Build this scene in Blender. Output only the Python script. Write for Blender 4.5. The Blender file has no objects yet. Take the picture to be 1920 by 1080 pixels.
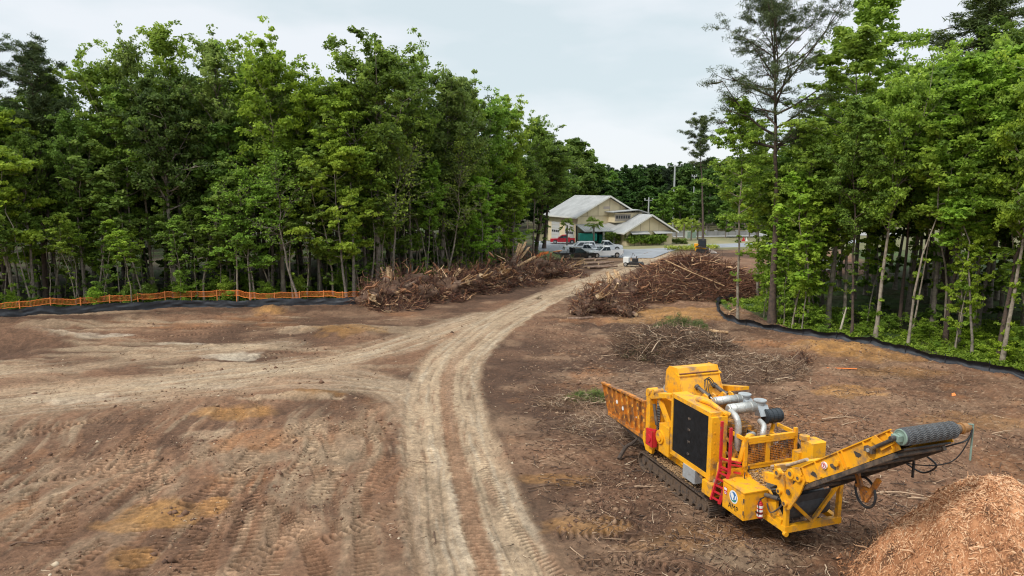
import bpy, math, random
import numpy as np
from math import radians, sin, cos, pi, tan, atan
from mathutils import Vector, Matrix

# ---------------------------------------------------------------- camera, sky, sun, exposure
S = bpy.context.scene
COL = S.collection
CAM_H = 11.0; PITCH = radians(8.2); FPX = 1280.0
cam = bpy.data.objects.new('camera', bpy.data.cameras.new('camera'))
COL.objects.link(cam); S.camera = cam
cam.location = (0, 0, CAM_H); cam.rotation_euler = (radians(90) - PITCH, 0, 0)
cam.data.sensor_width = 36; cam.data.lens = 24.0; cam.data.clip_end = 8000
S.render.resolution_x = 1024; S.render.resolution_y = 576
S.view_settings.view_transform = 'Standard'; S.view_settings.look = 'None'
S.view_settings.gamma = 1; S.view_settings.exposure = 0.85
S.cycles.filter_width = 1.15

SUN_EL = radians(50); SUN_AZ = radians(-130)      # from behind and left of the camera
w = bpy.data.worlds.new('World'); S.world = w; w.use_nodes = True
nt = w.node_tree; nt.nodes.clear()
N = nt.nodes.new; Lk = nt.links.new
out = N('ShaderNodeOutputWorld'); mixs = N('ShaderNodeMixShader')
bg1 = N('ShaderNodeBackground'); bg2 = N('ShaderNodeBackground')
sky = N('ShaderNodeTexSky'); sky.sky_type = 'NISHITA'; sky.sun_disc = False
sky.sun_elevation = SUN_EL; sky.sun_rotation = radians(230)
bg1.inputs['Strength'].default_value = 0.08
Lk(sky.outputs[0], bg1.inputs['Color'])
tc = N('ShaderNodeTexCoord'); mp = N('ShaderNodeMapping'); mp.inputs['Scale'].default_value = (1.0, 1.0, 3.2)
mp.inputs['Location'].default_value = (0.35, 0.2, 0.1)
nz = N('ShaderNodeTexNoise'); nz.inputs['Scale'].default_value = 2.3; nz.inputs['Detail'].default_value = 5; nz.inputs['Roughness'].default_value = 0.5
Lk(tc.outputs['Generated'], mp.inputs[0]); Lk(mp.outputs[0], nz.inputs['Vector'])
cr = N('ShaderNodeValToRGB')
cr.color_ramp.elements[0].position = 0.42; cr.color_ramp.elements[0].color = (0.48, 0.545, 0.57, 1)
cr.color_ramp.elements[1].position = 0.57; cr.color_ramp.elements[1].color = (0.60, 0.625, 0.65, 1)
Lk(nz.outputs['Fac'], cr.inputs[0]); Lk(cr.outputs[0], bg2.inputs['Color'])
# overcast sky is brighter towards the zenith
sx = N('ShaderNodeSeparateXYZ'); Lk(tc.outputs['Generated'], sx.inputs[0])
mr = N('ShaderNodeMapRange'); mr.inputs['From Min'].default_value = 0.35; mr.inputs['From Max'].default_value = 1.0
mr.inputs['To Min'].default_value = 0.84; mr.inputs['To Max'].default_value = 1.95
Lk(sx.outputs['Z'], mr.inputs['Value']); Lk(mr.outputs[0], bg2.inputs['Strength'])
mixs.inputs[0].default_value = 0.9
Lk(bg1.outputs[0], mixs.inputs[1]); Lk(bg2.outputs[0], mixs.inputs[2]); Lk(mixs.outputs[0], out.inputs[0])

sun = bpy.data.objects.new('sun', bpy.data.lights.new('sun', 'SUN')); COL.objects.link(sun)
sun.data.energy = 1.5; sun.data.angle = radians(10); sun.data.color = (1.0, 0.96, 0.9)
d_ = Vector((sin(SUN_AZ) * cos(SUN_EL), cos(SUN_AZ) * cos(SUN_EL), sin(SUN_EL)))
sun.rotation_euler = d_.to_track_quat('Z', 'Y').to_euler(); sun.location = (0, 0, 60)

# ---------------------------------------------------------------- helpers
def P(px, py, z=0.0):
    """point of the site at height z that the survey photo shows at px, py (1920 x 1080)"""
    a = (px - 960) / FPX; b = (540 - py) / FPX
    rx, ry, rz = a, cos(PITCH) + b * sin(PITCH), -sin(PITCH) + b * cos(PITCH)
    t = (z - CAM_H) / rz
    return (rx * t, ry * t)
def top_z(y, py): return CAM_H + y * tan(atan((540 - py) / FPX) - PITCH)

def tag(o, label=None, cat=None, group=None, kind=None):
    if label: o['label'] = label
    if cat: o['category'] = cat
    if group: o['group'] = group
    if kind: o['kind'] = kind
    return o
def empty(name, loc=(0, 0, 0), rz=0, label=None, cat=None, group=None, parent=None):
    o = bpy.data.objects.new(name, None); COL.objects.link(o)
    o.location = loc; o.rotation_euler = (0, 0, rz); o.empty_display_size = 0.3
    if parent: o.parent = parent
    return tag(o, label, cat, group)
def copy_tree(o, parent=None):
    c = o.copy(); COL.objects.link(c); c.parent = parent
    for ch in list(o.children): copy_tree(ch, c)
    return c

def mat(name, color, rough=0.8, metal=0.0, var=0.0, vscale=3.0, dirt=None, dirt_amt=0.0, dscale=2.0, bump=0.0, bscale=30.0, color2=None):
    m = bpy.data.materials.new(name); m.use_nodes = True
    t = m.node_tree; b = t.nodes['Principled BSDF']
    b.inputs['Roughness'].default_value = rough; b.inputs['Metallic'].default_value = metal
    c = (*color, 1)
    b.inputs['Base Color'].default_value = c
    if var or color2 or dirt:
        co = t.nodes.new('ShaderNodeTexCoord')
        n1 = t.nodes.new('ShaderNodeTexNoise'); n1.inputs['Scale'].default_value = vscale; n1.inputs['Detail'].default_value = 6
        t.links.new(co.outputs['Object'], n1.inputs['Vector'])
        r = t.nodes.new('ShaderNodeValToRGB'); t.links.new(n1.outputs['Fac'], r.inputs[0])
        c2 = color2 or tuple(v * (1 + var) for v in color)
        c1 = color if color2 else tuple(v * (1 - var) for v in color)
        r.color_ramp.elements[0].position = 0.35; r.color_ramp.elements[0].color = (*c1, 1)
        r.color_ramp.elements[1].position = 0.65; r.color_ramp.elements[1].color = (*c2, 1)
        src = r.outputs[0]
        if dirt:
            n2 = t.nodes.new('ShaderNodeTexNoise'); n2.inputs['Scale'].default_value = dscale; n2.inputs['Detail'].default_value = 8; n2.inputs['Roughness'].default_value = 0.65
            t.links.new(co.outputs['Object'], n2.inputs['Vector'])
            r2 = t.nodes.new('ShaderNodeValToRGB'); t.links.new(n2.outputs['Fac'], r2.inputs[0])
            lo = 0.62 - dirt_amt * 0.3
            r2.color_ramp.elements[0].position = lo; r2.color_ramp.elements[0].color = (0, 0, 0, 1)
            r2.color_ramp.elements[1].position = lo + 0.16; r2.color_ramp.elements[1].color = (0.9, 0.9, 0.9, 1)
            mx = t.nodes.new('ShaderNodeMixRGB'); mx.inputs[2].default_value = (*dirt, 1)
            t.links.new(r2.outputs[0], mx.inputs[0]); t.links.new(src, mx.inputs[1]); src = mx.outputs[0]
        t.links.new(src, b.inputs['Base Color'])
    if bump:
        co = t.nodes.new('ShaderNodeTexCoord')
        n3 = t.nodes.new('ShaderNodeTexNoise'); n3.inputs['Scale'].default_value = bscale; n3.inputs['Detail'].default_value = 5
        bp = t.nodes.new('ShaderNodeBump'); bp.inputs['Strength'].default_value = bump; bp.inputs['Distance'].default_value = 0.05
        t.links.new(co.outputs['Object'], n3.inputs['Vector']); t.links.new(n3.outputs['Fac'], bp.inputs['Height']); t.links.new(bp.outputs[0], b.inputs['Normal'])
    return m
def tone_mat(name, stops, rough=0.85, tint=False, trans=0.0):
    """colour picked per leaf / stick by the mesh attribute 'tone'; tint multiplies by the object's own colour"""
    m = bpy.data.materials.new(name); m.use_nodes = True
    t = m.node_tree; b = t.nodes['Principled BSDF']; b.inputs['Roughness'].default_value = rough
    at = t.nodes.new('ShaderNodeAttribute'); at.attribute_name = 'tone'
    r = t.nodes.new('ShaderNodeValToRGB'); t.links.new(at.outputs['Fac'], r.inputs[0])
    el = r.color_ramp.elements
    el[0].position = stops[0][0]; el[0].color = (*stops[0][1], 1)
    el[1].position = stops[-1][0]; el[1].color = (*stops[-1][1], 1)
    for p_, c_ in stops[1:-1]:
        e = el.new(p_); e.color = (*c_, 1)
    src = r.outputs[0]
    if tint:
        oi = t.nodes.new('ShaderNodeObjectInfo'); mx = t.nodes.new('ShaderNodeMixRGB'); mx.blend_type = 'MULTIPLY'; mx.inputs[0].default_value = 1
        t.links.new(src, mx.inputs[1]); t.links.new(oi.outputs['Color'], mx.inputs[2]); src = mx.outputs[0]
    t.links.new(src, b.inputs['Base Color'])
    if trans:
        b.inputs['Specular IOR Level'].default_value = 0.25
        tr = t.nodes.new('ShaderNodeBsdfTranslucent'); t.links.new(src, tr.inputs['Color'])
        ms = t.nodes.new('ShaderNodeMixShader'); ms.inputs[0].default_value = trans
        t.links.new(b.outputs[0], ms.inputs[1]); t.links.new(tr.outputs[0], ms.inputs[2])
        t.links.new(ms.outputs[0], t.nodes['Material Output'].inputs['Surface'])
    return m

def np_mesh(name, V, F, m, tone=None, smooth=False):
    V = np.asarray(V, np.float32); F = np.asarray(F, np.int32)
    me = bpy.data.meshes.new(name); k = F.shape[1]
    me.vertices.add(len(V)); me.vertices.foreach_set('co', V.ravel())
    me.loops.add(F.size); me.loops.foreach_set('vertex_index', F.ravel())
    me.polygons.add(len(F)); me.polygons.foreach_set('loop_start', np.arange(0, F.size, k, dtype=np.int32))
    if tone is not None:
        a = me.attributes.new('tone', 'FLOAT', 'POINT'); a.data.foreach_set('value', np.asarray(tone, np.float32))
    me.update(calc_edges=True)
    if smooth: me.polygons.foreach_set('use_smooth', np.ones(len(F), bool))
    if m: me.materials.append(m)
    return me
def np_obj(name, V, F, m, parent=None, tone=None, smooth=False, loc=(0, 0, 0)):
    o = bpy.data.objects.new(name, np_mesh(name, V, F, m, tone, smooth)); COL.objects.link(o)
    o.location = loc
    if parent: o.parent = parent
    return o

def tubes(paths, radii, sides=4):
    """paths (N,K,3), radii (N,K) -> verts, quads, owner index per vertex"""
    paths = np.asarray(paths, float); radii = np.asarray(radii, float)
    n, k, _ = paths.shape
    tg = np.gradient(paths, axis=1); tg /= np.linalg.norm(tg, axis=2, keepdims=True) + 1e-9
    ref = np.where(np.abs(tg[:, :1, 2:3]) > 0.8, np.array([1., 0, 0]), np.array([0, 0, 1.]))
    ref = np.broadcast_to(ref, tg.shape)
    a = np.cross(tg, ref); a /= np.linalg.norm(a, axis=2, keepdims=True) + 1e-9
    b = np.cross(tg, a)
    th = np.arange(sides) * 2 * pi / sides
    V = paths[:, :, None, :] + radii[:, :, None, None] * (a[:, :, None, :] * np.cos(th)[None, None, :, None] + b[:, :, None, :] * np.sin(th)[None, None, :, None])
    idx = np.arange(n * k * sides).reshape(n, k, sides)
    i0 = idx[:, :-1, :]; i1 = idx[:, 1:, :]
    F = np.stack([i0, np.roll(i0, -1, 2), np.roll(i1, -1, 2), i1], -1).reshape(-1, 4)
    e0 = idx[:, 0, :]; e1 = idx[:, -1, :]
    if sides == 4: F = np.concatenate([F, e0[:, ::-1], e1])
    own = np.repeat(np.arange(n), k * sides)
    return V.reshape(-1, 3), F, own
def join(parts):
    V = []; F = []; T = []; off = 0
    for p_ in parts:
        V.append(p_[0]); F.append(p_[1] + off); off += len(p_[0])
        if len(p_) > 2: T.append(p_[2])
    return np.concatenate(V), np.concatenate(F), (np.concatenate(T) if T else None)

def leaves(rng, C, R, n, size, up=0.6, flat=0.55, aspect=0.6, clump_tone=0.25, tone0=0.5):
    """n leaves round each centre C (m,3) with radius R (m,)"""
    m_ = len(C); tot = m_ * n
    d = rng.normal(size=(tot, 3)); d /= np.linalg.norm(d, axis=1, keepdims=True)
    rad = rng.random(tot) ** 0.45
    Rr = np.repeat(R, n)
    c = np.repeat(C, n, 0) + d * (rad * Rr)[:, None] * np.array([1, 1, flat])
    nr = rng.normal(size=(tot, 3)) * 0.7 + np.array([0, 0, up]) + d * 0.5
    nr /= np.linalg.norm(nr, axis=1, keepdims=True)
    t = np.cross(nr, rng.normal(size=(tot, 3))); t /= np.linalg.norm(t, axis=1, keepdims=True) + 1e-9
    b = np.cross(nr, t)
    s = (size * rng.uniform(0.6, 1.35, tot))[:, None]
    V = np.stack([c + t * s, c + b * s * aspect, c - t * s, c - b * s * aspect], 1).reshape(-1, 3)
    F = np.arange(tot * 4).reshape(-1, 4)
    tone = tone0 + np.repeat(rng.normal(size=m_) * clump_tone * 0.5, n) + rng.normal(size=tot) * 0.10
    return V, F, np.repeat(np.clip(tone, 0, 1), 4)

class MB:
    """collects shaped pieces and links them as ONE mesh object"""
    def __init__(s): s.v = []; s.f = []
    def add(s, V, F):
        o = len(s.v); s.v += [tuple(p_) for p_ in V]; s.f += [tuple(i + o for i in f) for f in F]; return s
    def box(s, x0, x1, y0, y1, z0, z1, tp=0.0, c=0.0):
        """tp pulls the top in; c chamfers the vertical edges"""
        if c:
            def ring(z, t): 
                a0, a1, b0, b1 = x0 + t, x1 - t, y0 + t, y1 - t
                return [(a0 + c, b0, z), (a1 - c, b0, z), (a1, b0 + c, z), (a1, b1 - c, z), (a1 - c, b1, z), (a0 + c, b1, z), (a0, b1 - c, z), (a0, b0 + c, z)]
            V = ring(z0, 0) + ring(z1, tp)
            F = [tuple(range(7, -1, -1)), tuple(range(8, 16))] + [(i, (i + 1) % 8, 8 + (i + 1) % 8, 8 + i) for i in range(8)]
            return s.add(V, F)
        V = [(x0, y0, z0), (x1, y0, z0), (x1, y1, z0), (x0, y1, z0), (x0 + tp, y0 + tp, z1), (x1 - tp, y0 + tp, z1), (x1 - tp, y1 - tp, z1), (x0 + tp, y1 - tp, z1)]
        return s.add(V, [(3, 2, 1, 0), (4, 5, 6, 7), (0, 1, 5, 4), (1, 2, 6, 5), (2, 3, 7, 6), (3, 0, 4, 7)])
    def beam(s, p, q, wd=0.1, ht=None, up=(0, 0, 1)):
        ht = ht or wd; p = Vector(p); q = Vector(q); t = (q - p).normalized(); u = Vector(up)
        if abs(t.dot(u)) > 0.97: u = Vector((0, 1, 0))
        a = t.cross(u).normalized() * wd / 2; b = a.cross(t).normalized() * ht / 2
        V = [p - a - b, p + a - b, p + a + b, p - a + b, q - a - b, q + a - b, q + a + b, q - a + b]
        return s.add(V, [(0, 1, 2, 3), (7, 6, 5, 4), (1, 0, 4, 5), (2, 1, 5, 6), (3, 2, 6, 7), (0, 3, 7, 4)])
    def cyl(s, p, q, r, r2=None, n=16, cap=True):
        r2 = r if r2 is None else r2; p = Vector(p); q = Vector(q); t = (q - p).normalized()
        u = Vector((0, 0, 1)) if abs(t.z) < 0.9 else Vector((1, 0, 0))
        a = t.cross(u).normalized(); b = t.cross(a)
        V = [p + (a * cos(2 * pi * i / n) + b * sin(2 * pi * i / n)) * r for i in range(n)] + [q + (a * cos(2 * pi * i / n) + b * sin(2 * pi * i / n)) * r2 for i in range(n)]
        F = [(i, (i + 1) % n, n + (i + 1) % n, n + i) for i in range(n)]
        if cap: F += [tuple(range(n - 1, -1, -1)), tuple(range(n, 2 * n))]
        return s.add(V, F)
    def tube(s, pts, r, n=8, closed=False):
        pts = [Vector(p_) for p_ in pts]; K = len(pts); V = []; F = []
        a = None
        for i in range(K):
            t = (pts[min(i + 1, K - 1)] - pts[max(i - 1, 0)]).normalized()
            if a is None:
                u = Vector((0, 0, 1)) if abs(t.z) < 0.9 else Vector((1, 0, 0)); a = t.cross(u).normalized()
            else: a = (a - t * a.dot(t)).normalized()
            b = t.cross(a); rr = r[i] if isinstance(r, (list, tuple)) else r
            V += [pts[i] + (a * cos(2 * pi * j / n) + b * sin(2 * pi * j / n)) * rr for j in range(n)]
        for i in range(K - 1):
            for j in range(n): F.append((i * n + j, i * n + (j + 1) % n, (i + 1) * n + (j + 1) % n, (i + 1) * n + j))
        F += [tuple(range(n - 1, -1, -1)), tuple(range((K - 1) * n, K * n))]
        return s.add(V, F)
    def prism(s, poly, off):
        """closed polygon (3D points) extruded by vector off"""
        n = len(poly); off = Vector(off); V = [Vector(p_) for p_ in poly]; V += [v + off for v in V]
        return s.add(V, [tuple(range(n - 1, -1, -1)), tuple(range(n, 2 * n))] + [(i, (i + 1) % n, n + (i + 1) % n, n + i) for i in range(n)])
    def ring(s, c, ax, R, r, n=24, m_=8):
        c = Vector(c); ax = Vector(ax).normalized(); u = Vector((0, 0, 1)) if abs(ax.z) < 0.9 else Vector((1, 0, 0))
        a = ax.cross(u).normalized(); b = ax.cross(a); V = []; F = []
        for i in range(n):
            d = a * cos(2 * pi * i / n) + b * sin(2 * pi * i / n)
            for j in range(m_): V.append(c + d * (R + r * cos(2 * pi * j / m_)) + ax * r * sin(2 * pi * j / m_))
        for i in range(n):
            for j in range(m_): F.append((i * m_ + j, i * m_ + (j + 1) % m_, ((i + 1) % n) * m_ + (j + 1) % m_, ((i + 1) % n) * m_ + j))
        return s.add(V, F)
    def build(s, name, m, parent=None, smooth=False):
        me = bpy.data.meshes.new(name); me.from_pydata(s.v, [], s.f)
        import bmesh
        bm = bmesh.new(); bm.from_mesh(me); bmesh.ops.recalc_face_normals(bm, faces=bm.faces); bm.to_mesh(me); bm.free()
        me.materials.append(m)
        if smooth:
            for p_ in me.polygons: p_.use_smooth = len(p_.vertices) == 4
        me.update()
        o = bpy.data.objects.new(name, me); COL.objects.link(o)
        if parent: o.parent = parent
        return o
def smooth_path(pts, n=6):
    pts = [Vector(p_) for p_ in pts]; out_ = []
    for i in range(len(pts) - 1):
        p0 = pts[max(i - 1, 0)]; p1 = pts[i]; p2 = pts[i + 1]; p3 = pts[min(i + 2, len(pts) - 1)]
        for k in range(n):
            t = k / n
            out_.append(0.5 * ((2 * p1) + (p2 - p0) * t + (2 * p0 - 5 * p1 + 4 * p2 - p3) * t * t + (3 * p1 - p0 - 3 * p2 + p3) * t ** 3))
    out_.append(pts[-1]); return out_

# value noise on numpy arrays
def vnoise(x, y, seed=0):
    xi = np.floor(x).astype(np.int64); yi = np.floor(y).astype(np.int64); fx = x - xi; fy = y - yi
    fx = fx * fx * (3 - 2 * fx); fy = fy * fy * (3 - 2 * fy)
    def h(a, b):
        v = (a * 374761393 + b * 668265263 + seed * 974634777) & 0xffffffff
        v = ((v ^ (v >> 13)) * 1274126177) & 0xffffffff
        return ((v ^ (v >> 16)) & 0xffff) / 65535.0
    return (h(xi, yi) * (1 - fx) + h(xi + 1, yi) * fx) * (1 - fy) + (h(xi, yi + 1) * (1 - fx) + h(xi + 1, yi + 1) * fx) * fy
def fbm(x, y, sc, octv=4, seed=0, g=0.5):
    r = 0; a = 1; t = 0
    for o in range(octv):
        r = r + a * vnoise(x / sc, y / sc, seed + o * 17); t += a; a *= g; sc *= 0.5
    return r / t
def sstep(a, b, v):
    t = np.clip((v - a) / (b - a), 0, 1); return t * t * (3 - 2 * t)
# ---------------------------------------------------------------- ground
ROAD = [P(*q) for q in ((925, 1180), (905, 1080), (872, 950), (846, 850), (830, 770), (838, 700), (875, 650), (945, 600), (1030, 556), (1110, 526), (1170, 502), (1215, 485), (1240, 474))]
BR1 = [P(*q) for q in ((-160, 758), (0, 746), (150, 732), (300, 714), (480, 694), (620, 676), (740, 648), (830, 618), (910, 592))]
BR2 = [P(*q) for q in ((300, 728), (450, 708), (600, 698), (700, 712), (765, 745), (800, 800))]
BR4 = [P(*q) for q in ((-60, 778), (150, 756), (330, 742), (520, 722), (680, 722), (760, 730))]
BR3 = [P(*q) for q in ((-40, 705), (120, 690), (260, 672), (420, 655), (520, 642))]
DARK_SOIL = np.array([.084, .045, .027]); BROWN = np.array([.188, .100, .057]); GREY_BROWN = np.array([.225, .138, .083])
SAND = np.array([.375, .270, .172]); PALE = np.array([.46, .385, .29]); OCHRE = np.array([.37, .185, .055]); RUST = np.array([.27, .118, .048])

def poly_sd(x, y, pts):
    """signed distance and run length to a smoothed line"""
    sp = smooth_path([(a, b, 0) for a, b in pts], 4)
    bd = np.full(x.shape, 1e9); bs = np.zeros(x.shape); run = 0
    for p_, q in zip(sp[:-1], sp[1:]):
        dx, dy = q.x - p_.x, q.y - p_.y; L = math.hypot(dx, dy)
        if L < 1e-6: continue
        t = np.clip(((x - p_.x) * dx + (y - p_.y) * dy) / (L * L), 0, 1)
        ex = x - p_.x - t * dx; ey = y - p_.y - t * dy
        d = np.hypot(ex, ey); sg = np.sign(dx * ey - dy * ex)
        m_ = d < np.abs(bd); bd = np.where(m_, d * sg, bd); bs = np.where(m_, run + t * L, bs); run += L
    return bd, bs

def build_ground():
    rr = random.Random(5)
    us = np.arange(-1.05, 1.0501, 0.0023)
    ext = 1.05 * np.cumprod(np.full(24, 1.2)); us = np.concatenate([-ext[::-1], us, ext])
    y1 = 14.0 * np.cumprod(np.full(1000, 1.00235)); y1 = y1[y1 < 150]
    ys = np.concatenate([[-200, -80, -30, -10, 0, 5, 9, 12], [14.0], y1, 150 * np.cumprod(np.full(34, 1.1))])
    ny, nx = len(ys), len(us)
    Y = np.repeat(ys[:, None], nx, 1); X = us[None, :] * np.maximum(Y, 14.0)
    x = X.ravel(); y = Y.ravel(); n = len(x)
    col = np.zeros((n, 3)); z = np.zeros(n)
    near = sstep(100, 80, y)
    f1 = fbm(x, y, 9, 4, 1); f2 = fbm(x, y, 2.2, 4, 2); f3 = fbm(x, y, 0.6, 4, 3, .6); f4 = fbm(x, y, 0.16, 2, 4)
    k = sstep(.35, .65, f1)[:, None]; col[:] = DARK_SOIL * (1 - k) + BROWN * k
    k = (sstep(.52, .74, f2) * .6)[:, None]; col = col * (1 - k) + GREY_BROWN * k
    k = (sstep(.60, .75, fbm(x, y, 5, 5, 9, .6)) * .45)[:, None]; col = col * (1 - k) + RUST * k
    def paint(mask, c):
        nonlocal col
        mask = np.clip(mask, 0, 1)[:, None]; col = col * (1 - mask) + c * mask
    # graded left field: streaky and paler, scraped along the long axis
    left = sstep(2, -6, x + (y - 30) * .12) * sstep(66, 60, y) * sstep(14, 24, y)
    bend_ = (fbm(x, y, 8, 2, 20) - .5) * 5
    s_ = y + bend_ * .3; d_s = x + y * .10 + bend_ * .5
    nearf = left * sstep(36, 31, y)
    st = fbm(s_ * .16, d_s * 1.0, 1.1, 5, 21, .6)
    paint(nearf * sstep(.50, .66, st) * .55, SAND * .72)
    paint(nearf * sstep(.47, .38, st) * .7, DARK_SOIL)
    st_b = fbm(s_ * .10, d_s * 1.0, .35, 3, 23)
    paint(nearf * sstep(.60, .72, st_b) * .45, SAND * .85)
    far_left = sstep(-3, -12, x) * sstep(36, 42, y) * sstep(64, 58, y)
    st2 = fbm(x * .22 + y * .1, y, 1.6, 5, 31, .6); z += near * far_left * (st2 - .5) * .5
    paint(far_left * sstep(.44, .36, st2) * .5, DARK_SOIL * 1.3)
    paint(far_left * sstep(.48, .66, st2) * .7, SAND * .85)
    z += near * ((f1 - .5) * .35 + (f2 - .5) * .24 + ((f3 - .5) * .14 + (f4 - .5) * .05) * (1 - .6 * sstep(3, 0, x) * sstep(40, 34, y)))
    z += near * nearf * ((st - .5) * .30 + (st_b - .5) * .07)
    # blotches: px, py, size along x, size along y, colour, strength, height
    bl = [(300, 962, 1.3, 1.3, OCHRE, .75, 0), (235, 985, 1.2, .5, OCHRE, .5, 0), (480, 830, 2.2, 1.6, RUST, .6, 0), (440, 775, 2.2, 1.3, OCHRE, .55, 0), (400, 817, 1.2, .9, SAND, .5, 0), (250, 1045, .9, .7, OCHRE, .6, 0), (395, 950, .6, .8, OCHRE, .5, 0),
          (575, 990, .7, 1.3, GREY_BROWN * 1.3, .9, 0), (520, 860, 1.3, .8, SAND * .8, .5, 0), (630, 860, 1.5, 1., SAND * .7, .5, 0), (605, 920, .6, 1.1, SAND * .8, .5, 0), (190, 880, 3., 1.8, GREY_BROWN * 1.25, .7, 0),
          (1270, 588, 5.0, 3.6, OCHRE, .75, .1), (1200, 600, 3, 1.5, OCHRE, .4, 0), (1560, 655, 3.2, 2.2, OCHRE, .85, .3), (1650, 672, 2.5, 1.6, OCHRE * .9, .7, .1), (1690, 700, 3, 1.2, OCHRE * .9, .4, 0), (1590, 735, 2.2, 1.2, OCHRE, .6, 0), (1100, 600, 3, 1.5, RUST, .5, 0), (1440, 645, 3, 1.5, RUST, .6, 0),
          (430, 666, 2.0, 1.1, PALE, .7, -.05), (140, 632, 3.2, 1.6, PALE, .45, 0), (225, 628, 1.5, .6, PALE, .6, 0), (340, 645, 2.0, .5, PALE, .5, 0), (130, 745, 3.2, 1.1, PALE * .95, .85, 0), (330, 722, 4, .7, PALE * .9, .6, 0), (60, 690, 3., 1.2, SAND, .5, 0),
          (505, 588, 1.6, 1.3, OCHRE * 1.15, .8, .5), (545, 585, .7, .6, SAND * .8, .7, .3), (650, 622, 3.0, 2.2, OCHRE * .72, .65, .55), (560, 620, 1.6, 1.2, SAND, .5, .25), (595, 742, 1.8, .8, OCHRE * .8, .5, .38), (540, 748, 2.6, .5, SAND, .7, .12), (30, 640, 4.2, 2.2, BROWN, .5, 1.0), (90, 612, 2.5, 1.2, SAND * .75, .6, .5),
          (1040, 900, 1.5, .5, OCHRE * .8, .5, 0), (1105, 985, 1.6, .7, OCHRE * .9, .5, .05), (1130, 930, 2.2, .8, BROWN, .5, .1), (1420, 1040, 2, .8, SAND * .8, .6, .1), (1330, 1010, 3, 1, OCHRE * .7, .4, 0), (1820, 790, 3, 1.5, OCHRE * .7, .4, 0), (1500, 1010, 2, .7, BROWN * .7, .6, 0), (1750, 760, 4, 1., GREY_BROWN, .6, 0)]
    for (px, py, sx_, sy_, c, a, h) in bl:
        cx, cy = P(px, py)
        m_ = (np.abs(x - cx) < sx_ * 2.2) & (np.abs(y - cy) < sy_ * 2.2); idx = np.nonzero(m_)[0]
        xx, yy = x[idx], y[idx]
        r = np.hypot((xx - cx) / sx_, (yy - cy) / sy_) + (fbm(xx, yy, .9, 4, 50 + int(px) % 97) - .5) * 1.1
        mk = sstep(1.15, .6, r) * a; mk *= .75 + .5 * (f3[idx] - .3)
        mk = np.clip(mk, 0, 1)[:, None]; col[idx] = col[idx] * (1 - mk) + c * mk
        if h: z[idx] += h * sstep(1.5, 0.1, np.hypot((xx - cx) / sx_, (yy - cy) / sy_)) * (.7 + .6 * f2[idx])
    # dark berm along the left fence
    bd, bs = poly_sd(x, y, [P(*q) for q in ((-80, 604), (150, 600), (330, 590), (520, 583), (680, 580))])
    k = sstep(2.6, .6, np.abs(bd)); paint(k * .85, DARK_SOIL * .95); z += k * .22 * (.5 + f3)
    # compacted haul road and its branches
    def road(pts, hw, strength, rut, seed, soft=.3):
        nonlocal z
        mn = np.array(pts).min(0) - hw - 2; mx = np.array(pts).max(0) + hw + 2
        idx = np.nonzero((x > mn[0]) & (x < mx[0]) & (y > mn[1]) & (y < mx[1]))[0]
        xx, yy = x[idx], y[idx]; d, s = poly_sd(xx, yy, pts)
        wob = (fbm(s, s * 0, 6, 3, seed) - .5) * .8; d = d + wob * .5
        e = sstep(hw + soft, hw - soft, np.abs(d) + (f3[idx] - .5) * .5 + (f2[idx] - .5) * soft * 2.2)
        streak = fbm(d * 1.0 + (f2[idx] - .5) * .25, s * .06, .24, 4, seed + 3, .6)
        streak2 = fbm(d * 1.0 + (f2[idx] - .5) * .5, s * .16, .8, 3, seed + 5)
        body = e * (.84 + .7 * (streak - .5) + .6 * (streak2 - .5)) * strength
        body = np.clip(body, 0, 1)[:, None]
        col[idx] = col[idx] * (1 - body) + SAND * body * (1) 
        pl = (e * sstep(.52, .72, streak) * .4 * strength)[:, None]; col[idx] = col[idx] * (1 - pl) + PALE * .86 * pl
        dk = (e * sstep(.36, .26, streak) * .5)[:, None]; col[idx] = col[idx] * (1 - dk) + BROWN * dk
        z[idx] = z[idx] * (1 - e * .7) + e * (-.06 + .10 * (streak - .5) + .06 * (streak2 - .5))
        # side berm thrown up by wheels
        z[idx] += .07 * np.exp(-((np.abs(d) - hw - .15) / .18) ** 2)
        if rut:
            # soft middle strip with lug prints, fading up the road
            rm = sstep(.46, .24, np.abs(d + .12) + (f4[idx] - .5) * .2) * sstep(58, 34, yy)
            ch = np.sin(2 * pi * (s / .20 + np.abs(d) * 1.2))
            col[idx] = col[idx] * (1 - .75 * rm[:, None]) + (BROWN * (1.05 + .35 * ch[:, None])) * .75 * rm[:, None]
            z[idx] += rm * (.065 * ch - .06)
            lm = sstep(.32, .2, np.abs(d - hw + .15)) * sstep(28, 24, yy)
            z[idx] += lm * .03 * np.sin(2 * pi * (s / .19 + d)); col[idx] = col[idx] * (1 - .5 * lm[:, None]) + GREY_BROWN * .5 * lm[:, None]
            # narrow wheel grooves
            for gx in (-1.45, -.85, .75, 1.3):
                g = np.exp(-((d - gx - .12 * np.sin(s * .3 + gx)) / .05) ** 2) * e * (fbm(s, s * 0 + gx, 3, 2, 77) > .42)
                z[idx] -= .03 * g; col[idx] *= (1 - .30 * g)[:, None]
    road(BR3, 1.5, .6, False, 61, 1.0); road(BR2, 1.2, .55, False, 62, .9); road(BR4, 1.3, .55, False, 65, .9); road(BR1, 1.9, .85, False, 63, .9); road(ROAD, 2.0, 1.0, True, 64)
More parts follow.
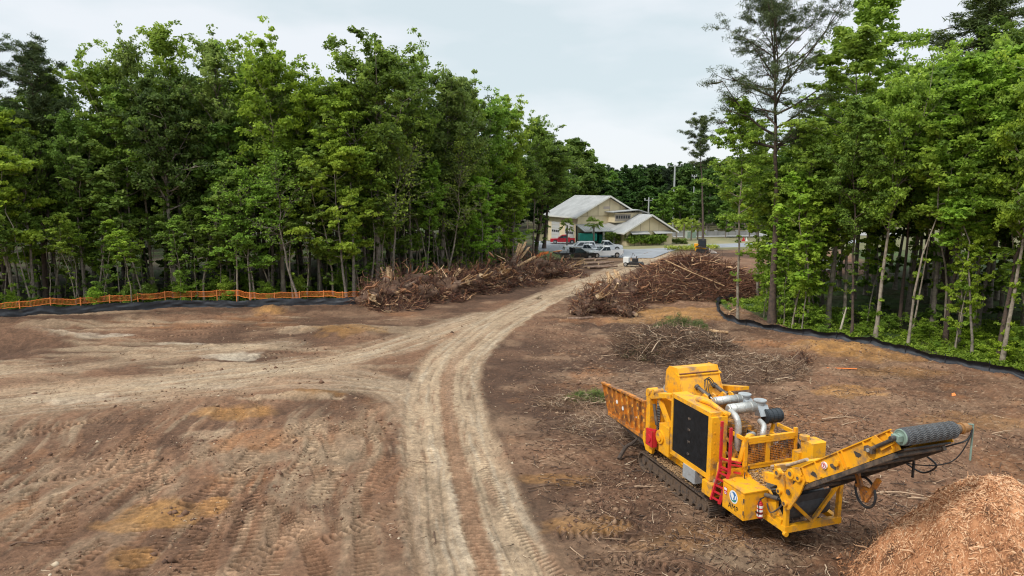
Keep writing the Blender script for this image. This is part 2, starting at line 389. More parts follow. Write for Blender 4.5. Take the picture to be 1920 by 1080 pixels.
    # crawler prints: points, width, lug pitch, depth, chevron
    prints = [([(0, 878), (90, 866), (200, 846), (330, 838)], .55, .30, .055, 1.6), ([(-20, 915), (80, 900), (200, 880), (300, 862)], .55, .30, .055, -1.6), ([(0, 812), (120, 797), (250, 790), (350, 788)], .4, .25, .03, 0),
              ([(690, 1090), (680, 950), (690, 860), (720, 790)], .6, .21, .045, .8), ([(610, 1100), (585, 1030), (560, 990), (530, 960)], .6, .22, .05, .3), ([(380, 1100), (400, 1000), (450, 900), (520, 830), (600, 780)], .55, .22, .04, .2),
              ([(230, 1100), (280, 1040), (330, 990), (420, 900)], .6, .22, .05, .2), ([(330, 1090), (370, 1030), (400, 960)], .55, .21, .04, .3), ([(500, 1090), (520, 1030), (510, 970), (480, 900)], .55, .22, .045, .4),
              ([(120, 1090), (190, 1020), (250, 960), (330, 890), (400, 850)], .5, .22, .03, .1), ([(540, 920), (560, 880), (600, 830), (680, 780)], .5, .2, .035, .2), ([(640, 1000), (620, 940), (640, 870)], .5, .2, .04, .3),
              ([(1040, 1000), (1100, 1000), (1180, 1010), (1260, 1060)], .5, .24, .045, 0), ([(1060, 960), (1130, 975), (1210, 985)], .4, .24, .04, 0), ([(1080, 1060), (1180, 1050), (1300, 1070)], .5, .24, .035, 0),
              ([(240, 612), (330, 616), (430, 610)], .5, .32, .04, 0), ([(250, 632), (340, 628), (440, 620)], .5, .32, .04, 0), ([(470, 668), (540, 660), (600, 655)], .7, .35, .04, 0), ([(900, 850), (930, 920), (985, 1010), (1060, 1090)], .35, .2, .02, 0),
              ([(20, 1010), (90, 960), (200, 900), (290, 862)], .3, 9, -.03, 0), ([(0, 985), (80, 940), (180, 890)], .25, 9, -.04, 0), ([(60, 1090), (160, 1010), (260, 930), (350, 870)], .35, 9, -.03, 0)]
    for i in range(44):
        px = rr.uniform(-20, 720); py = rr.uniform(780, 1090); x0, y0 = P(px, py); a = rr.gauss(1.55, .32); L = rr.uniform(2, 7)
        prints.append(([None, (x0, y0), (x0 + L * cos(a) * .5, y0 + L * sin(a) * .5), (x0 + L * cos(a + .15), y0 + L * sin(a + .15))], .5, .27, .045, rr.choice([0, .5, -.5, 1])))
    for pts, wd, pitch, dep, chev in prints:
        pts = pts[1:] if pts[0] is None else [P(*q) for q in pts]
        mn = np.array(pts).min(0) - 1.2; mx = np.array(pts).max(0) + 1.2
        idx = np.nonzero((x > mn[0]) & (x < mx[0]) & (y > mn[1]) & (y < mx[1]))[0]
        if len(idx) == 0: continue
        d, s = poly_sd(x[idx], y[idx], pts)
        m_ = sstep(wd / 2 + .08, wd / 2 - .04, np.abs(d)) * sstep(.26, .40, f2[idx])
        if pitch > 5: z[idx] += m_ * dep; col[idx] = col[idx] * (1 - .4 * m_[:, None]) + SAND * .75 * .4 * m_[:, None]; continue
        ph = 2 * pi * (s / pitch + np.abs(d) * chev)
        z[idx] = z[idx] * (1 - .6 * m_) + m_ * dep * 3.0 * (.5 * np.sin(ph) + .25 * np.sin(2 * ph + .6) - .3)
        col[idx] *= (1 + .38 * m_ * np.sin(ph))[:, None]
    # rough debris-strewn right side
    rt = sstep(1.5, 4, x) * near
    z += rt * ((fbm(x, y, 1.1, 4, 71) - .5) * .30 + (fbm(x, y, .3, 3, 72, .6) - .5) * .13)
    rd = fbm(x, y, .12, 2, 73)
    k = (rt * sstep(.66, .80, rd) * .5)[:, None]; col = col * (1 - k) + np.array([.36, .24, .15]) * k
    # forest floor
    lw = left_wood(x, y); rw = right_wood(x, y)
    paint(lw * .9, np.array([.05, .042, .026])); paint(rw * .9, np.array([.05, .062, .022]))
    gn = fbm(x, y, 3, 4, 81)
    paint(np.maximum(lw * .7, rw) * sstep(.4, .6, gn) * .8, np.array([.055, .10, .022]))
    # verges, lawns and land beyond the clearing
    fld = sstep(96, 130, y) * (1 - lw); paint(fld * (1 - np.exp(-((x - 24) / 8) ** 2) * sstep(125, 119, y)) * (1 - sstep(28, 33, x) * sstep(128, 124, y)) * .9, np.array([.14, .13, .06]) * (1 + .3 * (f1 - .5))[:, None])
    col *= (.70 + .56 * f3 + .55 * (f4 - .5) * near + .3 * (f2 - .5))[:, None]
    col = np.clip(col, 0.008, 1)
    V = np.stack([x, y, z], 1)
    idx = np.arange(ny * nx).reshape(ny, nx)
    F = np.stack([idx[:-1, :-1], idx[:-1, 1:], idx[1:, 1:], idx[1:, :-1]], -1).reshape(-1, 4)
    m = bpy.data.materials.new('soil'); m.use_nodes = True; t = m.node_tree; b = t.nodes['Principled BSDF']; b.inputs['Roughness'].default_value = .92; b.inputs['Specular IOR Level'].default_value = .25
    at = t.nodes.new('ShaderNodeAttribute'); at.attribute_name = 'soil'
    co = t.nodes.new('ShaderNodeTexCoord')
    n1 = t.nodes.new('ShaderNodeTexNoise'); n1.inputs['Scale'].default_value = 7; n1.inputs['Detail'].default_value = 8; n1.inputs['Roughness'].default_value = .75
    t.links.new(co.outputs['Object'], n1.inputs['Vector'])
    mr_ = t.nodes.new('ShaderNodeMapRange'); mr_.inputs['From Min'].default_value = .3; mr_.inputs['From Max'].default_value = .7; mr_.inputs['To Min'].default_value = .60; mr_.inputs['To Max'].default_value = 1.42
    t.links.new(n1.outputs['Fac'], mr_.inputs['Value'])
    mx = t.nodes.new('ShaderNodeMixRGB'); mx.blend_type = 'MULTIPLY'; mx.inputs[0].default_value = 1
    t.links.new(at.outputs['Color'], mx.inputs[1]); t.links.new(mr_.outputs[0], mx.inputs[2]); t.links.new(mx.outputs[0], b.inputs['Base Color'])
    n2 = t.nodes.new('ShaderNodeTexNoise'); n2.inputs['Scale'].default_value = 11; n2.inputs['Detail'].default_value = 8; n2.inputs['Roughness'].default_value = .7
    t.links.new(co.outputs['Object'], n2.inputs['Vector'])
    bp = t.nodes.new('ShaderNodeBump'); bp.inputs['Strength'].default_value = .8; bp.inputs['Distance'].default_value = .11
    t.links.new(n2.outputs['Fac'], bp.inputs['Height']); t.links.new(bp.outputs[0], b.inputs['Normal'])
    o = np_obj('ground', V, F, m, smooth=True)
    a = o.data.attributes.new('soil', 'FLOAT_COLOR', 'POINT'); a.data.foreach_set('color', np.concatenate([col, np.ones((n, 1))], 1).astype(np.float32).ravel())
    tag(o, kind='structure')
    # height lookup
    def hgt(px_, py_):
        px_ = np.atleast_1d(np.asarray(px_, float)); py_ = np.atleast_1d(np.asarray(py_, float))
        j = np.clip(np.searchsorted(ys, py_), 1, ny - 1); u = px_ / np.maximum(py_, 14.0); i = np.clip(np.searchsorted(us, u), 1, nx - 1)
        return z.reshape(ny, nx)[j, i]
    return hgt
# edges of the two woods (the fence lines), as functions that are 1 inside the wood
LEDGE = [P(*q) for q in ((-400, 610), (0, 594), (330, 573), (690, 560), (860, 525), (1010, 488))]
REDGE = [P(*q) for q in ((1350, 560), (1352, 592), (1400, 608), (1500, 626), (1700, 662), (1920, 705), (2200, 765))]
def left_wood(x, y):
    ex = [p_[0] for p_ in LEDGE] + [2.0, 0.0]; ey = [p_[1] for p_ in LEDGE] + [130, 400]
    lim = np.interp(x, ex[:6], ey[:6]); return sstep(-.3, .8, y - lim) * sstep(5.5, 4.5, x)
def right_wood(x, y):
    q = sorted(REDGE); lim = np.interp(x, [p_[0] for p_ in q], [p_[1] for p_ in q]); return sstep(-.3, .8, y - lim) * sstep(19.6, 20.2, x) * sstep(90, 82, y - np.maximum(x - 48, 0) * 3)
hgt = build_ground()
def gz(x, y): return float(hgt(x, y)[0])

# paved yard, apron, road and lawns beyond the clearing (sheets laid one above the other)
def sheet(name, pix, z, m):
    pts = [P(*q) for q in pix]; mb = MB(); mb.add([(a, b, z) for a, b in pts], [tuple(range(len(pts)))])
    return tag(mb.build(name, m), kind='structure')
M_asph = mat('asphalt', (.23, .24, .255), .85, var=.12, vscale=.4); M_conc = mat('pale_concrete', (.27, .265, .25), .85, var=.1, vscale=.6)
M_lawn = mat('dry_lawn', (.17, .165, .07), .95, color2=(.25, .21, .11), vscale=.35); M_green = mat('green_verge', (.09, .14, .035), .95, var=.3, vscale=.5)
sheet('lawn', [(1085, 457), (1100, 470), (1230, 468), (1470, 463), (1520, 452), (1500, 446), (1330, 447), (1180, 451)], .03, M_lawn)
sheet('parking_lot', [(1000, 452), (1000, 469), (1100, 483), (1225, 484), (1250, 474), (1285, 464), (1180, 468), (1100, 463), (1085, 452)], .045, M_asph)
sheet('verge', [(1000, 471), (1000, 486), (1055, 490), (1075, 483), (1040, 472)], .06, M_green)
sheet('entrance_drive', [(1285, 466), (1500, 461), (1620, 455), (1600, 449), (1440, 455), (1290, 459)], .05, M_asph)
sheet('highway', [(1262, 445), (1700, 441), (1700, 436), (1262, 438)], .05, M_conc)
# ---------------------------------------------------------------- horizontal grinder
M_yel = mat('machine_yellow', (.84, .40, .010), .48, color2=(.78, .34, .010), vscale=1.2, dirt=(.26, .16, .085), dirt_amt=.42, dscale=2.2)
M_rusty = mat('worn_orange_steel', (.62, .22, .02), .6, color2=(.50, .17, .02), vscale=2.5, dirt=(.13, .07, .04), dirt_amt=.6, dscale=3.5)
M_blk = mat('black_rubber', (.018, .018, .02), .55, dirt=(.10, .08, .06), dirt_amt=.3, dscale=3)
M_panel = mat('radiator_black', (.012, .013, .015), .5, var=.3, vscale=6)
M_dark = mat('dark_steel', (.045, .04, .038), .55, dirt=(.14, .10, .07), dirt_amt=.6, dscale=4)
M_track = mat('track_steel', (.06, .05, .045), .6, dirt=(.13, .085, .055), dirt_amt=.9, dscale=5)
M_silver = mat('heat_shield', (.50, .49, .46), .45, metal=.6, var=.12, vscale=5, dirt=(.30, .26, .22), dirt_amt=.3, bump=.3, bscale=25)
M_grey = mat('grey_sheet_metal', (.42, .44, .45), .45, metal=.3, var=.1, vscale=4, dirt=(.2, .17, .14), dirt_amt=.2)
M_red = mat('red_paint', (.52, .02, .03), .4, dirt=(.15, .08, .06), dirt_amt=.2, dscale=5)
M_white = mat('white_paint', (.78, .78, .76), .4)
M_chrome = mat('bright_rod', (.7, .7, .7), .2, metal=1)
M_rubgrey = mat('grey_rubber', (.06, .064, .07), .65, var=.2, vscale=8)
M_palegreen = mat('pale_green_paint', (.20, .27, .22), .5, var=.2, vscale=6)
M_ochre_dust = mat('chip_dust', (.42, .27, .14), .95, var=.3, vscale=30)
M_blue = mat('sticker_blue', (.04, .16, .38), .5); M_stgreen = mat('sticker_green', (.03, .25, .12), .5); M_ink = mat('black_ink', (.01, .01, .01), .5)
M_hosegrey = mat('hose_sleeve', (.30, .31, .32), .5)
O_ = (7.07, 24.13)
G = empty('horizontal_grinder', (O_[0], O_[1], gz(*O_) - .02), math.atan2(-.95, .312), 'yellow tracked horizontal wood grinder with raised discharge conveyor beside the chip pile', 'grinder')
YN = -1.3; YC = .35; YF = 2.0
def gp(name, mb, m, parent=None, smooth=False): return mb.build(name, m, parent or G, smooth)

# two crawler tracks
def crawler(y0, y1):
    e = []; r = .36; x0, x1 = -2.1, 2.05
    pts = []
    for i in range(41): pts.append((x0 + (x1 - x0) * i / 40, 0.04))
    for i in range(1, 12): a = -pi / 2 + pi * i / 12; pts.append((x1 + cos(a) * r, .04 + r + sin(a) * r))
    for i in range(41): pts.append((x1 + (x0 - x1) * i / 40, .04 + 2 * r + .0))
    for i in range(1, 12): a = pi / 2 + pi * i / 12; pts.append((x0 + cos(a) * r, .04 + r + sin(a) * r))
    # resample evenly into shoes
    P2 = pts + [pts[0]]; L = [0]
    for a, b in zip(P2[:-1], P2[1:]): L.append(L[-1] + math.hypot(b[0] - a[0], b[1] - a[1]))
    nsh = 58; mb = MB()
    def at(s):
        s %= L[-1]; j = max(k for k in range(len(L)) if L[k] <= s + 1e-9); j = min(j, len(P2) - 2)
        t = (s - L[j]) / (L[j + 1] - L[j]); return Vector((P2[j][0] + (P2[j + 1][0] - P2[j][0]) * t, 0, P2[j][1] + (P2[j + 1][1] - P2[j][1]) * t))
    for i in range(nsh):
        p_ = at(L[-1] * i / nsh); q = at(L[-1] * (i + .9) / nsh); 
        t = (q - p_).normalized(); nrm = Vector((t.z, 0, -t.x)); 
        a = Vector((p_.x, y0, p_.z)); 
        mb.prism([(p_.x, y0, p_.z), (q.x, y0, q.z), (q.x - nrm.x * .04, y0, q.z - nrm.z * .04), (p_.x - nrm.x * .04, y0, p_.z - nrm.z * .04)], (0, y1 - y0, 0))
        for f in (.12, .5, .86):      # triple grouser bars
            g = p_ + (q - p_) * f; h = .045 if f < .2 else .03
            mb.prism([(g.x - t.x * .012, y0 + .01, g.z - t.z * .012), (g.x + t.x * .012, y0 + .01, g.z + t.z * .012), (g.x + t.x * .006 + nrm.x * h, y0 + .01, g.z + t.z * .006 + nrm.z * h), (g.x - t.x * .006 + nrm.x * h, y0 + .01, g.z - t.z * .006 + nrm.z * h)], (0, y1 - y0 - .02, 0))
    tr = gp('crawler_track', mb, M_track)
    fr = MB(); fr.prism([(-1.8, y0 + .1, .2), (1.7, y0 + .1, .2), (1.8, y0 + .1, .3), (1.7, y0 + .1, .56), (-1.8, y0 + .1, .56), (-1.9, y0 + .1, .3)], (0, y1 - y0 - .2, 0))
    for k in range(9): fr.cyl((-1.65 + k * .41, y0 + .06, .2), (-1.65 + k * .41, y1 - .06, .2), .11, n=12)
    for k in range(7): fr.box(-1.6 + k * .5, -1.5 + k * .5, y0 + .07, y0 + .1, .3, .5)
    gp('track_frame', fr, M_track, tr)
    for xx in (-2.1, 2.05):
        sp = MB(); sp.cyl((xx, y0 + .12, .4), (xx, y1 - .12, .4), .30, n=20); sp.cyl((xx, y0 + .05, .4), (xx, y1 - .05, .4), .12, n=12)
        for k in range(12): a = k * pi / 6; sp.beam((xx, y0 + .2, .4), (xx + cos(a) * .33, y0 + .2, .4 + sin(a) * .33), .07)
        gp('sprocket', sp, M_track, tr)
    # chips lying on the top run
    return tr
tr1 = crawler(-1.32, -.68); crawler(1.4, 2.04)
rg = np.random.default_rng(3)
n_ = 900; c = np.stack([rg.normal(-.1, .8, n_), rg.uniform(-1.28, -.7, n_), np.full(n_, .80) + rg.random(n_) * .05], 1); c[:, 0] = np.clip(c[:, 0], -1.9, 1.9)
dirn = rg.normal(size=(n_, 3)) * [1, 1, .3]; dirn /= np.linalg.norm(dirn, axis=1, keepdims=True)
V, F, own = tubes(np.stack([c - dirn * .04, c + dirn * .04], 1), np.full((n_, 2), .012), 3)
o = np_obj('spilled_chips', V, F, M_ochre_dust, tr1)

# chassis: long side beams, cross members, belly
mb = MB()
for ys_ in (YN + .42, YF - .52):
    mb.prism([(-2.1, ys_, .92), (3.3, ys_, .92), (3.3, ys_, 1.22), (-1.7, ys_, 1.22), (-1.95, ys_, 1.55), (-2.1, ys_, 1.55)], (0, .10, 0))
    for k in range(11): mb.box(-1.6 + k * .42, -1.57 + k * .42, ys_ - .05, ys_, .95, 1.22)
    mb.box(-2.0, 3.2, ys_ - .07, ys_ + .16, 1.22, 1.26)
for xx in (-1.9, -.9, .4, 1.6, 2.9): mb.box(xx, xx + .15, YN + .1, YF - .1, 1.27, 1.42)
gp('chassis', mb, M_yel)
mb = MB(); mb.box(-1.8, 2.8, -.6, 1.3, .75, 1.18, c=.05); mb.box(-1.2, 1.8, -.68, 1.4, .42, .8); gp('belly_pan', mb, M_dark)

# infeed hopper: two ribbed flaring walls with a deck between them
def hopper_wall(side):
    yb = YN + .12 if side < 0 else YF - .12; yt = YN - .02 if side < 0 else YF + .02
    mb = MB(); o_ = -.03 * side
    x0b, x1b, x0t, x1t = -5.25, -2.0, -5.7, -1.95; zb0, zb1, zt0, zt1 = 1.35, 1.35, 2.62, 2.88
    mb.prism([(x0b, yb, zb0), (x1b, yb, zb1), (x1t, yt, zt1), (x0t, yt, zt0)], (0, -side * .03, 0))
    nr = 9
    for k in range(nr):
        t = k / (nr - 1); a = Vector((x0b + (x1b - x0b) * t, yb, zb0)); b_ = Vector((x0t + (x1t - x0t) * t, yt, zt0 + (zt1 - zt0) * t))
        mb.prism([a + Vector((-.02, 0, 0)), a + Vector((.02, 0, 0)), b_ + Vector((.02, 0, 0)), b_ + Vector((-.02, 0, 0))], (0, side * .10, 0))
    mb.beam((x0t, yt + side * .04, zt0), (x1t, yt + side * .04, zt1), .16, .07)
    mb.beam((x0b, yb + side * .05, zb0), (x1b, yb + side * .05, zb1), .16, .12)
    h = gp('hopper_wall', mb, M_rusty)
    if side < 0:
        d = MB(); rr = random.Random(8)
        for k in range(8):
            for zf in (.2, .45, .7, .88):
                if rr.random() < .25: continue
                t = (k + .5) / 8; zz = zf; xx = x0b + (x1b - x0b) * t + (x0t - x0b) * (1 - t) * zf; z_ = 1.35 + (zt0 + (zt1 - zt0) * t - 1.35) * zf
                yy = yb + (yt - yb) * zf; d.cyl((xx, yy - .012, z_), (xx, yy + .02, z_), .05 + .03 * rr.random(), n=12)
        gp('bolt_covers', d, mat('lighter_orange', (.78, .36, .04), .5), h)
        for (xx, z_) in ((-4.5, 2.1), (-3.95, 1.98), (-3.35, 2.0), (-2.9, 1.95)):
            d = MB(); d.cyl((xx, YN + .02, z_), (xx, YN + .10, z_), .085, n=12); gp('sticker', d, M_white, h)
    return h
hopper_wall(-1); hopper_wall(1)
mb = MB(); mb.box(-5.25, -1.8, YN + .16, YF - .16, 1.28, 1.4); mb.cyl((-5.3, YN + .2, 1.3), (-5.3, YF - .2, 1.3), .2, n=20)
for k in range(18): mb.box(-5.2 + k * .19, -5.14 + k * .19, YN + .2, YF - .2, 1.4, 1.46)
gp('infeed_deck', mb, M_dark)
mb = MB(); mb.beam((-5.2, YN + .25, 1.25), (-2.1, YN + .25, 1.0), .12, .22); gp('deck_beam', mb, M_dark); mb = MB(); mb.beam((-5.2, YF - .25, 1.25), (-2.1, YF - .25, 1.0), .12, .22)
gp('deck_beam', mb, M_dark)
mb = MB(); mb.prism([(-3.3, YF - .35, 2.7), (-1.9, YF - .35, 2.8), (-1.7, YF - .35, 3.75), (-2.05, YF - .35, 3.85)], (0, -.05, 0)); mb.prism([(-3.3, YF - .35, 2.7), (-2.0, YF - 1.1, 2.4), (-1.75, YF - 1.0, 3.2), (-2.05, YF - .35, 3.85)], (0.03, .03, .03))
gp('rubber_curtain', mb, M_rubgrey)
mb = MB(); mb.cyl((-1.75, -.45, 3.05), (-1.75, 1.15, 3.05), .52, n=28)
for k in range(14):
    a = k * pi / 7; mb.beam((-1.75 + cos(a) * .52, -.4, 3.05 + sin(a) * .52), (-1.75 + cos(a) * .52, 1.1, 3.05 + sin(a) * .52), .05, .10)
gp('feed_roller', mb, M_grey)

# mill hood standing open with its lip, side cheeks and two rams
mb = MB()
y0, y1 = -.55, 1.15
prof = [(-1.85, 3.3), (-1.75, 4.12), (-1.55, 4.32), (-1.05, 4.36), (-.55, 3.35), (-.62, 3.1)]
mb.prism([(a, y0, b_) for a, b_ in prof], (0, y1 - y0, 0))
mb.prism([(a - .03 if i < 3 else a + .03, y0 - .03, b_ + .02) for i, (a, b_) in enumerate(prof)], (0, .03, 0)); mb.prism([(a - .03 if i < 3 else a + .03, y1, b_ + .02) for i, (a, b_) in enumerate(prof)], (0, .03, 0))
mb.prism([(-1.12, y0 - .05, 4.20), (-.86, y0 - .05, 4.12), (-.86, y0 - .05, 4.08), (-1.12, y0 - .05, 4.14)], (0, y1 - y0 + .16, 0))
hood = gp('mill_hood', mb, M_yel)
mb = MB(); mb.box(-1.13, -.9, y0, y1, 4.165, 4.19); gp('rust_strip', mb, mat('rust', (.20, .08, .04), .9, var=.4, vscale=12), hood)
for yy in (.05, .80):
    mb = MB(); mb.cyl((-.62, yy, 3.72), (-.05, yy + .12, 3.52), .075, n=12); mb.cyl((-.66, yy, 3.73), (-.55, yy, 3.69), .10, n=12); mb.cyl((-.12, yy + .1, 3.54), (0, yy + .13, 3.5), .10, n=12)
    ram = gp('hood_ram', mb, M_dark)
    r_ = MB(); r_.cyl((-.05, yy + .12, 3.52), (.2, yy + .16, 3.44), .035, n=8); gp('rod', r_, M_chrome, ram)
mb = MB()
for k, dy in enumerate((.28, .34, .42)): mb.tube(smooth_path([(-.35, dy, 3.45), (-.45, dy - .02, 3.75), (-.62, dy + .08, 3.95 + .04 * k), (-.66, dy + .28, 3.93), (-.5, dy + .36, 3.7)], 5), .018, 6)
gp('hydraulic_hoses', mb, M_blk, hood)

# mill housing and front portal
mb = MB()
mb.box(-1.9, -.2, YN + .55, YF - .55, 1.3, 3.1, c=.05)
mb.box(-1.95, -1.65, YN - .02, YN + .28, 1.2, 3.22); mb.box(-1.95, -1.65, YF - .28, YF + .02, 1.2, 3.22)
mb.prism([(-1.97, YN - .04, 3.12), (-1.55, YN - .04, 3.12), (-.2, YN - .04, 3.55), (-.2, YN - .04, 3.68), (-1.75, YN - .04, 3.32), (-1.97, YN - .04, 3.3)], (0, .34, 0))
mb.prism([(-1.97, YF - .3, 3.12), (-1.55, YF - .3, 3.12), (-.2, YF - .3, 3.55), (-.2, YF - .3, 3.68), (-1.75, YF - .3, 3.32), (-1.97, YF - .3, 3.3)], (0, .34, 0))
mb.box(-1.9, -1.7, YN + .28, YF - .28, 2.95, 3.18)
mb.cyl((-1.75, YN - .08, 3.35), (-1.75, YN + .32, 3.35), .13, n=14); mb.cyl((-1.35, YN - .08, 3.46), (-1.35, YN + .32, 3.46), .09, n=14)
mb.beam((-1.2, YN + .1, 3.25), (-.35, YN + .1, 2.35), .12, .16); mb.beam((-1.6, YN + .1, 1.3), (-.5, YN + .1, 2.3), .12, .18)
mb.prism([(-1.9, YN - .02, .95), (-1.45, YN - .02, .95), (-1.35, YN - .02, 1.3), (-1.55, YN - .02, 1.62), (-2.15, YN - .02, 1.62), (-2.15, YN - .02, 1.3)], (0, .12, 0))
mb.box(-1.0, -.3, YN, YN + .5, 1.26, 2.35, c=.03)
mb.cyl((-.85, YN - .06, 1.85), (-.85, YN + .1, 1.85), .26, n=20); mb.cyl((-.85, YN - .1, 1.85), (-.85, YN, 1.85), .16, n=16)
# rocker beams and lugs in front of the hood
mb.beam((-.45, -.45, 3.38), (.95, -.55, 3.42), .16, .18); mb.beam((-.4, 1.15, 3.38), (.7, 1.15, 3.42), .16, .18)
mb.box(-.3, .05, YN + .2, YF - .4, 3.18, 3.38)
for yy in (-.1, .25, .68, .98): mb.prism([(-.3, yy, 3.36), (.35, yy, 3.36), (.22, yy, 3.62), (.02, yy, 3.66)], (0, .06, 0))
mb.beam((.3, -.3, 3.4), (.45, 1.5, 3.45), .2, .14); mb.beam((-.5, YN + .3, 3.35), (.3, -.3, 3.35), .14, .16)
gp('mill_housing', mb, M_yel)
mb = MB(); mb.cyl((-1.42, YN + .02, 2.95), (-1.18, YN + .02, 2.2), .065, n=12); mb.cyl((-1.18, YN + .02, 2.2), (-1.08, YN + .02, 1.9), .03, n=8)
gp('lift_ram', mb, M_dark)
mb = MB(); mb.box(-1.55, -1.1, YN - .22, YN - .18, 1.35, 1.95); mb.box(-1.55, -1.5, YN - .2, YN, 1.35, 1.95); mb.box(-1.15, -1.1, YN - .2, YN, 1.35, 1.95); mb.cyl((-1.32, YN - .26, 1.65), (-1.32, YN - .18, 1.65), .14, n=14); mb.beam((-1.55, YN - .2, 1.95), (-1.1, YN - .05, 2.0), .08)
gp('red_guard', mb, M_red)

# radiator box with its black screen
X0, X1, Z0, Z1 = -.18, 2.25, 1.52, 3.62
mb = MB()
mb.box(X0, X1, YN, YN + .62, Z1 - .02, Z1 + .13); mb.box(X0, X0 + .12, YN, YN + .5, Z0, Z1); mb.box(X1 - .12, X1 + .10, YN - .01, YN + .58, Z0 - .08, Z1 + .0); mb.box(X0, X1, YN, YN + .5, Z0 - .06, Z0 + .1)
mb.beam((X1 - .02, YN + .5, Z1), (X1 - .02, YN + .5, 1.2), .14)
mb.box(X0, X1, YN + .4, YN + .5, Z0, Z1)
for k in range(6): mb.box(X1 + .1, X1 + .115, YN + .08, YN + .12, Z0 + .15 + k * .35, Z0 + .2 + k * .35)
rb = gp('radiator_box', mb, M_yel)
mb = MB(); mb.box(X0 + .12, X1 - .12, YN + .03, YN + .08, Z0 + .1, Z1 - .02); 
for k in range(46): mb.box(X0 + .15 + k * .046, X0 + .157 + k * .046, YN + .022, YN + .03, Z0 + .12, Z1 - .05)
sc = gp('radiator_screen', mb, M_panel, rb)
mb = MB()
for zz in (1.85, 2.28, 2.72, 3.12): mb.box(.9, 1.05, YN + .008, YN + .021, zz, zz + .07); mb.box(.94, .97, YN - .002, YN + .007, zz - .03, zz + .03)
gp('latches', mb, M_dark, sc)
mb = MB(); mb.box(.75, 1.5, YN - .04, YN + .3, .98, 1.46, c=.02); gp('step_box', mb, M_grey)

# engine
mb = MB()
mb.box(.2, 2.3, -.35, .95, 1.5, 2.55, c=.08); mb.box(.3, 2.1, -.1, .7, 2.5, 2.9, c=.06)
for k in range(6): mb.box(.36 + k * .29, .6 + k * .29, -.02, .6, 2.88, 3.05, c=.03)
for k in range(6): mb.cyl((.45 + k * .29, -.42, 2.3), (.45 + k * .29, -.2, 2.6), .07, n=10)
mb.cyl((2.3, .3, 1.95), (2.75, .3, 1.95), .45, .38, n=22); mb.cyl((2.2, -.45, 1.75), (2.2, -.2, 1.75), .2, n=14); mb.cyl((1.5, -.55, 2.1), (2.0, -.55, 2.1), .13, n=12)
mb.cyl((2.28, -.3, 2.5), (2.5, -.3, 2.5), .16, n=12); mb.box(2.3, 2.6, -.6, -.2, 2.1, 2.4, c=.04)
mb.beam((2.28, YN + .45, 3.1), (2.75, -.2, 1.9), .08); mb.beam((2.2, YN + .5, 2.5), (3.0, -.4, 1.9), .06); mb.beam((2.35, -.9, 1.55), (3.2, -.9, 1.55), .12); mb.beam((2.35, -.7, 1.75), (3.2, -.7, 1.75), .1)
gp('engine', mb, mat('engine_yellow', (.62, .26, .02), .5, var=.2, vscale=3, dirt=(.10, .06, .04), dirt_amt=.8, dscale=6))
mb = MB(); rr = random.Random(4)
for k in range(26):
    a = Vector((rr.uniform(.4, 2.9), rr.uniform(-.6, .6), rr.uniform(1.5, 2.5))); b_ = a + Vector((rr.uniform(-.5, .6), rr.uniform(-.3, .3), rr.uniform(-.5, .4)))
    mb.tube(smooth_path([a, a + Vector((.1, .05, .25)), b_ + Vector((0, 0, .2)), b_], 4), rr.uniform(.015, .035), 6)
for k in range(8): mb.box(*(lambda x_, y_, z_: (x_, x_ + .15, y_, y_ + .12, z_, z_ + .14))(rr.uniform(.5, 2.6), rr.uniform(-.55, -.3), rr.uniform(1.6, 2.6)))
gp('engine_hoses', mb, M_blk)
mb = MB()   # yellow charge-air and coolant pipes
mb.tube(smooth_path([(.2, -.75, 3.66), (.9, -.6, 3.74), (1.6, -.7, 3.72), (2.05, -.75, 3.7), (2.2, -.55, 3.6)], 6), .085, 10)
mb.tube(smooth_path([(.9, -.95, 3.80), (1.5, -.9, 3.86), (1.95, -.9, 3.84), (2.25, -.75, 3.68), (2.1, -.6, 3.5)], 6), .08, 10)
mb.tube(smooth_path([(2.55, YN + .15, 1.5), (2.6, YN + .15, 1.8), (2.6, YN + .2, 2.15), (2.75, YN + .45, 2.28), (2.9, -.62, 2.3), (2.95, -.55, 2.6), (2.95, -.45, 2.95), (2.85, -.25, 3.05), (2.7, 0, 3.0)], 6), .085, 10)
gp('intake_pipes', mb, M_yel)
mb = MB(); mb.cyl((2.4, YN + .2, 1.42), (2.58, YN + .15, 1.52), .1, n=12); mb.cyl((2.78, -.2, 3.04), (2.62, .1, 3.0), .1, n=12); gp('pipe_clamps', mb, M_silver)

# exhaust: two mufflers across the machine, lagged pipes
def muffler(x_, z_, y0_, y1_, r):
    mb = MB(); mb.cyl((x_, y0_ + .06, z_), (x_, y1_ - .06, z_), r, n=24); mb.cyl((x_, y0_, z_), (x_, y0_ + .06, z_), r * .75, r, n=24); mb.cyl((x_, y1_ - .06, z_), (x_, y1_, z_), r, r * .75, n=24)
    for yy in (y0_ + .25, (y0_ + y1_) / 2, y1_ - .25): mb.cyl((x_, yy, z_), (x_, yy + .03, z_), r + .012, n=24)
    return gp('muffler', mb, M_silver, smooth=True)
muffler(1.25, 3.78, -.52, .62, .145); muffler(1.85, 3.66, -.38, .74, .18)
mb = MB(); mb.tube(smooth_path([(1.95, -.35, 3.62), (2.35, -.42, 3.58), (2.5, -.42, 3.35), (2.52, -.42, 2.9), (2.5, -.38, 2.45)], 6), [.105 + .010 * (k % 2) for k in range(25)], 12)
mb.tube(smooth_path([(2.35, .55, 3.32), (2.72, .42, 3.3), (2.85, .3, 3.15), (2.85, .28, 2.8), (2.8, .28, 2.5)], 6), [.09 + .008 * (k % 2) for k in range(25)], 12)
gp('lagged_pipe', mb, M_silver, smooth=True)
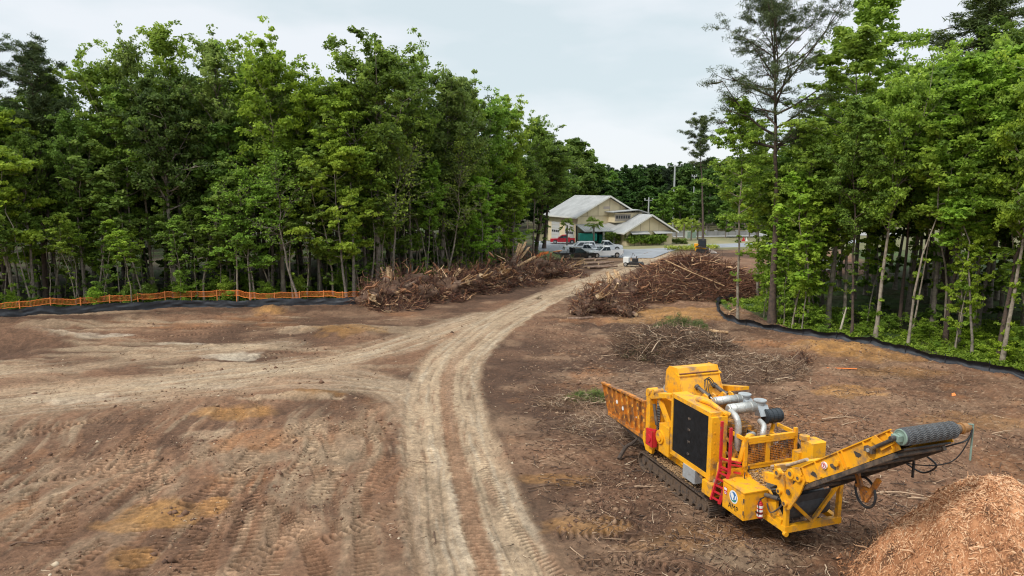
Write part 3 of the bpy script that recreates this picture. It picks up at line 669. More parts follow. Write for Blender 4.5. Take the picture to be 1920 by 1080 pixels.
# intake precleaners and the black air filter drum
for (x_, y_, z_) in ((1.05, .90, 3.62), (1.6, 1.12, 3.54)):
    mb = MB(); mb.cyl((x_, y_, z_), (x_, y_, z_ + .2), .17, .20, n=18); mb.cyl((x_, y_, z_ + .2), (x_, y_, z_ + .24), .225, n=18); mb.cyl((x_, y_, z_ - .2), (x_, y_, z_), .11, n=14)
    mb.prism([(x_ + .05, y_ - .22, z_ - .28), (x_ + .36, y_ - .22, z_ - .24), (x_ + .16, y_ - .22, z_ + .08), (x_ - .05, y_ - .22, z_ + .08)], (0, .42, 0))
    gp('precleaner', mb, M_grey)
mb = MB(); mb.cyl((1.9, 1.12, 3.27), (1.9, 1.72, 3.27), .24, n=24); mb.cyl((1.9, 1.72, 3.27), (1.9, 1.76, 3.27), .20, n=24)
for yy in (1.16, 1.32, 1.5, 1.66): mb.cyl((1.9, yy, 3.27), (1.9, yy + .03, 3.27), .252, n=24)
gp('air_filter_drum', mb, mat('drum_blueblack', (.02, .026, .032), .45))
mb = MB(); mb.beam((1.9, 1.3, 2.0), (1.95, 1.45, 3.0), .09); mb.beam((2.3, 1.4, 2.55), (2.3, 2.0, 2.62), .1); mb.beam((2.3, 2.0, 2.62), (2.45, 1.5, 2.0), .1); mb.beam((1.9, 1.4, 2.7), (2.3, 1.42, 2.6), .08); mb.beam((2.2, 1.2, 1.3), (2.2, 1.2, 2.6), .1)
gp('filter_bracket', mb, M_yel)
mb = MB(); rr = random.Random(6)
for k in range(16):
    c0 = Vector((2.55 + rr.uniform(-.25, .25), 1.35 + rr.uniform(-.3, .35), 2.35)); w_ = rr.uniform(.35, .6)
    mb.tube(smooth_path([c0 + Vector((0, -w_, -.3)), c0 + Vector((.05, -w_ * .7, .1)), c0 + Vector((.1, 0, .35 + rr.uniform(-.1, .08))), c0 + Vector((.05, w_ * .7, .1)), c0 + Vector((0, w_, -.3))], 5), rr.uniform(.018, .03), 6)
gp('hose_bundle', mb, mat('hose_black', (.05, .055, .06), .35))

# red ladder in two pitches
mb = MB()
for dx in (0, .36):
    mb.beam((2.72 + dx, YN + .10 + dx * .25, 3.62 - dx * .3), (2.72 + dx, YN + .1 + dx * .25, 2.0), .06, .09)
    mb.beam((2.72 + dx, YN + .1 + dx * .25, 2.02), (2.62 + dx, YN - .12 + dx * .15, .95), .06, .09)
for k in range(2): mb.beam((2.72, YN + .1, 2.1 + k * .3), (3.08, YN + .19, 2.1 + k * .3), .05)
for k in range(5):
    t = .12 + k * .2; mb.beam((2.72 - .1 * t, YN + .1 - .22 * t, 2.02 - 1.07 * t), (3.08 - .1 * t, YN + .19 - .26 * t, 2.02 - 1.07 * t), .05)
for k in range(2): mb.beam((2.74, YN + .1, 2.35 - .35 * k), (3.12, YN + .6, 2.3 - .35 * k), .05)
mb.beam((3.1, YN + .19, 2.3), (3.15, YN + .6, 2.2), .05)
gp('ladder', mb, M_red)

# small vented box low down, with mesh front
mb = MB(); mb.box(2.05, 2.6, YN - .12, YN + .35, .98, 1.42, c=.02); vb = gp('vent_box', mb, M_yel)
mb = MB(); mb.box(2.601, 2.615, YN - .06, YN + .3, 1.05, 1.36); vd = gp('vent_opening', mb, M_ink, vb)
mb = MB()
for k in range(9): mb.box(2.616, 2.622, YN - .06 + k * .045, YN - .052 + k * .045, 1.05, 1.36)
for k in range(8): mb.box(2.616, 2.622, YN - .06, YN + .3, 1.05 + k * .044, 1.058 + k * .044)
gp('vent_grille', mb, M_rusty, vb)

# mesh guard across the machine
CX = 3.02; cy0, cy1, cz0, cz1 = -.52, 1.50, 2.05, 3.08
mb = MB()
mb.box(CX - .05, CX + .05, cy0 - .02, cy0 + .09, 1.3, cz1 + .04); mb.box(CX - .05, CX + .05, cy1 - .09, cy1 + .02, 1.5, cz1 + .14)
mb.box(CX - .06, CX + .06, cy0, cy1, cz1 - .13, cz1); mb.box(CX - .05, CX + .05, cy0, cy1, cz0 - .02, cz0 + .1); mb.box(CX - .04, CX + .04, .28, .45, cz0, cz1)
mb.box(CX - .9, CX, cy1 - .05, cy1 + .02, cz1 - .12, cz1); mb.box(CX - .9, CX, cy0, cy0 + .05, cz1 - .12, cz1)
mb.box(CX + .05, CX + .07, cy0 + .12, cy1 - .12, cz0 + .1, cz0 + .16); mb.box(CX + .05, CX + .07, cy0 + .12, cy1 - .12, cz1 - .2, cz1 - .14)
cg = gp('guard_frame', mb, M_yel)
mb = MB()
for k in range(30): yy = cy0 + .14 + k * (cy1 - cy0 - .28) / 29; mb.box(CX + .01, CX + .022, yy - .006, yy + .006, cz0 + .1, cz1 - .13)
for k in range(14): zz = cz0 + .13 + k * .06; mb.box(CX + .024, CX + .034, cy0 + .1, cy1 - .1, zz - .006, zz + .006)
gp('guard_mesh', mb, M_rusty, cg)
mb = MB(); mb.box(3.3, 3.85, 1.42, 2.0, 2.05, 2.95, c=.04); mb.box(3.1, 3.4, 1.3, 1.95, 1.3, 2.5); mb.cyl((3.4, 1.5, 2.95), (3.4, 1.5, 3.08), .16, n=16); gp('hydraulic_tank', mb, M_yel)

# rear bulkhead, chip ledge and rubber flap
mb = MB(); mb.box(2.9, 3.0, YN + .3, YF - .3, 1.2, 2.06); mb.prism([(3.05, -.4, 1.95), (3.75, -.4, 1.62), (3.75, -.4, 1.5), (3.05, -.4, 1.8)], (0, 1.9, 0)); mb.box(3.05, 4.5, -.42, -.32, 1.15, 1.6); mb.box(3.05, 4.5, 1.3, 1.4, 1.15, 1.6)
mb.beam((3.1, -.36, 1.2), (4.75, -.36, 1.0), .12, .2)
gp('rear_bulkhead', mb, M_yel)
mb = MB(); mb.prism([(3.78, -.25, 1.95), (3.86, -.25, 1.62), (3.88, -.25, 1.62), (3.80, -.25, 1.95)], (0, .85, 0)); gp('rubber_flap', mb, mat('beige_rubber', (.40, .36, .30), .8, var=.15, vscale=5))
n_ = 700; c = np.stack([rg.uniform(3.05, 3.7, n_), rg.uniform(-.4, 1.4, n_), np.zeros(n_)], 1); c[:, 2] = 1.96 - (c[:, 0] - 3.05) * .47 + rg.random(n_) * .05
dirn = rg.normal(size=(n_, 3)) * [1, 1, .3]; dirn /= np.linalg.norm(dirn, axis=1, keepdims=True)
V, F, own = tubes(np.stack([c - dirn * .05, c + dirn * .05], 1), np.full((n_, 2), .013), 3); np_obj('ledge_chips', V, F, M_ochre_dust, G)

# tool box with crest, lettering, sticker and extinguisher
tb0, tb1, tz0, tz1, ty0, ty1 = 3.05, 4.12, .90, 1.78, YN, -.42
mb = MB(); mb.box(tb0, tb1, ty0, ty1, tz0, tz1, c=.012); mb.box(tb0 - .02, tb1 + .02, ty0 - .02, ty1 + .02, tz1, tz1 + .035, c=.01)
mb.box(tb0 + .04, tb1 - .03, ty0 - .012, ty0, tz0 + .05, tz1 - .06)
mb.ring((tb0 + .25, ty0 + .2, tz1 + .06), (0, 1, 0), .05, .012, 12, 6)
tbx = gp('tool_box', mb, M_yel)
mb = MB(); mb.box(tb1 - .005, tb1 + .012, ty0 + .015, ty0 + .03, tz0 + .1, tz0 + .2); mb.cyl((tb1 + .0, ty0 - .01, tz0 + .2), (tb1, ty0 - .01, tz0 + .32), .018, n=8); mb.cyl((tb1, ty0 - .01, tz0 + .6), (tb1, ty0 - .01, tz0 + .72), .018, n=8)
gp('hinges', mb, M_dark, tbx)
yy = ty0 - .013
mb = MB(); mb.cyl((3.63, yy - .004, 1.47), (3.63, yy, 1.47), .205, n=32); em = gp('round_emblem', mb, M_white, tbx)
mb = MB(); mb.cyl((3.63, yy - .007, 1.47), (3.63, yy - .0045, 1.47), .165, n=32); gp('blue_disc', mb, M_blue, em)
mb = MB(); mb.prism([(3.49, yy - .0075, 1.50), (3.55, yy - .0075, 1.41), (3.58, yy - .0075, 1.34), (3.66, yy - .0075, 1.32), (3.62, yy - .0075, 1.42), (3.66, yy - .0075, 1.50), (3.60, yy - .0075, 1.58), (3.53, yy - .0075, 1.60)], (0, -.003, 0)); mb.prism([(3.69, yy - .0075, 1.40), (3.76, yy - .0075, 1.43), (3.77, yy - .0075, 1.52), (3.72, yy - .0075, 1.55)], (0, -.003, 0)); gp('white_swoosh', mb, M_white, em)
mb = MB(); mb.prism([(3.52, yy - .0075, 1.345), (3.56, yy - .0075, 1.315), (3.72, yy - .0075, 1.33), (3.78, yy - .0075, 1.40), (3.70, yy - .0075, 1.375), (3.60, yy - .0075, 1.36)], (0, -.004, 0)); gp('green_swoosh', mb, M_stgreen, em)
def lettering(name, text, size, loc, rot, m, parent, ext=.002):
    cu = bpy.data.curves.new(name, 'FONT'); cu.body = text; cu.size = size; cu.align_x = 'CENTER'; cu.align_y = 'CENTER'; cu.extrude = ext
    tmp = bpy.data.objects.new('tmp', cu); COL.objects.link(tmp); dg = bpy.context.evaluated_depsgraph_get(); me = bpy.data.meshes.new_from_object(tmp.evaluated_get(dg))
    bpy.data.objects.remove(tmp); me.materials.clear(); me.materials.append(m)
    o = bpy.data.objects.new(name, me); COL.objects.link(o); o.parent = parent; o.location = loc; o.rotation_euler = rot; return o
lettering('lettering', 'AMP', .26, (3.63, yy - .004, 1.12), (pi / 2, 0, 0), M_ink, tbx)
mb = MB(); mb.box(3.13, 3.30, yy - .004, yy, 1.38, 1.62); st = gp('warning_sticker', mb, M_red, tbx)
mb = MB(); mb.box(3.15, 3.28, yy - .008, yy - .0045, 1.52, 1.60); mb.box(3.16, 3.27, yy - .008, yy - .0045, 1.40, 1.42); mb.box(3.16, 3.27, yy - .008, yy - .0045, 1.45, 1.47); gp('white_field', mb, M_white, st)
mb = MB(); ex, ey = tb1 + .11, -.78
prof = [(.0, 0), (.085, 0), (.09, .03), (.09, .42), (.075, .47), (.035, .51), (.03, .55)]
for (r0, z0), (r1, z1) in zip(prof[1:-1], prof[2:]): mb.cyl((ex, ey, 1.0 + z0), (ex, ey, 1.0 + z1), r0, r1, n=20)
fe = gp('fire_extinguisher', mb, M_red, smooth=True)
mb = MB(); mb.cyl((ex, ey, 1.54), (ex, ey, 1.60), .03, n=10); mb.beam((ex, ey, 1.6), (ex + .02, ey + .12, 1.64), .03); mb.tube(smooth_path([(ex, ey, 1.57), (ex + .05, ey - .12, 1.5), (ex + .08, ey - .12, 1.3), (ex + .06, ey - .11, 1.1)], 4), .014, 6); mb.cyl((ex, ey, 1.14), (ex, ey, 1.165), .096, n=20); mb.box(tb1 + .013, ex, ey - .1, ey + .1, 1.14, 1.165); gp('valve_and_hose', mb, M_blk, fe)
mb = MB(); mb.cyl((ex, ey, 1.20), (ex, ey, 1.27), .0915, n=20); mb.cyl((ex, ey, 1.05), (ex, ey, 1.12), .0925, n=20); mb.cyl((ex, ey, 1.32), (ex, ey, 1.40), .0915, n=20); gp('label_band', mb, M_white, fe)

# rear frame of posts and braces that carries the conveyor
FX = 4.85; fy0, fy1 = -.32, 1.62; bz = .85
mb = MB()
mb.beam((3.1, -.5, 1.0), (FX, fy0, bz), .16, .18); mb.beam((3.2, fy1, 1.0), (FX, fy1, bz), .16, .18)
mb.beam((FX, fy0 - .08, bz), (FX, fy1 + .1, bz), .16, .20)
mb.beam((FX, fy0, bz), (FX, fy0, 2.1), .13); mb.beam((FX, fy1, bz), (FX, fy1 + .05, 2.2), .13)
mb.beam((FX - .1, fy0, .95), (3.7, fy0, 1.5), .09, .12); mb.beam((3.9, fy0 + .1, 1.65), (FX - .15, fy0 + .02, 1.05), .09, .10)
mb.beam((FX, fy0 + .05, bz + .95), (FX, (fy0 + fy1) / 2, bz + .1), .09, .1); mb.beam((FX, (fy0 + fy1) / 2, bz + .1), (FX, fy1 - .05, bz + 1.15), .09, .1)
mb.cyl((FX + .02, fy0 - .05, bz - .12), (FX + .12, fy0 - .05, bz - .12), .08, n=12); mb.prism([(FX, fy1 + .08, bz - .18), (FX + .05, fy1 + .08, bz + .35), (FX - .1, fy1 + .08, bz + .3), (FX - .1, fy1 + .08, bz - .1)], (0, .03, 0))
gp('conveyor_support_frame', mb, M_yel)
mb = MB(); 
for k in range(4): mb.cyl((FX - .55 - .06 * k, -.15, 1.3), (FX - .55 - .06 * k, 1.45, 1.3), .42 - .02 * k, n=24)
mb.prism([(FX - .12, -.1, 1.75), (FX - .14, 1.45, 1.85), (FX - .3, 1.4, .98), (FX - .3, -.05, .98)], (-.03, 0, 0))
gp('folded_belt_skirt', mb, M_rubgrey)
mb = MB(); mb.cyl((4.15, -.55, 1.66), (4.6, -.42, 1.72), .07, n=12); mb.cyl((4.6, -.42, 1.72), (4.85, -.38, 1.78), .035, n=8); mb.tube(smooth_path([(4.2, -.5, 1.4), (4.5, -.6, 1.25), (4.75, -.45, 1.55), (4.7, -.3, 1.8)], 5), .025, 6); mb.tube(smooth_path([(3.9, -.4, 1.95), (4.2, -.3, 2.05), (4.4, -.2, 1.8), (4.3, -.2, 1.5)], 5), .025, 6)
gp('fold_ram', mb, M_dark)

# discharge conveyor: two ribbed side plates, belt between, return rollers, head drum
cyn, cyf = -.42, 1.30
def cpt(t, h, y_): # t along the conveyor, h square to it
    a = Vector((4.55, 0, 2.12)); b_ = Vector((8.55, 0, 4.98)); u = (b_ - a).normalized(); nn = Vector((-u.z, 0, u.x)); L = (b_ - a).length
    q = a + u * t * L + nn * h; return Vector((q.x, y_, q.z))
def side_plate(y_, sgn):
    mb = MB(); mb.prism([cpt(0, -.2, y_), cpt(.55, -.24, y_), cpt(1.0, -.22, y_), cpt(1.0, .14, y_), cpt(.98, .30, y_), cpt(.62, .27, y_), cpt(.3, .24, y_), cpt(.0, .12, y_)], (0, sgn * .03, 0))
    for t in (.12, .2, .28, .40, .60, .63, .80, .97):
        mb.prism([cpt(t - .003, -.2, y_), cpt(t + .003, -.2, y_), cpt(t + .003, .25, y_), cpt(t - .003, .25, y_)], (0, -sgn * .07, 0))
    mb.prism([cpt(.0, .24, y_), cpt(1.0, .30, y_), cpt(1.0, .27, y_), cpt(0, .21, y_)], (0, -sgn * .06, 0))
    return mb
cv = empty('discharge_conveyor', (0, 0, 0)); cv.parent = G
sp_ = side_plate(cyn, 1).build('side_plate', M_yel, cv); side_plate(cyf, -1).build('side_plate', M_yel, cv)
mb = MB()
for t, h in ((.16, -.08), (.345, -.05), (.52, -.05), (.72, .02)):
    c0 = cpt(t, h, cyn - .012)
    pts = [c0 + Vector((cos(a) * (.10 + .04 * sin(3 * a + t * 9)), 0, sin(a) * (.09 + .03 * cos(2 * a)))) for a in [k * pi / 8 for k in range(16)]]
    mb.prism(pts, (0, .01, 0))
mb.build('grease_marks', M_dark, sp_)
mb = MB(); mb.cyl(cpt(.46, .06, cyn - .06), cpt(.46, .06, cyn - .01), .10, n=18); stx = mb.build('round_sticker', M_white, cv)
mb = MB(); mb.ring(cpt(.46, .06, cyn - .062), (0, 1, 0), .075, .01, 20, 6); mb.beam(cpt(.46, .06, cyn - .066) + Vector((-.03, 0, .035)), cpt(.46, .06, cyn - .066) + Vector((.03, 0, .035)), .015); mb.beam(cpt(.46, .06, cyn - .066) + Vector((.03, 0, .035)), cpt(.46, .06, cyn - .066) + Vector((-.01, 0, -.04)), .015); mb.build('red_ring', M_red, stx)
mb = MB(); mb.prism([cpt(-.1, .0, cyn + .06), cpt(1.0, .02, cyn + .06), cpt(1.0, .06, cyn + .06), cpt(-.1, .04, cyn + .06)], (0, cyf - cyn - .12, 0)); mb.prism([cpt(-.05, -.26, cyn + .1), cpt(1.0, -.25, cyn + .1), cpt(1.0, -.21, cyn + .1), cpt(-.05, -.22, cyn + .1)], (0, cyf - cyn - .2, 0))
mb.build('belt', M_blk, cv)
mb = MB()
for y_ in (cyn + .05, cyf - .1): mb.beam(cpt(.05, -.30, y_), cpt(.95, -.30, y_), .10, .12)
for t in (.15, .35, .55, .75, .93): mb.cyl(cpt(t, -.28, cyn + .05), cpt(t, -.28, cyf - .05), .06, n=12)
mb.build('underframe', M_dark, cv)
# hinge plates at the fold
mb = MB()
def plate(pts, y_, th=.05): mb.prism([(a, y_, b_) for a, b_ in pts], (0, -th, 0))
plate([(4.45, 2.62), (4.62, 2.72), (4.80, 2.62), (4.95, 2.0), (5.3, 2.5), (5.45, 2.85), (5.62, 2.9), (5.72, 2.75), (5.55, 2.3), (5.15, 1.62), (4.98, 1.58), (4.65, 1.95)], cyn - .03)
plate([(5.1, 2.75), (5.25, 3.0), (5.5, 3.08), (5.62, 2.9), (5.4, 2.65), (5.2, 2.6)], cyn - .09)
for (a, b_, r) in ((4.64, 2.58, .13), (5.52, 2.78, .11), (5.2, 2.78, .15), (5.02, 1.78, .09), (4.75, 2.05, .09)): mb.cyl((a, cyn - .17, b_), (a, cyn - .05, b_), r, n=18)
mb.beam((4.3, cyn + .05, 2.6), (4.95, cyf, 2.9), .14); mb.beam((3.9, cyn + .02, 2.15), (4.6, cyn + .02, 2.3), .16, .3)
hp = mb.build('hinge_plate', M_yel, cv)
for (a, b_, r) in ((4.64, 2.58, .06), (5.52, 2.78, .05), (5.2, 2.78, .07), (5.02, 1.78, .05), (4.75, 2.05, .05), (5.18, 2.2, .09)): mb = MB(); mb.cyl((a, cyn - .18, b_), (a, cyn - .165, b_), r, n=14); mb.build('pin', M_dark, hp)
mb = MB(); mb.tube([(3.6, .1, 2.28), (4.6, -.1, 2.75), (5.6, -.36, 3.35)], .05, 10); mb.build('pale_pipe', mat('worn_pale_pipe', (.45, .36, .27), .6, var=.2, vscale=6), cv)
mb = MB(); mb.prism([cpt(1.0, -.05, cyn - .05), cpt(.90, -.1, cyn - .05), cpt(.90, -.05, cyn - .05), cpt(.86, .22, cyn - .05), cpt(.90, .30, cyn - .05), cpt(.93, .05, cyn - .05), cpt(1.0, .05, cyn - .05)], (0, -.04, 0)); mb.build('take_up_bracket', M_yel, cv); mb = MB(); mb.cyl(cpt(.56, .0, cyn - .09), cpt(.56, .0, cyn), .09, n=12); mb.build('bearing_cap', M_yel, cv)
mb = MB(); mb.cyl(cpt(.86, .02, cyn - .11), cpt(1.0, .04, cyn - .11), .05, n=12); mb.box(*(lambda q: (q.x - .16, q.x + .1, cyn - .16, cyn - .04, q.z - .07, q.z + .06))(cpt(.84, .0, 0))); mb.build('take_up_screw', M_dark, cv)
mb = MB(); q = cpt(.835, .01, 0); mb.cyl((q.x, cyn - .18, q.z), (q.x, cyn - .16, q.z), .05, n=12); mb.build('grease_cap', M_silver, cv)
# lagged head drum with chevron tread
DC = cpt(1.04, .04, 0); DR = .205; d0, d1 = cyn - .04, cyf - .10
mb = MB(); mb.cyl((DC.x, d0, DC.z), (DC.x, d1, DC.z), DR, n=36); mb.cyl((DC.x, d1, DC.z), (DC.x, d1 + .05, DC.z), DR, DR * .8, n=36)
drum = mb.build('head_drum', M_rubgrey, cv)
mb = MB()
nr, nc = 26, 15
for i in range(nc):
    for j in range(nr):
        a0 = 2 * pi * j / nr; ya = d0 + .06 + (d1 - d0 - .08) * i / nc; yb = ya + (d1 - d0) / nc * .95
        up_ = 1 if i % 2 == 0 else -1; da = 2 * pi / nr * .85 * up_
        r0, r1 = DR - .002, DR + .014; th = .055
        A = [(DC.x + r0 * cos(a), y_, DC.z + r0 * sin(a)) for a, y_ in ((a0, ya), (a0 + th, ya), (a0 + da + th, yb), (a0 + da, yb))]
        B = [(DC.x + r1 * cos(a), y_, DC.z + r1 * sin(a)) for a, y_ in ((a0, ya), (a0 + th, ya), (a0 + da + th, yb), (a0 + da, yb))]
        mb.add(A + B, [(4, 5, 6, 7), (0, 1, 5, 4), (1, 2, 6, 5), (2, 3, 7, 6), (3, 0, 4, 7)])
mb.build('chevron_lagging', mat('lagging_worn', (.13, .125, .12), .8, var=.15, vscale=8), drum)
mb = MB(); mb.ring((DC.x, d0 - .0, DC.z), (0, 1, 0), DR - .03, .025, 28, 8); mb.cyl((DC.x, d0 - .012, DC.z), (DC.x, d0 + .02, DC.z), DR - .05, n=28); mb.cyl((DC.x, d0 - .1, DC.z), (DC.x, d0, DC.z), .10, n=18); mb.beam((DC.x - .11, d0 - .12, DC.z), (DC.x + .11, d0 - .12, DC.z), .14, .14); mb.build('drum_end_plate', M_palegreen, drum)
mb = MB(); mb.cyl((DC.x, d0 - .32, DC.z), (DC.x, d0 - .08, DC.z), .06, n=14); mb.build('drum_shaft', M_dark, drum); mb = MB(); mb.cyl((DC.x, d1, DC.z), (DC.x, d1 + .22, DC.z), .06, n=14); mb.cyl((DC.x, d1 + .07, DC.z), (DC.x, d1 + .17, DC.z), .13, n=18); mb.build('drum_shaft', M_dark, drum)
mb = MB(); mb.cyl((DC.x, d1 + .20, DC.z), (DC.x, d1 + .46, DC.z), .12, n=18); mb.cyl((DC.x, d1 + .27, DC.z), (DC.x, d1 + .31, DC.z), .145, n=18); mb.cyl((DC.x, d1 + .46, DC.z), (DC.x, d1 + .56, DC.z), .085, n=14); mb.build('drive_motor', mat('oiled_orange', (.42, .19, .05), .5, var=.3, vscale=8, dirt=(.08, .06, .04), dirt_amt=.6), cv)
mb = MB(); mb.tube(smooth_path([(DC.x, d1 + .5, DC.z + .08), (DC.x + .05, d1 + .6, DC.z - .05), (DC.x + .05, d1 + .45, DC.z - .3), (DC.x - .1, d1 + .2, DC.z - .45), (DC.x - .6, d1 - .2, DC.z - .8)], 6), .022, 6)
mb.tube(smooth_path([(DC.x, d1 + .55, DC.z), (DC.x + .1, d1 + .5, DC.z - .2), (DC.x - .1, d1 + .2, DC.z - .9), (DC.x - .7, d1 - .3, DC.z - 1.15), (DC.x - 1.5, d1 - .4, DC.z - 1.2)], 6), .016, 6)
mb.tube(smooth_path([cpt(.80, -.3, cyf), cpt(.82, -.62, cyf + .1), cpt(.72, -.68, cyf + .1), cpt(.66, -.35, cyf)], 6), .025, 6); mb.beam(cpt(.72, -.32, cyf), cpt(.72, -.32, cyf) + Vector((0, 0, -.5)), .05); mb.build('motor_hoses', M_blk, cv)
mb = MB(); mb.tube([(DC.x + .05, d1 + .62, DC.z + .08), (DC.x + .06, d1 + .62, DC.z - .85)], .025, 8); mb.tube([(DC.x + .05, d1 + .62, DC.z + .08), (DC.x, d1 + .4, DC.z + .1)], .02, 8); mb.build('hanging_pole', M_palegreen, cv)
# hose reel ring below the conveyor
rc = cpt(.5, -.82, .35)
mb = MB(); mb.ring(rc, (.15, 1, 0), .40, .035, 32, 8); hr = mb.build('hose_loop', M_blk, cv)
mb = MB(); mb.beam(rc + Vector((-.3, -.04, .5)), rc + Vector((.05, -.04, -.22)), .09, .12); mb.beam(rc + Vector((.45, -.04, .55)), rc + Vector((.05, -.04, -.22)), .09, .12); mb.beam(rc + Vector((-.28, -.04, .1)), rc + Vector((.3, -.04, .15)), .08); mb.build('hose_loop_bracket', M_rusty, hr)
# ---------------------------------------------------------------- trees
LEAF_STOPS = [(0, (.075, .118, .028)), (.35, (.160, .235, .046)), (.65, (.255, .345, .066)), (1, (.340, .430, .095))]
M_leaf = tone_mat('leaf', LEAF_STOPS, .6, tint=True, trans=.5)
M_needle = tone_mat('needles', [(0, (.030, .048, .018)), (.5, (.075, .105, .036)), (1, (.145, .170, .055))], .7, tint=True, trans=.15)
M_bark = mat('grey_bark', (.26, .22, .175), .95, color2=(.13, .105, .085), vscale=3.5, bump=.5, bscale=12)
M_pbark = mat('pine_bark', (.12, .080, .058), .95, color2=(.060, .043, .036), vscale=4, bump=.7, bscale=10)
M_pale_bark = mat('pale_bark', (.33, .275, .21), .95, color2=(.17, .135, .10), vscale=3, bump=.3, bscale=12)

def limb_path(rng, p0, dirn, L, k=5, wob=.10, lift=.0):
    t = np.linspace(0, 1, k)[:, None]
    side = rng.normal(size=3) * wob * L
    return p0 + dirn * L * t + side * (t * (1 - t)) * 2 + np.array([0, 0, lift * L]) * t ** 2

def make_tree(seed, H, cb, R, nl, per, lsize, r0, up=(.35, .9), shape='oval', clump=(.55, 1.0), sub=3, bend=.5, kind='leaf', flat=.55, lf_up=.7, tone0=.5, epi=0, top_r=.25):
    rng = np.random.default_rng(seed)
    K = 12; hs = np.linspace(0, H, K); off = np.cumsum(rng.normal(size=(K, 2)) * bend * H / 25, 0) * np.linspace(0, 1, K)[:, None]
    lean = rng.normal(size=2) * bend * .04 * H; off = off * .35 + lean[None] * (np.linspace(0, 1, K)[:, None]) ** 1.3
    tr = np.concatenate([off, hs[:, None]], 1)
    rad = r0 * (1 - np.linspace(0, 1, K) ** .9 * .93); rad[0] *= 1.35
    Vt, Ft, _ = tubes(tr[None], rad[None], 8)
    parts = [(Vt, Ft)]; P5 = []; R5 = []; C = []; CR = []
    for i in range(nl):
        f = cb + (1 - cb) * ((i + rng.random()) / nl) ** .9; f = min(f, .985)
        z = f * H; p0 = np.array([np.interp(z, hs, tr[:, 0]), np.interp(z, hs, tr[:, 1]), z])
        g = (f - cb) / (1 - cb)
        if shape == 'oval': w = math.sin(pi * min(1, (g * .80 + .18))) ** .7
        elif shape == 'cone': w = (1 - g) ** .7 * .95 + .08
        elif shape == 'umbrella': w = (.55 + .45 * g) * (1 if g < .8 else (1 - g) * 4 + .2)
        else: w = .9 - .35 * g
        a = i * 2.4 + rng.normal() * .4; el = rng.uniform(*up) * (1 - .0 * g) + g * .35
        L = R * w * rng.uniform(.65, 1.15) / max(.5, cos(el) ** .5)
        dirn = np.array([cos(a) * cos(el), sin(a) * cos(el), sin(el)])
        path = limb_path(rng, p0, dirn, L, lift=.08 if kind == 'leaf' else .12)
        P5.append(path); rr_ = r0 * (.34 * (1 - g) + .07) * min(1, L / R + .2); R5.append(rr_ * np.linspace(1, .2, 5))
        ends = [(path[-1], 1.0), (path[3], .8)]
        if L > R * .5: ends.append((path[2], .6))
        for s_ in range(sub):
            j = rng.integers(1, 5); q = path[j]; d2 = dirn + rng.normal(size=3) * np.array([.8, .8, .35]); d2[2] = abs(d2[2]) * .6; d2 /= np.linalg.norm(d2)
            L2 = L * rng.uniform(.25, .5); p2 = limb_path(rng, q, d2, L2, 5, .12); P5.append(p2); R5.append(rr_ * .45 * np.linspace(1, .2, 5))
            ends += [(p2[-1], 1.0), (p2[3], .8), (p2[2], .7)]
        for q, s_ in ends:
            C.append(q + rng.normal(size=3) * .15); CR.append(rng.uniform(*clump) * s_ * (1 - .3 * g))
    C.append(tr[-1]); CR.append(clump[1] * .8); C.append(tr[-2]); CR.append(clump[1] * .9)
    if epi:     # vines and water shoots up the stem
        for i in range(epi):
            f = rng.uniform(.06, cb + .1); z = f * H; C.append(np.array([np.interp(z, hs, tr[:, 0]), np.interp(z, hs, tr[:, 1]), z]) + rng.normal(size=3) * [.25, .25, .2]); CR.append(rng.uniform(.25, .5))
    Vl, Fl, _ = tubes(np.array(P5), np.array(R5), 4); parts.append((Vl, Fl))
    V, F, _ = join(parts)
    C = np.array(C); CR = np.array(CR)
    if kind == 'leaf': LV, LF, LT = leaves(rng, C, CR, per, lsize, lf_up, flat, .62, .35, tone0)
    else: LV, LF, LT = leaves(rng, C, CR, per, lsize, .5, .6, .13, .30, tone0)
    return np_mesh('trunk_mesh', V, F, M_pbark if kind != 'leaf' else M_bark, smooth=True), np_mesh('crown_mesh', LV, LF, M_leaf if kind == 'leaf' else M_needle, LT), float(np.percentile(LV[:, 2], 99.7))

PROTO = {}
def proto(name, **k): PROTO.setdefault(name, []).append(make_tree(**k))
for s in range(4): proto('maple', seed=10 + s, H=22, cb=.45, R=3.9, nl=36, per=28, lsize=.155, r0=.24, clump=(.45, .95), flat=.62, epi=8, sub=6, lf_up=.5, up=(.4, 1.1))
for s in range(3): proto('poplar', seed=20 + s, H=25, cb=.46, R=3.0, nl=34, per=20, lsize=.15, r0=.24, up=(.6, 1.1), shape='oval', clump=(.40, .8), flat=.8, tone0=.5, epi=6, sub=5)
for s in range(3): proto('oak', seed=30 + s, H=21, cb=.46, R=4.8, nl=38, per=36, lsize=.16, r0=.34, clump=(.5, 1.1), flat=.6, tone0=.30, epi=22, sub=6)
for s in range(3): proto('pine', seed=40 + s, H=25, cb=.62, R=3.6, nl=28, per=44, lsize=.22, r0=.26, up=(.1, .6), shape='umbrella', clump=(.45, .8), kind='pine', sub=5)
for s in range(4): proto('edge', seed=50 + s, H=14, cb=.22, R=3.4, nl=24, per=32, lsize=.14, r0=.13, clump=(.35, .75), flat=.35, tone0=.6, up=(.1, .6), bend=1.2, sub=6)
for s in range(3): proto('sapling', seed=60 + s, H=11, cb=.25, R=1.2, nl=16, per=21, lsize=.12, r0=.055, clump=(.25, .45), flat=.6, tone0=.6, bend=1.3, sub=1, epi=8)
for s in range(4): proto('tall_thin', seed=70 + s, H=20, cb=.46, R=2.7, nl=30, per=23, lsize=.125, r0=.15, clump=(.35, .75), flat=.4, tone0=.5, up=(.1, .7), bend=.9, epi=10, sub=6)
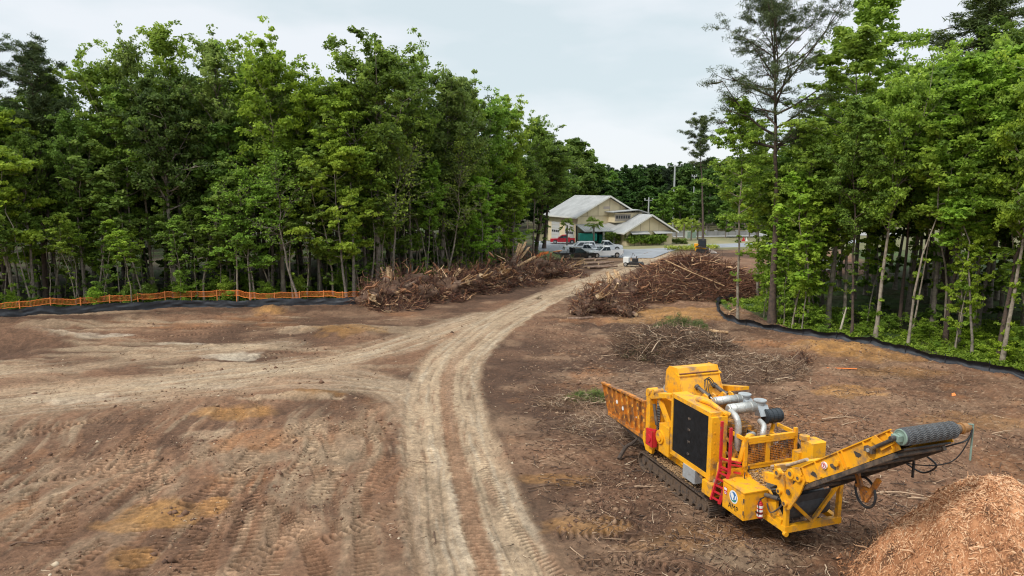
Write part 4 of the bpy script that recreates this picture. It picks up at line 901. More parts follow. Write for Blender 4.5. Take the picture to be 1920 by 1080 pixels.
for s in range(3): proto('far', seed=80 + s, H=20, cb=.14, R=5.0, nl=26, per=42, lsize=.42, r0=.25, clump=(1., 1.7), flat=.6, tone0=.4, sub=2)
for s in range(2): proto('farpine', seed=90 + s, H=24, cb=.5, R=3.8, nl=20, per=60, lsize=.5, r0=.25, up=(.1, .6), shape='umbrella', clump=(.7, 1.1), kind='pine')
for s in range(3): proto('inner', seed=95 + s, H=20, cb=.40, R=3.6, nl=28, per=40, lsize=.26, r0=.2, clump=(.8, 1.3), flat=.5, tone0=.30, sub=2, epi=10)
for s in range(4): proto('stem', seed=130 + s, H=14, cb=.62, R=1.7, nl=14, per=26, lsize=.13, r0=.085, clump=(.3, .6), flat=.45, tone0=.5, up=(.1, .7), bend=1.1, sub=3, epi=5)
for s in range(2): proto('bare', seed=140 + s, H=15, cb=.35, R=2.6, nl=26, per=2, lsize=.12, r0=.12, clump=(.3, .6), flat=.6, up=(.2, 1.0), bend=1.3, sub=12)
proto('bigpine', seed=101, H=31, cb=.54, R=6.3, nl=36, per=52, lsize=.17, r0=.40, up=(.05, .75), shape='oval', clump=(.45, 1.0), kind='pine', sub=8, bend=.5, tone0=.5, flat=.35)
for s in range(3): proto('bush', seed=110 + s, H=2.6, cb=.05, R=1.3, nl=14, per=34, lsize=.09, r0=.04, clump=(.35, .6), flat=.7, tone0=.5, up=(.3, 1.2), sub=2)

rt_ = random.Random(77)
def tree(name, cat, kind, x, y, H, label, group=None, tint=(1, 1, 1), wide=1.0, lean=(0, 0), bark=None, var=None, rot=None, z=None):
    if group: j = rt_.uniform(.85, 1.2); tint = (tint[0] * j * rt_.uniform(.88, 1.04), tint[1] * j, tint[2])
    tm, cm, H0 = PROTO[kind][(var if var is not None else rt_.randrange(99)) % len(PROTO[kind])]
    s = H / H0
    e = empty(name, (x, y, gz(x, y) - .1 if z is None else z), rt_.uniform(0, 6.28) if rot is None else rot, label, cat, group)
    e.scale = (s * wide, s * wide, s)
    if lean != (0, 0):
        r = Matrix.Rotation(lean[0], 4, 'Y') @ Matrix.Rotation(lean[1], 4, 'X') @ Matrix.Rotation(e.rotation_euler.z, 4, 'Z'); e.rotation_euler = r.to_euler()
    a = bpy.data.objects.new('trunk', tm); COL.objects.link(a); a.parent = e
    if bark: a.material_slots[0].link = 'OBJECT'; a.material_slots[0].material = bark
    b = bpy.data.objects.new('crown', cm); COL.objects.link(b); b.parent = e
    b.color = (*tint, 1)
    return e
def tpx(name, cat, kind, px, py, top, label, **k):
    x, y = P(px, py); return tree(name, cat, kind, x, y, max(3, top_z(y, top)), label, **k)

BR = (1.28, 1.35, .85); MID = (1.28, 1.28, .9); DK = (1.0, 1.02, .85); GY = (1.35, 1.3, 1.35); YG = (1.42, 1.40, .70)
# front rank of the left wood: kind, foot px, foot py, top py, tint, width, bark, lean, name, label
LF_ = [
 ('pine', 14, 556, 62, DK, 1.1, None, (0, 0), 'pine_tree', 'dark pine at the far left edge of the left wood'),
 ('edge', 30, 577, 168, YG, 1.2, M_pale_bark, (0, 0), 'young_tree', 'lime green young tree before the dark pines at the far left'),
 ('pine', 88, 566, 68, DK, 1.25, None, (0, 0), 'pine_tree', 'tall dark pine with straight reddish trunk and open round top, left end of the wood'),
 ('sapling', 122, 562, 370, MID, 1.3, M_pale_bark, (.05, 0), 'sapling', 'thin leaning sapling right of the straight dark pine trunk'),
 ('maple', 150, 552, 118, DK, 1.0, None, (0, 0), 'broadleaf_tree', 'dark green tree with low shoulder crown between the left pine and the bright tall crown'),
 ('edge', 200, 562, 400, BR, 1.0, M_pale_bark, (.06, 0), 'young_tree', 'small pale green tree with leaning whitish stem behind the left part of the orange fence'),
 ('maple', 258, 556, 72, BR, 1.05, None, (-.07, 0), 'broadleaf_tree', 'tall bright green crown on a left leaning grey trunk behind the orange fence'),
 ('poplar', 288, 556, 66, GY, .9, M_pale_bark, (0, 0), 'broadleaf_tree', 'narrow pointed crown on a straight pale trunk right of the leaning grey trunk'),
 ('poplar', 348, 552, 40, MID, 1.15, None, (0, 0), 'broadleaf_tree', 'airy tree with the highest feathery top of the left wood'),
 ('sapling', 383, 566, 318, BR, 1.9, M_pale_bark, (0, 0), 'young_tree', 'slim pale stem with a small layered crown where the orange fence peaks'),
 ('poplar', 432, 553, 50, GY, 1.25, None, (0, 0), 'broadleaf_tree', 'airy grey green tree with a broad rounded top right of the highest feathery top'),
 ('maple', 490, 548, 92, MID, 1.0, None, (0, 0), 'broadleaf_tree', 'light green crown between the airy round top and the yellow green giant'),
 ('edge', 470, 566, 330, BR, 1.2, None, (0, 0), 'young_tree', 'low bushy bright tree right of the fence peak'),
 ('maple', 532, 556, 72, YG, 1.15, M_pale_bark, (0, 0), 'broadleaf_tree', 'large yellow green layered crown standing in the middle of the left wood'),
 ('maple', 600, 552, 105, YG, 1.1, None, (0, 0), 'broadleaf_tree', 'yellow green crown shoulder just right of the large yellow green crown'),
 ('edge', 650, 562, 262, YG, 1.15, None, (-.12, 0), 'young_tree', 'forked left leaning trunk with yellow green crown near the right end of the orange fence'),
 ('tall_thin', 664, 560, 150, MID, 1.2, None, (0, 0), 'broadleaf_tree', 'straight slim grey trunk directly right of the forked leaning trunk'),
 ('oak', 711, 552, 66, DK, 1.15, M_bark, (0, 0), 'oak_tree', 'big dark oak with thick straight grey trunk at the start of the stump windrow'),
 ('maple', 772, 536, 70, MID, .95, None, (0, 0), 'broadleaf_tree', 'tall crown with a bright narrow top right of the big dark oak'),
 ('oak', 828, 524, 138, GY, 1.0, None, (.05, 0), 'oak_tree', 'grey green oak hung with brown vines behind the windrow'),
 ('tall_thin', 800, 540, 300, BR, 1.0, None, (0, 0), 'young_tree', 'light green middle height tree among vines behind the windrow'),
 ('maple', 872, 518, 155, MID, 1.0, None, (0, 0), 'broadleaf_tree', 'rounded fresh green crown on the falling shoulder of the left wood'),
 ('maple', 915, 510, 158, (1.15, 1.2, .8), 1.1, None, (0, 0), 'broadleaf_tree', 'broad rounded green crown where the tree line starts to drop'),
 ('edge', 905, 521, 330, BR, 1.0, None, (0, 0), 'young_tree', 'light leafed small tree over the middle of the windrow'),
 ('maple', 962, 500, 182, MID, 1.05, None, (0, 0), 'broadleaf_tree', 'green crown one step lower than the broad rounded crown'),
 ('maple', 1000, 492, 214, (.9, 1, .9), .95, None, (0, 0), 'broadleaf_tree', 'green crown next to the spreading live oak'),
 ('edge', 960, 505, 330, YG, 1.0, None, (0, 0), 'young_tree', 'bright green small tree at the right end of the left wood'),
 ('oak', 1004, 482, 236, DK, 1.45, M_pbark, (.10, 0), 'live_oak', 'dark spreading live oak reaching over the yard beside the fire station'),
 ('oak', 1020, 466, 275, DK, 1.5, M_pbark, (.10, 0), 'live_oak', 'smaller dark live oak behind the spreading one, nearest to the station roof'),
]
LF_ += [('bare', 445, 566, 300, MID, 1.2, M_pale_bark, (.1, 0), 'leafless_tree', 'leafless grey tree with tangled twigs behind the fence peak'),
 ('bare', 560, 566, 280, MID, 1.4, M_bark, (-.1, 0), 'leafless_tree', 'bare twiggy brown grey tree under the large yellow green crown'),
 ('bare', 735, 553, 215, MID, 1.2, M_bark, (.04, 0), 'leafless_tree', 'tall leafless stem full of brown vines beside the big dark oak'),
 ('bare', 835, 530, 250, MID, 1.2, M_pale_bark, (.12, 0), 'leafless_tree', 'pale leafless right leaning tree behind the middle of the windrow'),
 ('bare', 150, 568, 400, MID, 1.2, M_pale_bark, (-.15, 0), 'leafless_tree', 'small pale leafless leaning tree behind the left part of the netting')]
for i, (kd, px, py, tp, ti, wd, bk, ln, nm, lb) in enumerate(LF_):
    tj = [rt_.uniform(.86, 1.16), rt_.uniform(.86, 1.04)]
    tpx(nm, 'tree', kd, px, py, tp, lb, tint=(ti[0] * tj[0] * tj[1], ti[1] * tj[0], ti[2]), wide=wd * .88, bark=bk, lean=ln, var=i, rot=i * 1.3)
LMARK = [(60, 'the leftmost pines'), (175, 'the young tree with the whitish leaning stem'), (280, 'the leaning grey trunk'), (400, 'the highest feathery top'), (470, 'the airy rounded top'), (570, 'the large yellow green crown'), (670, 'the forked leaning trunk'), (745, 'the big dark oak'), (850, 'the vine hung oak'), (940, 'the broad rounded crown'), (1200, 'the live oaks')]
RMARK = [(1480, 'the giant pine'), (1590, 'the first slim trunk'), (1680, 'the pale right leaning trunk'), (1760, 'the mid height yellow green tree'), (1850, 'the ivy covered trunk'), (9999, 'the last vine covered trunk')]
def near_mark(x, y, marks):
    px = 960 + 1280 * x / y; return next((n_ for lim, n_ in marks if px < lim), marks[-1][1])
# second and deeper ranks of the left wood
def scatter(n, xr, yr, test, dmin, rnd):
    pts = []; tries = 0
    while len(pts) < n and tries < n * 60:
        tries += 1; x = rnd.uniform(*xr); y = rnd.uniform(*yr)
        if not test(x, y): continue
        if any((x - a) ** 2 + (y - b) ** 2 < dmin ** 2 for a, b in pts): continue
        pts.append((x, y))
    return pts
LX = [p_[0] for p_ in LEDGE] + [2.5, .5]; LY = [p_[1] for p_ in LEDGE] + [112, 200]
def ldepth(x, y): return y - float(np.interp(x, LX[:6], LY[:6]))
r1 = random.Random(11)
LTOP = [(0, 110), (150, 125), (260, 95), (350, 75), (430, 80), (560, 100), (700, 100), (800, 110), (860, 165), (960, 205), (1040, 250), (1120, 300)]
def ltop(x, y):
    px = 960 + 1280 * x / (y * .99); return float(np.interp(px, [a for a, b in LTOP], [b for a, b in LTOP]))
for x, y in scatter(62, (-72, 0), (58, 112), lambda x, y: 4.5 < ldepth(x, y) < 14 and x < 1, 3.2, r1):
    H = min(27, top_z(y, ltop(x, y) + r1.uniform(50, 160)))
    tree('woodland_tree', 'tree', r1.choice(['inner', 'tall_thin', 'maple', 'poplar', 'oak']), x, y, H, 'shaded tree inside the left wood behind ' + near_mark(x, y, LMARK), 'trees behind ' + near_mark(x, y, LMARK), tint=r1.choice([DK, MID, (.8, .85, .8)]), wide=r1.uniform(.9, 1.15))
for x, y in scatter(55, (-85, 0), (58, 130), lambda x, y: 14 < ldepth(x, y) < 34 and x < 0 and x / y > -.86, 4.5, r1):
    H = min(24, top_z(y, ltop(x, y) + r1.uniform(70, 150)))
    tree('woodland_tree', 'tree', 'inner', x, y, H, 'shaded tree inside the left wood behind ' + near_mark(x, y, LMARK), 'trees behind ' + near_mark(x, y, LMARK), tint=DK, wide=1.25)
for x, y in scatter(96, (-48, 0), (57, 104), lambda x, y: .5 < ldepth(x, y) < 9 and x < 1, 1.4, r1):
    tree('sapling', 'sapling', r1.choice(['sapling', 'stem', 'stem', 'stem']), x, y, r1.uniform(7, 16), 'thin leafy sapling in the shade beside ' + near_mark(x, y, LMARK), 'saplings beside ' + near_mark(x, y, LMARK), tint=r1.choice([MID, DK, DK]), wide=r1.uniform(1.0, 1.6), bark=r1.choice([M_bark, M_pale_bark, M_pale_bark]), lean=(r1.uniform(-.12, .12), 0))
for x, y in scatter(46, (-50, 2), (57, 108), lambda x, y: .5 < ldepth(x, y) < 7 and x < 1.5, 1.3, r1):
    tree('shrub', 'shrub', 'bush', x, y, r1.uniform(.8, 2.8), 'dark leafy shrub at the foot of ' + near_mark(x, y, LMARK), 'shrubs at the foot of ' + near_mark(x, y, LMARK), tint=r1.choice([MID, DK, MID, BR]), wide=r1.uniform(.9, 1.3))

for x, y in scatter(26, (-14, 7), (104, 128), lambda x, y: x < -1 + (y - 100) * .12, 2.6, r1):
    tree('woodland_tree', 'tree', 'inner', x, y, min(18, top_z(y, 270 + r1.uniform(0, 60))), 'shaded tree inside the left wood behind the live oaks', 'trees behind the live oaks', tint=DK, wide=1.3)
for x, y in scatter(60, (-125, 2), (92, 175), lambda x, y: ldepth(x, y) > 34 and -.86 < x / y < .02, 5.5, r1):
    tree('woodland_tree', 'tree', 'far', x, y, r1.uniform(15, 19), 'tree closing the depth of the left wood', 'deepest trees of the left wood', tint=DK, wide=1.2)
# right wood
RF_ = [
 ('bigpine', 1447, 606, -60, (1, 1, 1), 1.0, M_pbark, (.0, 0), 'pine_tree', 'giant dark pine with long open branches standing over the bend of the right silt fence'),
 ('tall_thin', 1383, 603, 178, BR, 1.0, M_pale_bark, (-.03, 0), 'young_tree', 'slim light green tree at the left edge of the right wood'),
 ('tall_thin', 1420, 560, 215, (1.2, 1.2, .9), 1.1, None, (0, 0), 'young_tree', 'leafy slim tree between the left edge of the right wood and the giant pine'),
 ('pine', 1318, 458, 212, DK, 1.0, M_pbark, (-.02, 0), 'pine_tree', 'lone dark pine with a small high crown between the station and the right wood'),
 ('tall_thin', 1552, 616, 40, MID, 1.25, None, (-.05, 0), 'broadleaf_tree', 'straight slim trunk right of the giant pine, first beyond the sagging fence'),
 ('tall_thin', 1600, 560, -30, BR, 1.1, None, (.03, 0), 'broadleaf_tree', 'tall narrow tree with a top that leaves the picture right of the giant pine'),
 ('maple', 1640, 640, 95, BR, .85, M_pale_bark, (.05, 0), 'broadleaf_tree', 'pale right leaning trunk close behind the middle of the right silt fence'),
 ('maple', 1700, 600, 80, BR, 1.0, None, (0, 0), 'broadleaf_tree', 'bright layered crown in the middle of the right wood'),
 ('pine', 1770, 560, -10, (1.1, 1.1, .8), 1.7, M_pbark, (0, 0), 'pine_tree', 'broad olive green pine crown at the top right of the wood'),
 ('oak', 1850, 585, 10, DK, 1.0, None, (0, 0), 'oak_tree', 'dark crown beside the broad olive pine at the top right corner'),
 ('maple', 1822, 650, 120, MID, .8, None, (0, 0), 'broadleaf_tree', 'trunk with ivy left of the last slim trunk at the right edge'),
 ('maple', 1878, 684, 90, YG, .8, M_pale_bark, (.03, 0), 'broadleaf_tree', 'last slim vine covered trunk at the right edge with bright yellow green leaves'),
 ('tall_thin', 1742, 622, 200, YG, 1.0, None, (0, 0), 'young_tree', 'mid height yellow green tree between the pale leaning trunk and the ivy trunk'),
 ('edge', 1790, 660, 420, YG, .7, M_pale_bark, (0, 0), 'young_tree', 'low young tree with flat yellow green tiers above the undergrowth'),
 ('tall_thin', 1500, 585, 230, BR, 1.1, None, (0, 0), 'young_tree', 'leafy slim tree just right of the giant pine trunk'),
 ('maple', 1915, 640, 60, BR, 1.0, None, (0, 0), 'broadleaf_tree', 'bright crown cut by the right edge of the picture'),
]
for i, (kd, px, py, tp, ti, wd, bk, ln, nm, lb) in enumerate(RF_):
    tpx(nm, 'tree', kd, px, py, tp, lb, tint=ti, wide=wd, bark=bk, lean=ln, var=i, rot=i * 1.7)
rq = sorted(REDGE); RXs = [p_[0] for p_ in rq]; RYs = [p_[1] for p_ in rq]
def rdepth(x, y): return y - float(np.interp(x, RXs, RYs))
r2 = random.Random(12)
RTOP = [(1380, 330), (1450, 300), (1520, 200), (1600, 110), (1700, 110), (1800, 60), (1920, 60), (2300, 40)]
def rtop(x, y): return float(np.interp(960 + 1280 * x / (y * .99), [a for a, b in RTOP], [b for a, b in RTOP]))
okr = lambda x, y, a, b: a < rdepth(x, y) < b and x > 21 and (x / y) > .375
for x, y in scatter(28, (20, 70), (40, 85), lambda x, y: okr(x, y, 2.5, 14) and .42 < x / y < .9, 3.4, r2):
    H = min(27, top_z(y, rtop(x, y) + r2.uniform(10, 120)))
    tree('woodland_tree', 'tree', r2.choice(['tall_thin', 'tall_thin', 'maple', 'pine']), x, y, H, 'slim tree inside the right wood behind ' + near_mark(x, y, RMARK), 'trees behind ' + near_mark(x, y, RMARK), tint=r2.choice([MID, BR, DK, MID]), wide=r2.uniform(.9, 1.2), bark=r2.choice([M_bark, M_pbark]))
for x, y in scatter(60, (26, 95), (42, 110), lambda x, y: okr(x, y, 12, 60) and .44 < x / y < .86, 4.2, r2):
    H = min(25, top_z(y, rtop(x, y) + r2.uniform(40, 140)))
    tree('woodland_tree', 'tree', r2.choice(['inner', 'inner', 'maple']), x, y, H, 'slim tree inside the right wood behind ' + near_mark(x, y, RMARK), 'trees behind ' + near_mark(x, y, RMARK), tint=r2.choice([DK, MID]), wide=1.2)
for x, y in scatter(46, (20, 30), (52, 74), lambda x, y: okr(x, y, 1, 14) and x / y < .44, .7, r2):
    tree('sapling', 'sapling', 'sapling', x, y, r2.uniform(6, 13), 'thin upright sapling in the thicket left of the giant pine', 'saplings in the thicket by the giant pine', tint=r2.choice([BR, YG, MID]), wide=r2.uniform(.9, 1.6), bark=r2.choice([M_bark, M_pale_bark]))
for x, y in scatter(44, (20, 60), (38, 80), lambda x, y: okr(x, y, 1, 18) and x / y > .40, 1.6, r2):
    tree('sapling', 'sapling', r2.choice(['sapling', 'stem', 'stem']), x, y, r2.uniform(8, 17), 'thin sapling with scattered light leaves beside ' + near_mark(x, y, RMARK), 'saplings beside ' + near_mark(x, y, RMARK), tint=r2.choice([BR, YG, MID]), wide=r2.uniform(1.0, 1.6), bark=r2.choice([M_bark, M_pale_bark]), lean=(r2.uniform(-.06, .06), 0))
for x, y in scatter(60, (20, 60), (38, 80), lambda x, y: okr(x, y, .6, 14), 1.5, r2):
    tree('shrub', 'shrub', 'bush', x, y, r2.uniform(.7, 2.2), 'low light green shrub in the undergrowth near ' + near_mark(x, y, RMARK), 'shrubs near ' + near_mark(x, y, RMARK), tint=r2.choice([BR, MID, YG]), wide=r2.uniform(1., 1.8))
# dead snag
x, y = P(1575, 622); mb = MB(); mb.tube([(0, 0, 0), (.15, 0, .8), (.42, .1, 1.9)], [.09, .08, .04], 8); mb.tube([(.3, .05, 1.2), (.1, .1, 1.5)], [.03, .015], 6)
o = mb.build('dead_snag', mat('bleached_wood', (.5, .43, .34), .9, var=.15)); o.location = (x, y, 0); tag(o, 'short bleached dead stem leaning behind the right silt fence', 'dead tree')

# far tree line behind the station
r3 = random.Random(13)
for i in range(74):
    px = 860 + i * 8.5 + r3.uniform(-5, 5); y = r3.uniform(205, 250); x = (px - 960) / 1280 * y
    tp = np.interp(px, [1080, 1110, 1200, 1260, 1330, 1400, 1500], [318, 312, 314, 308, 300, 290, 300]) + r3.uniform(-6, 10)
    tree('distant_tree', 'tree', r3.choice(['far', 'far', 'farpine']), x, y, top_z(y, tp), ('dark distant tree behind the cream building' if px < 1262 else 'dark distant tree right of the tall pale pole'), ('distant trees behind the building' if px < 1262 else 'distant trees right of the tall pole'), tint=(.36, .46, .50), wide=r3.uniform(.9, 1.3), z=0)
for i in range(40):
    px = 880 + i * 16 + r3.uniform(-5, 5); y = r3.uniform(180, 200); x = (px - 960) / 1280 * y
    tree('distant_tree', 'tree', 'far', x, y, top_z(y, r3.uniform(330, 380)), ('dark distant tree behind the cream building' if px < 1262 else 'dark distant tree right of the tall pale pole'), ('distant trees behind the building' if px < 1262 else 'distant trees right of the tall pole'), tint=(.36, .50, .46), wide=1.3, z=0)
for (px, py, tp, ti, wd, lb) in ((1275, 438, 348, (.95, 1.1, .8), 1.35, 'round mid green tree right of the station behind the tall pole'), (1240, 441, 362, (.9, 1.1, .75), 1.1, 'lower green tree overlapping the far end of the station roof'), (1325, 440, 318, (.6, .75, .7), 1.2, 'dark tall tree behind the lone pine'), (1360, 446, 372, (1., 1.15, .8), 1.1, 'fresh green roadside tree right of the lone pine'), (1405, 446, 350, (.95, 1.1, .8), 1.2, 'green roadside tree seen between the slim trees'), (1345, 400, 345, (.9, 1.15, .9), 1.3, 'light green tree behind the roadside wall'), (1072, 436, 262, (.85, .9, .8), 1.2, 'dark tree rising behind the left end of the station roof'), (1098, 434, 287, (.8, .88, .8), 1.1, 'second dark tree behind the station roof, lower than its left neighbour'), (1122, 432, 308, (.75, .85, .8), 1.1, 'third and lowest dark tree behind the station roof ridge'), (1150, 428, 320, (.95, 1.2, .8), .9, 'taller light green tree in front of the distant tree line')):
    tpx('roadside_tree', 'tree', 'far', px, py, tp, lb, tint=ti, wide=wd)

# ground cover under the trees
def cover(name, n, xr, yr, test, size, hgt_, tint, seed, tone0, label=None):
    rng = np.random.default_rng(seed); x = rng.uniform(*xr, n * 3); y = rng.uniform(*yr, n * 3); m_ = test(x, y) & (fbm(x, y, 2.5, 3, seed) > .40); x = x[m_][:n]; y = y[m_][:n]
    C = np.stack([x, y, hgt(x, y) + hgt_ * (.4 + rng.random(len(x)))], 1)
    V, F, T = leaves(rng, C, np.full(len(x), .32), 7, size, .8, .8, .55, .4, tone0)
    o = np_obj(name, V, F, M_leaf, tone=T); o.color = (*tint, 1); tag(o, label, 'undergrowth', kind='stuff'); return o
rdn = lambda x, y: y - np.interp(x, RXs, RYs)
cover('undergrowth', 16000, (20, 62), (36, 84), lambda x, y: (rdn(x, y) > .5) & (rdn(x, y) < 22) & (x > 20.2), .11, .16, (1.0, 1.05, .6), 5, .60, 'low bright green ground plants under the right wood')
ldn = lambda x, y: y - np.interp(x, LX[:6], LY[:6])
cover('undergrowth', 9000, (-50, 2), (56, 108), lambda x, y: (ldn(x, y) > .8) & (ldn(x, y) < 9) & (x < 1.5), .15, .2, (.6, .7, .5), 6, .5, 'low dark green ground plants under the left wood')
# ---------------------------------------------------------------- fences
M_silt = mat('black_silt_fabric', (.016, .018, .022), .58, color2=(.032, .036, .044), vscale=2.0, dirt=(.12, .09, .06), dirt_amt=.05, dscale=1.2)
M_net = mat('orange_netting', (.90, .24, .05), .6, var=.15, vscale=3)
M_stake = mat('weathered_stake', (.42, .30, .18), .9, var=.2)
def resample(pts, step):
    sp = smooth_path([(a, b, 0) for a, b in pts], 6); out_ = [sp[0]]; acc = 0
    for a, b in zip(sp[:-1], sp[1:]):
        L = (b - a).length; d = step - acc
        while d <= L: out_.append(a + (b - a) * (d / L)); d += step
        acc = (acc + L) % step
    return out_
def silt(pix, hmin, hmax, label, sag, seed, roll=0.0):
    rng = np.random.default_rng(seed); pts = resample([P(*q) for q in pix], .18); n = len(pts); K = 11
    e = empty('silt_fence', (pts[n // 2].x, pts[n // 2].y, 0), 0, label, 'silt fence'); ox, oy = pts[n // 2].x, pts[n // 2].y
    A = np.array([(p_.x, p_.y) for p_ in pts]); tg = np.gradient(A, axis=0); tg /= np.linalg.norm(tg, axis=1, keepdims=True); nn = np.stack([-tg[:, 1], tg[:, 0]], 1)
    s = np.arange(n) * .18; top = hmin + (hmax - hmin) * fbm(s, s * 0, 4, 3, seed) - sag * np.abs(np.sin(s * pi / 2.4)) * .5
    g = hgt(A[:, 0], A[:, 1])
    t = np.linspace(0, 1, K); V = np.zeros((n, K, 3))
    for j in range(K):
        fold = (fbm(s, s * 0 + j * .35, .9, 3, seed + 5) - .5) * .14 * (1 + sag) + roll * sin(t[j] * pi) * .25
        V[:, j, 0] = A[:, 0] + nn[:, 0] * fold - ox; V[:, j, 1] = A[:, 1] + nn[:, 1] * fold - oy
        V[:, j, 2] = g - .08 + (top + .08) * t[j]
    idx = np.arange(n * K).reshape(n, K); F = np.stack([idx[:-1, :-1], idx[1:, :-1], idx[1:, 1:], idx[:-1, 1:]], -1).reshape(-1, 4)
    V2 = V.copy(); V2[:, :, 0] += nn[:, 0:1] * .012; V2[:, :, 1] += nn[:, 1:2] * .012
    o = np_obj('fabric', np.concatenate([V.reshape(-1, 3), V2.reshape(-1, 3)]), np.concatenate([F, F[:, ::-1] + n * K]), M_silt, e, smooth=True)
    for i in range(5, n, 14):
        mb = MB(); mb.box(A[i, 0] + nn[i, 0] * .16 - ox - .02, A[i, 0] + nn[i, 0] * .16 - ox + .02, A[i, 1] + nn[i, 1] * .16 - oy - .02, A[i, 1] + nn[i, 1] * .16 - oy + .02, g[i] - .1, g[i] + top[i] + .07); mb.build('stake', M_silt, e)
    return e
silt([(-160, 606), (0, 599), (60, 595), (150, 589), (250, 583), (330, 577), (380, 575), (440, 577), (520, 575), (600, 572), (660, 573), (694, 569)], .62, .86, 'low black silt fence running below the orange safety netting on the left', .1, 3)
silt([(1425, 556), (1395, 560), (1362, 564), (1346, 570), (1342, 582), (1350, 594), (1372, 604), (1410, 613), (1460, 622), (1510, 631), (1560, 639), (1620, 651), (1700, 668), (1800, 688), (1920, 712), (2060, 738)], .50, .66, 'sagging black silt fence curving along the foot of the right wood', .28, 8, roll=1.0)
def safety(pix, label):
    pts = resample([P(*q) for q in pix], .10); n = len(pts); ox, oy = pts[n // 2].x, pts[n // 2].y
    e = empty('safety_fence', (ox, oy, 0), 0, label, 'safety fence')
    A = np.array([(p_.x - ox, p_.y - oy) for p_ in pts]); g = hgt(A[:, 0] + ox, A[:, 1] + oy); s = np.arange(n) * .1
    lo = g + .72 + .10 * (fbm(s, s * 0, 5, 3, 4) - .5) - .07 * np.abs(np.sin(s * pi / 2.4)); hi = lo + .48 + .1 * (fbm(s, s * 0, 3, 3, 9) - .5)
    paths = []; rad = []
    rows = 8
    for r in range(rows):
        f = r / (rows - 1); z = lo + (hi - lo) * f; L = np.stack([A[:, 0], A[:, 1], z], 1)
        w_ = .055 if r in (0, rows - 1) else .007
        V = np.concatenate([L - [0, 0, w_ / 2], L + [0, 0, w_ / 2]]); 
        paths.append((V, np.stack([np.arange(n - 1), np.arange(1, n), np.arange(1, n) + n, np.arange(n - 1) + n], 1)))
    k = np.arange(0, n); a = np.stack([A[k, 0], A[k, 1], lo[k]], 1); b = np.stack([A[k, 0], A[k, 1], hi[k]], 1); tg = np.gradient(A, axis=0); tg /= np.linalg.norm(tg, axis=1, keepdims=True); tg = np.concatenate([tg, np.zeros((n, 1))], 1) * .007
    V = np.concatenate([a - tg, a + tg, b + tg, b - tg]); i = np.arange(n); paths.append((V, np.stack([i, i + n, i + 2 * n, i + 3 * n], 1)))
    V, F, _ = join(paths); np_obj('net', V, F, M_net, e)
    for i in range(6, n, 23):
        mb = MB(); mb.box(A[i, 0] - .03, A[i, 0] + .03, A[i, 1] - .05, A[i, 1] + .01, g[i] - .1, hi[i] + .10); mb.build('post', mat_post, e)
    return e
mat_post = mat('orange_post', (.75, .24, .07), .6)
safety([(-160, 602), (0, 593), (60, 589), (150, 583), (250, 576), (330, 571), (380, 568), (432, 567), (470, 573), (520, 572), (600, 568), (645, 571), (700, 566)], 'bright orange safety netting on posts along the front of the left wood')
# bunched netting at the end of the run behind the windrow
x, y = P(1008, 497); e = empty('safety_fence', (x, y, 0), .3, 'bunched orange safety netting hanging on a post where the left wood ends at the yard', 'safety fence')
mb = MB(); 
for k in range(9): mb.tube(smooth_path([(-.4 + .05 * k, 0, .2 + .05 * k), (-.2, .1 * (k % 3), .9 + .03 * k), (.5, .05, 1.4 + .05 * k), (1.7, 0, 1.7 + .07 * (k % 5))], 4), .035, 5)
for k in range(12): mb.beam((-.3 + .17 * k, 0, .9 + .06 * k), (-.25 + .17 * k, .05, 1.5 + .05 * k), .035)
mb.build('net', M_net, e); mb = MB(); mb.box(-.5, -.42, -.04, .04, 0, 1.7); mb.build('post', mat_post, e)
# ---------------------------------------------------------------- fire station and what stands round it
M_cream = mat('cream_render', (.68, .57, .37), .85, var=.06, vscale=.8); M_roof = mat('pale_metal_roof', (.40, .40, .39), .6, color2=(.31, .31, .30), vscale=.5, metal=.0)
M_trim = mat('white_trim', (.66, .64, .58), .6); M_glass = mat('dark_glass', (.02, .025, .03), .08); M_door = mat('grey_door', (.50, .50, .48), .6); M_batten = mat('cream_batten', (.42, .35, .23), .8)
ST = empty('fire_station', (13.2, 138, 0), math.atan2(.371, .928), 'cream building with pale metal gable roofs and garage doors beyond the clearing', 'building')
def sp(name, mb, m, parent=None): return mb.build(name, m, parent or ST)
mb = MB(); mb.box(0, 14, 0, 14, -.1, 5.75); mb.prism([(0, .0, 5.7), (14, .0, 5.7), (7, .0, 9.45)], (0, 14, 0)); mb.box(7.2, 17.8, -7, 5, -.1, 2.85); mb.prism([(7.2, -7, 2.8), (17.8, -7, 2.8), (12.5, -7, 5.85)], (0, 12, 0)); wl = sp('wall', mb, M_cream)
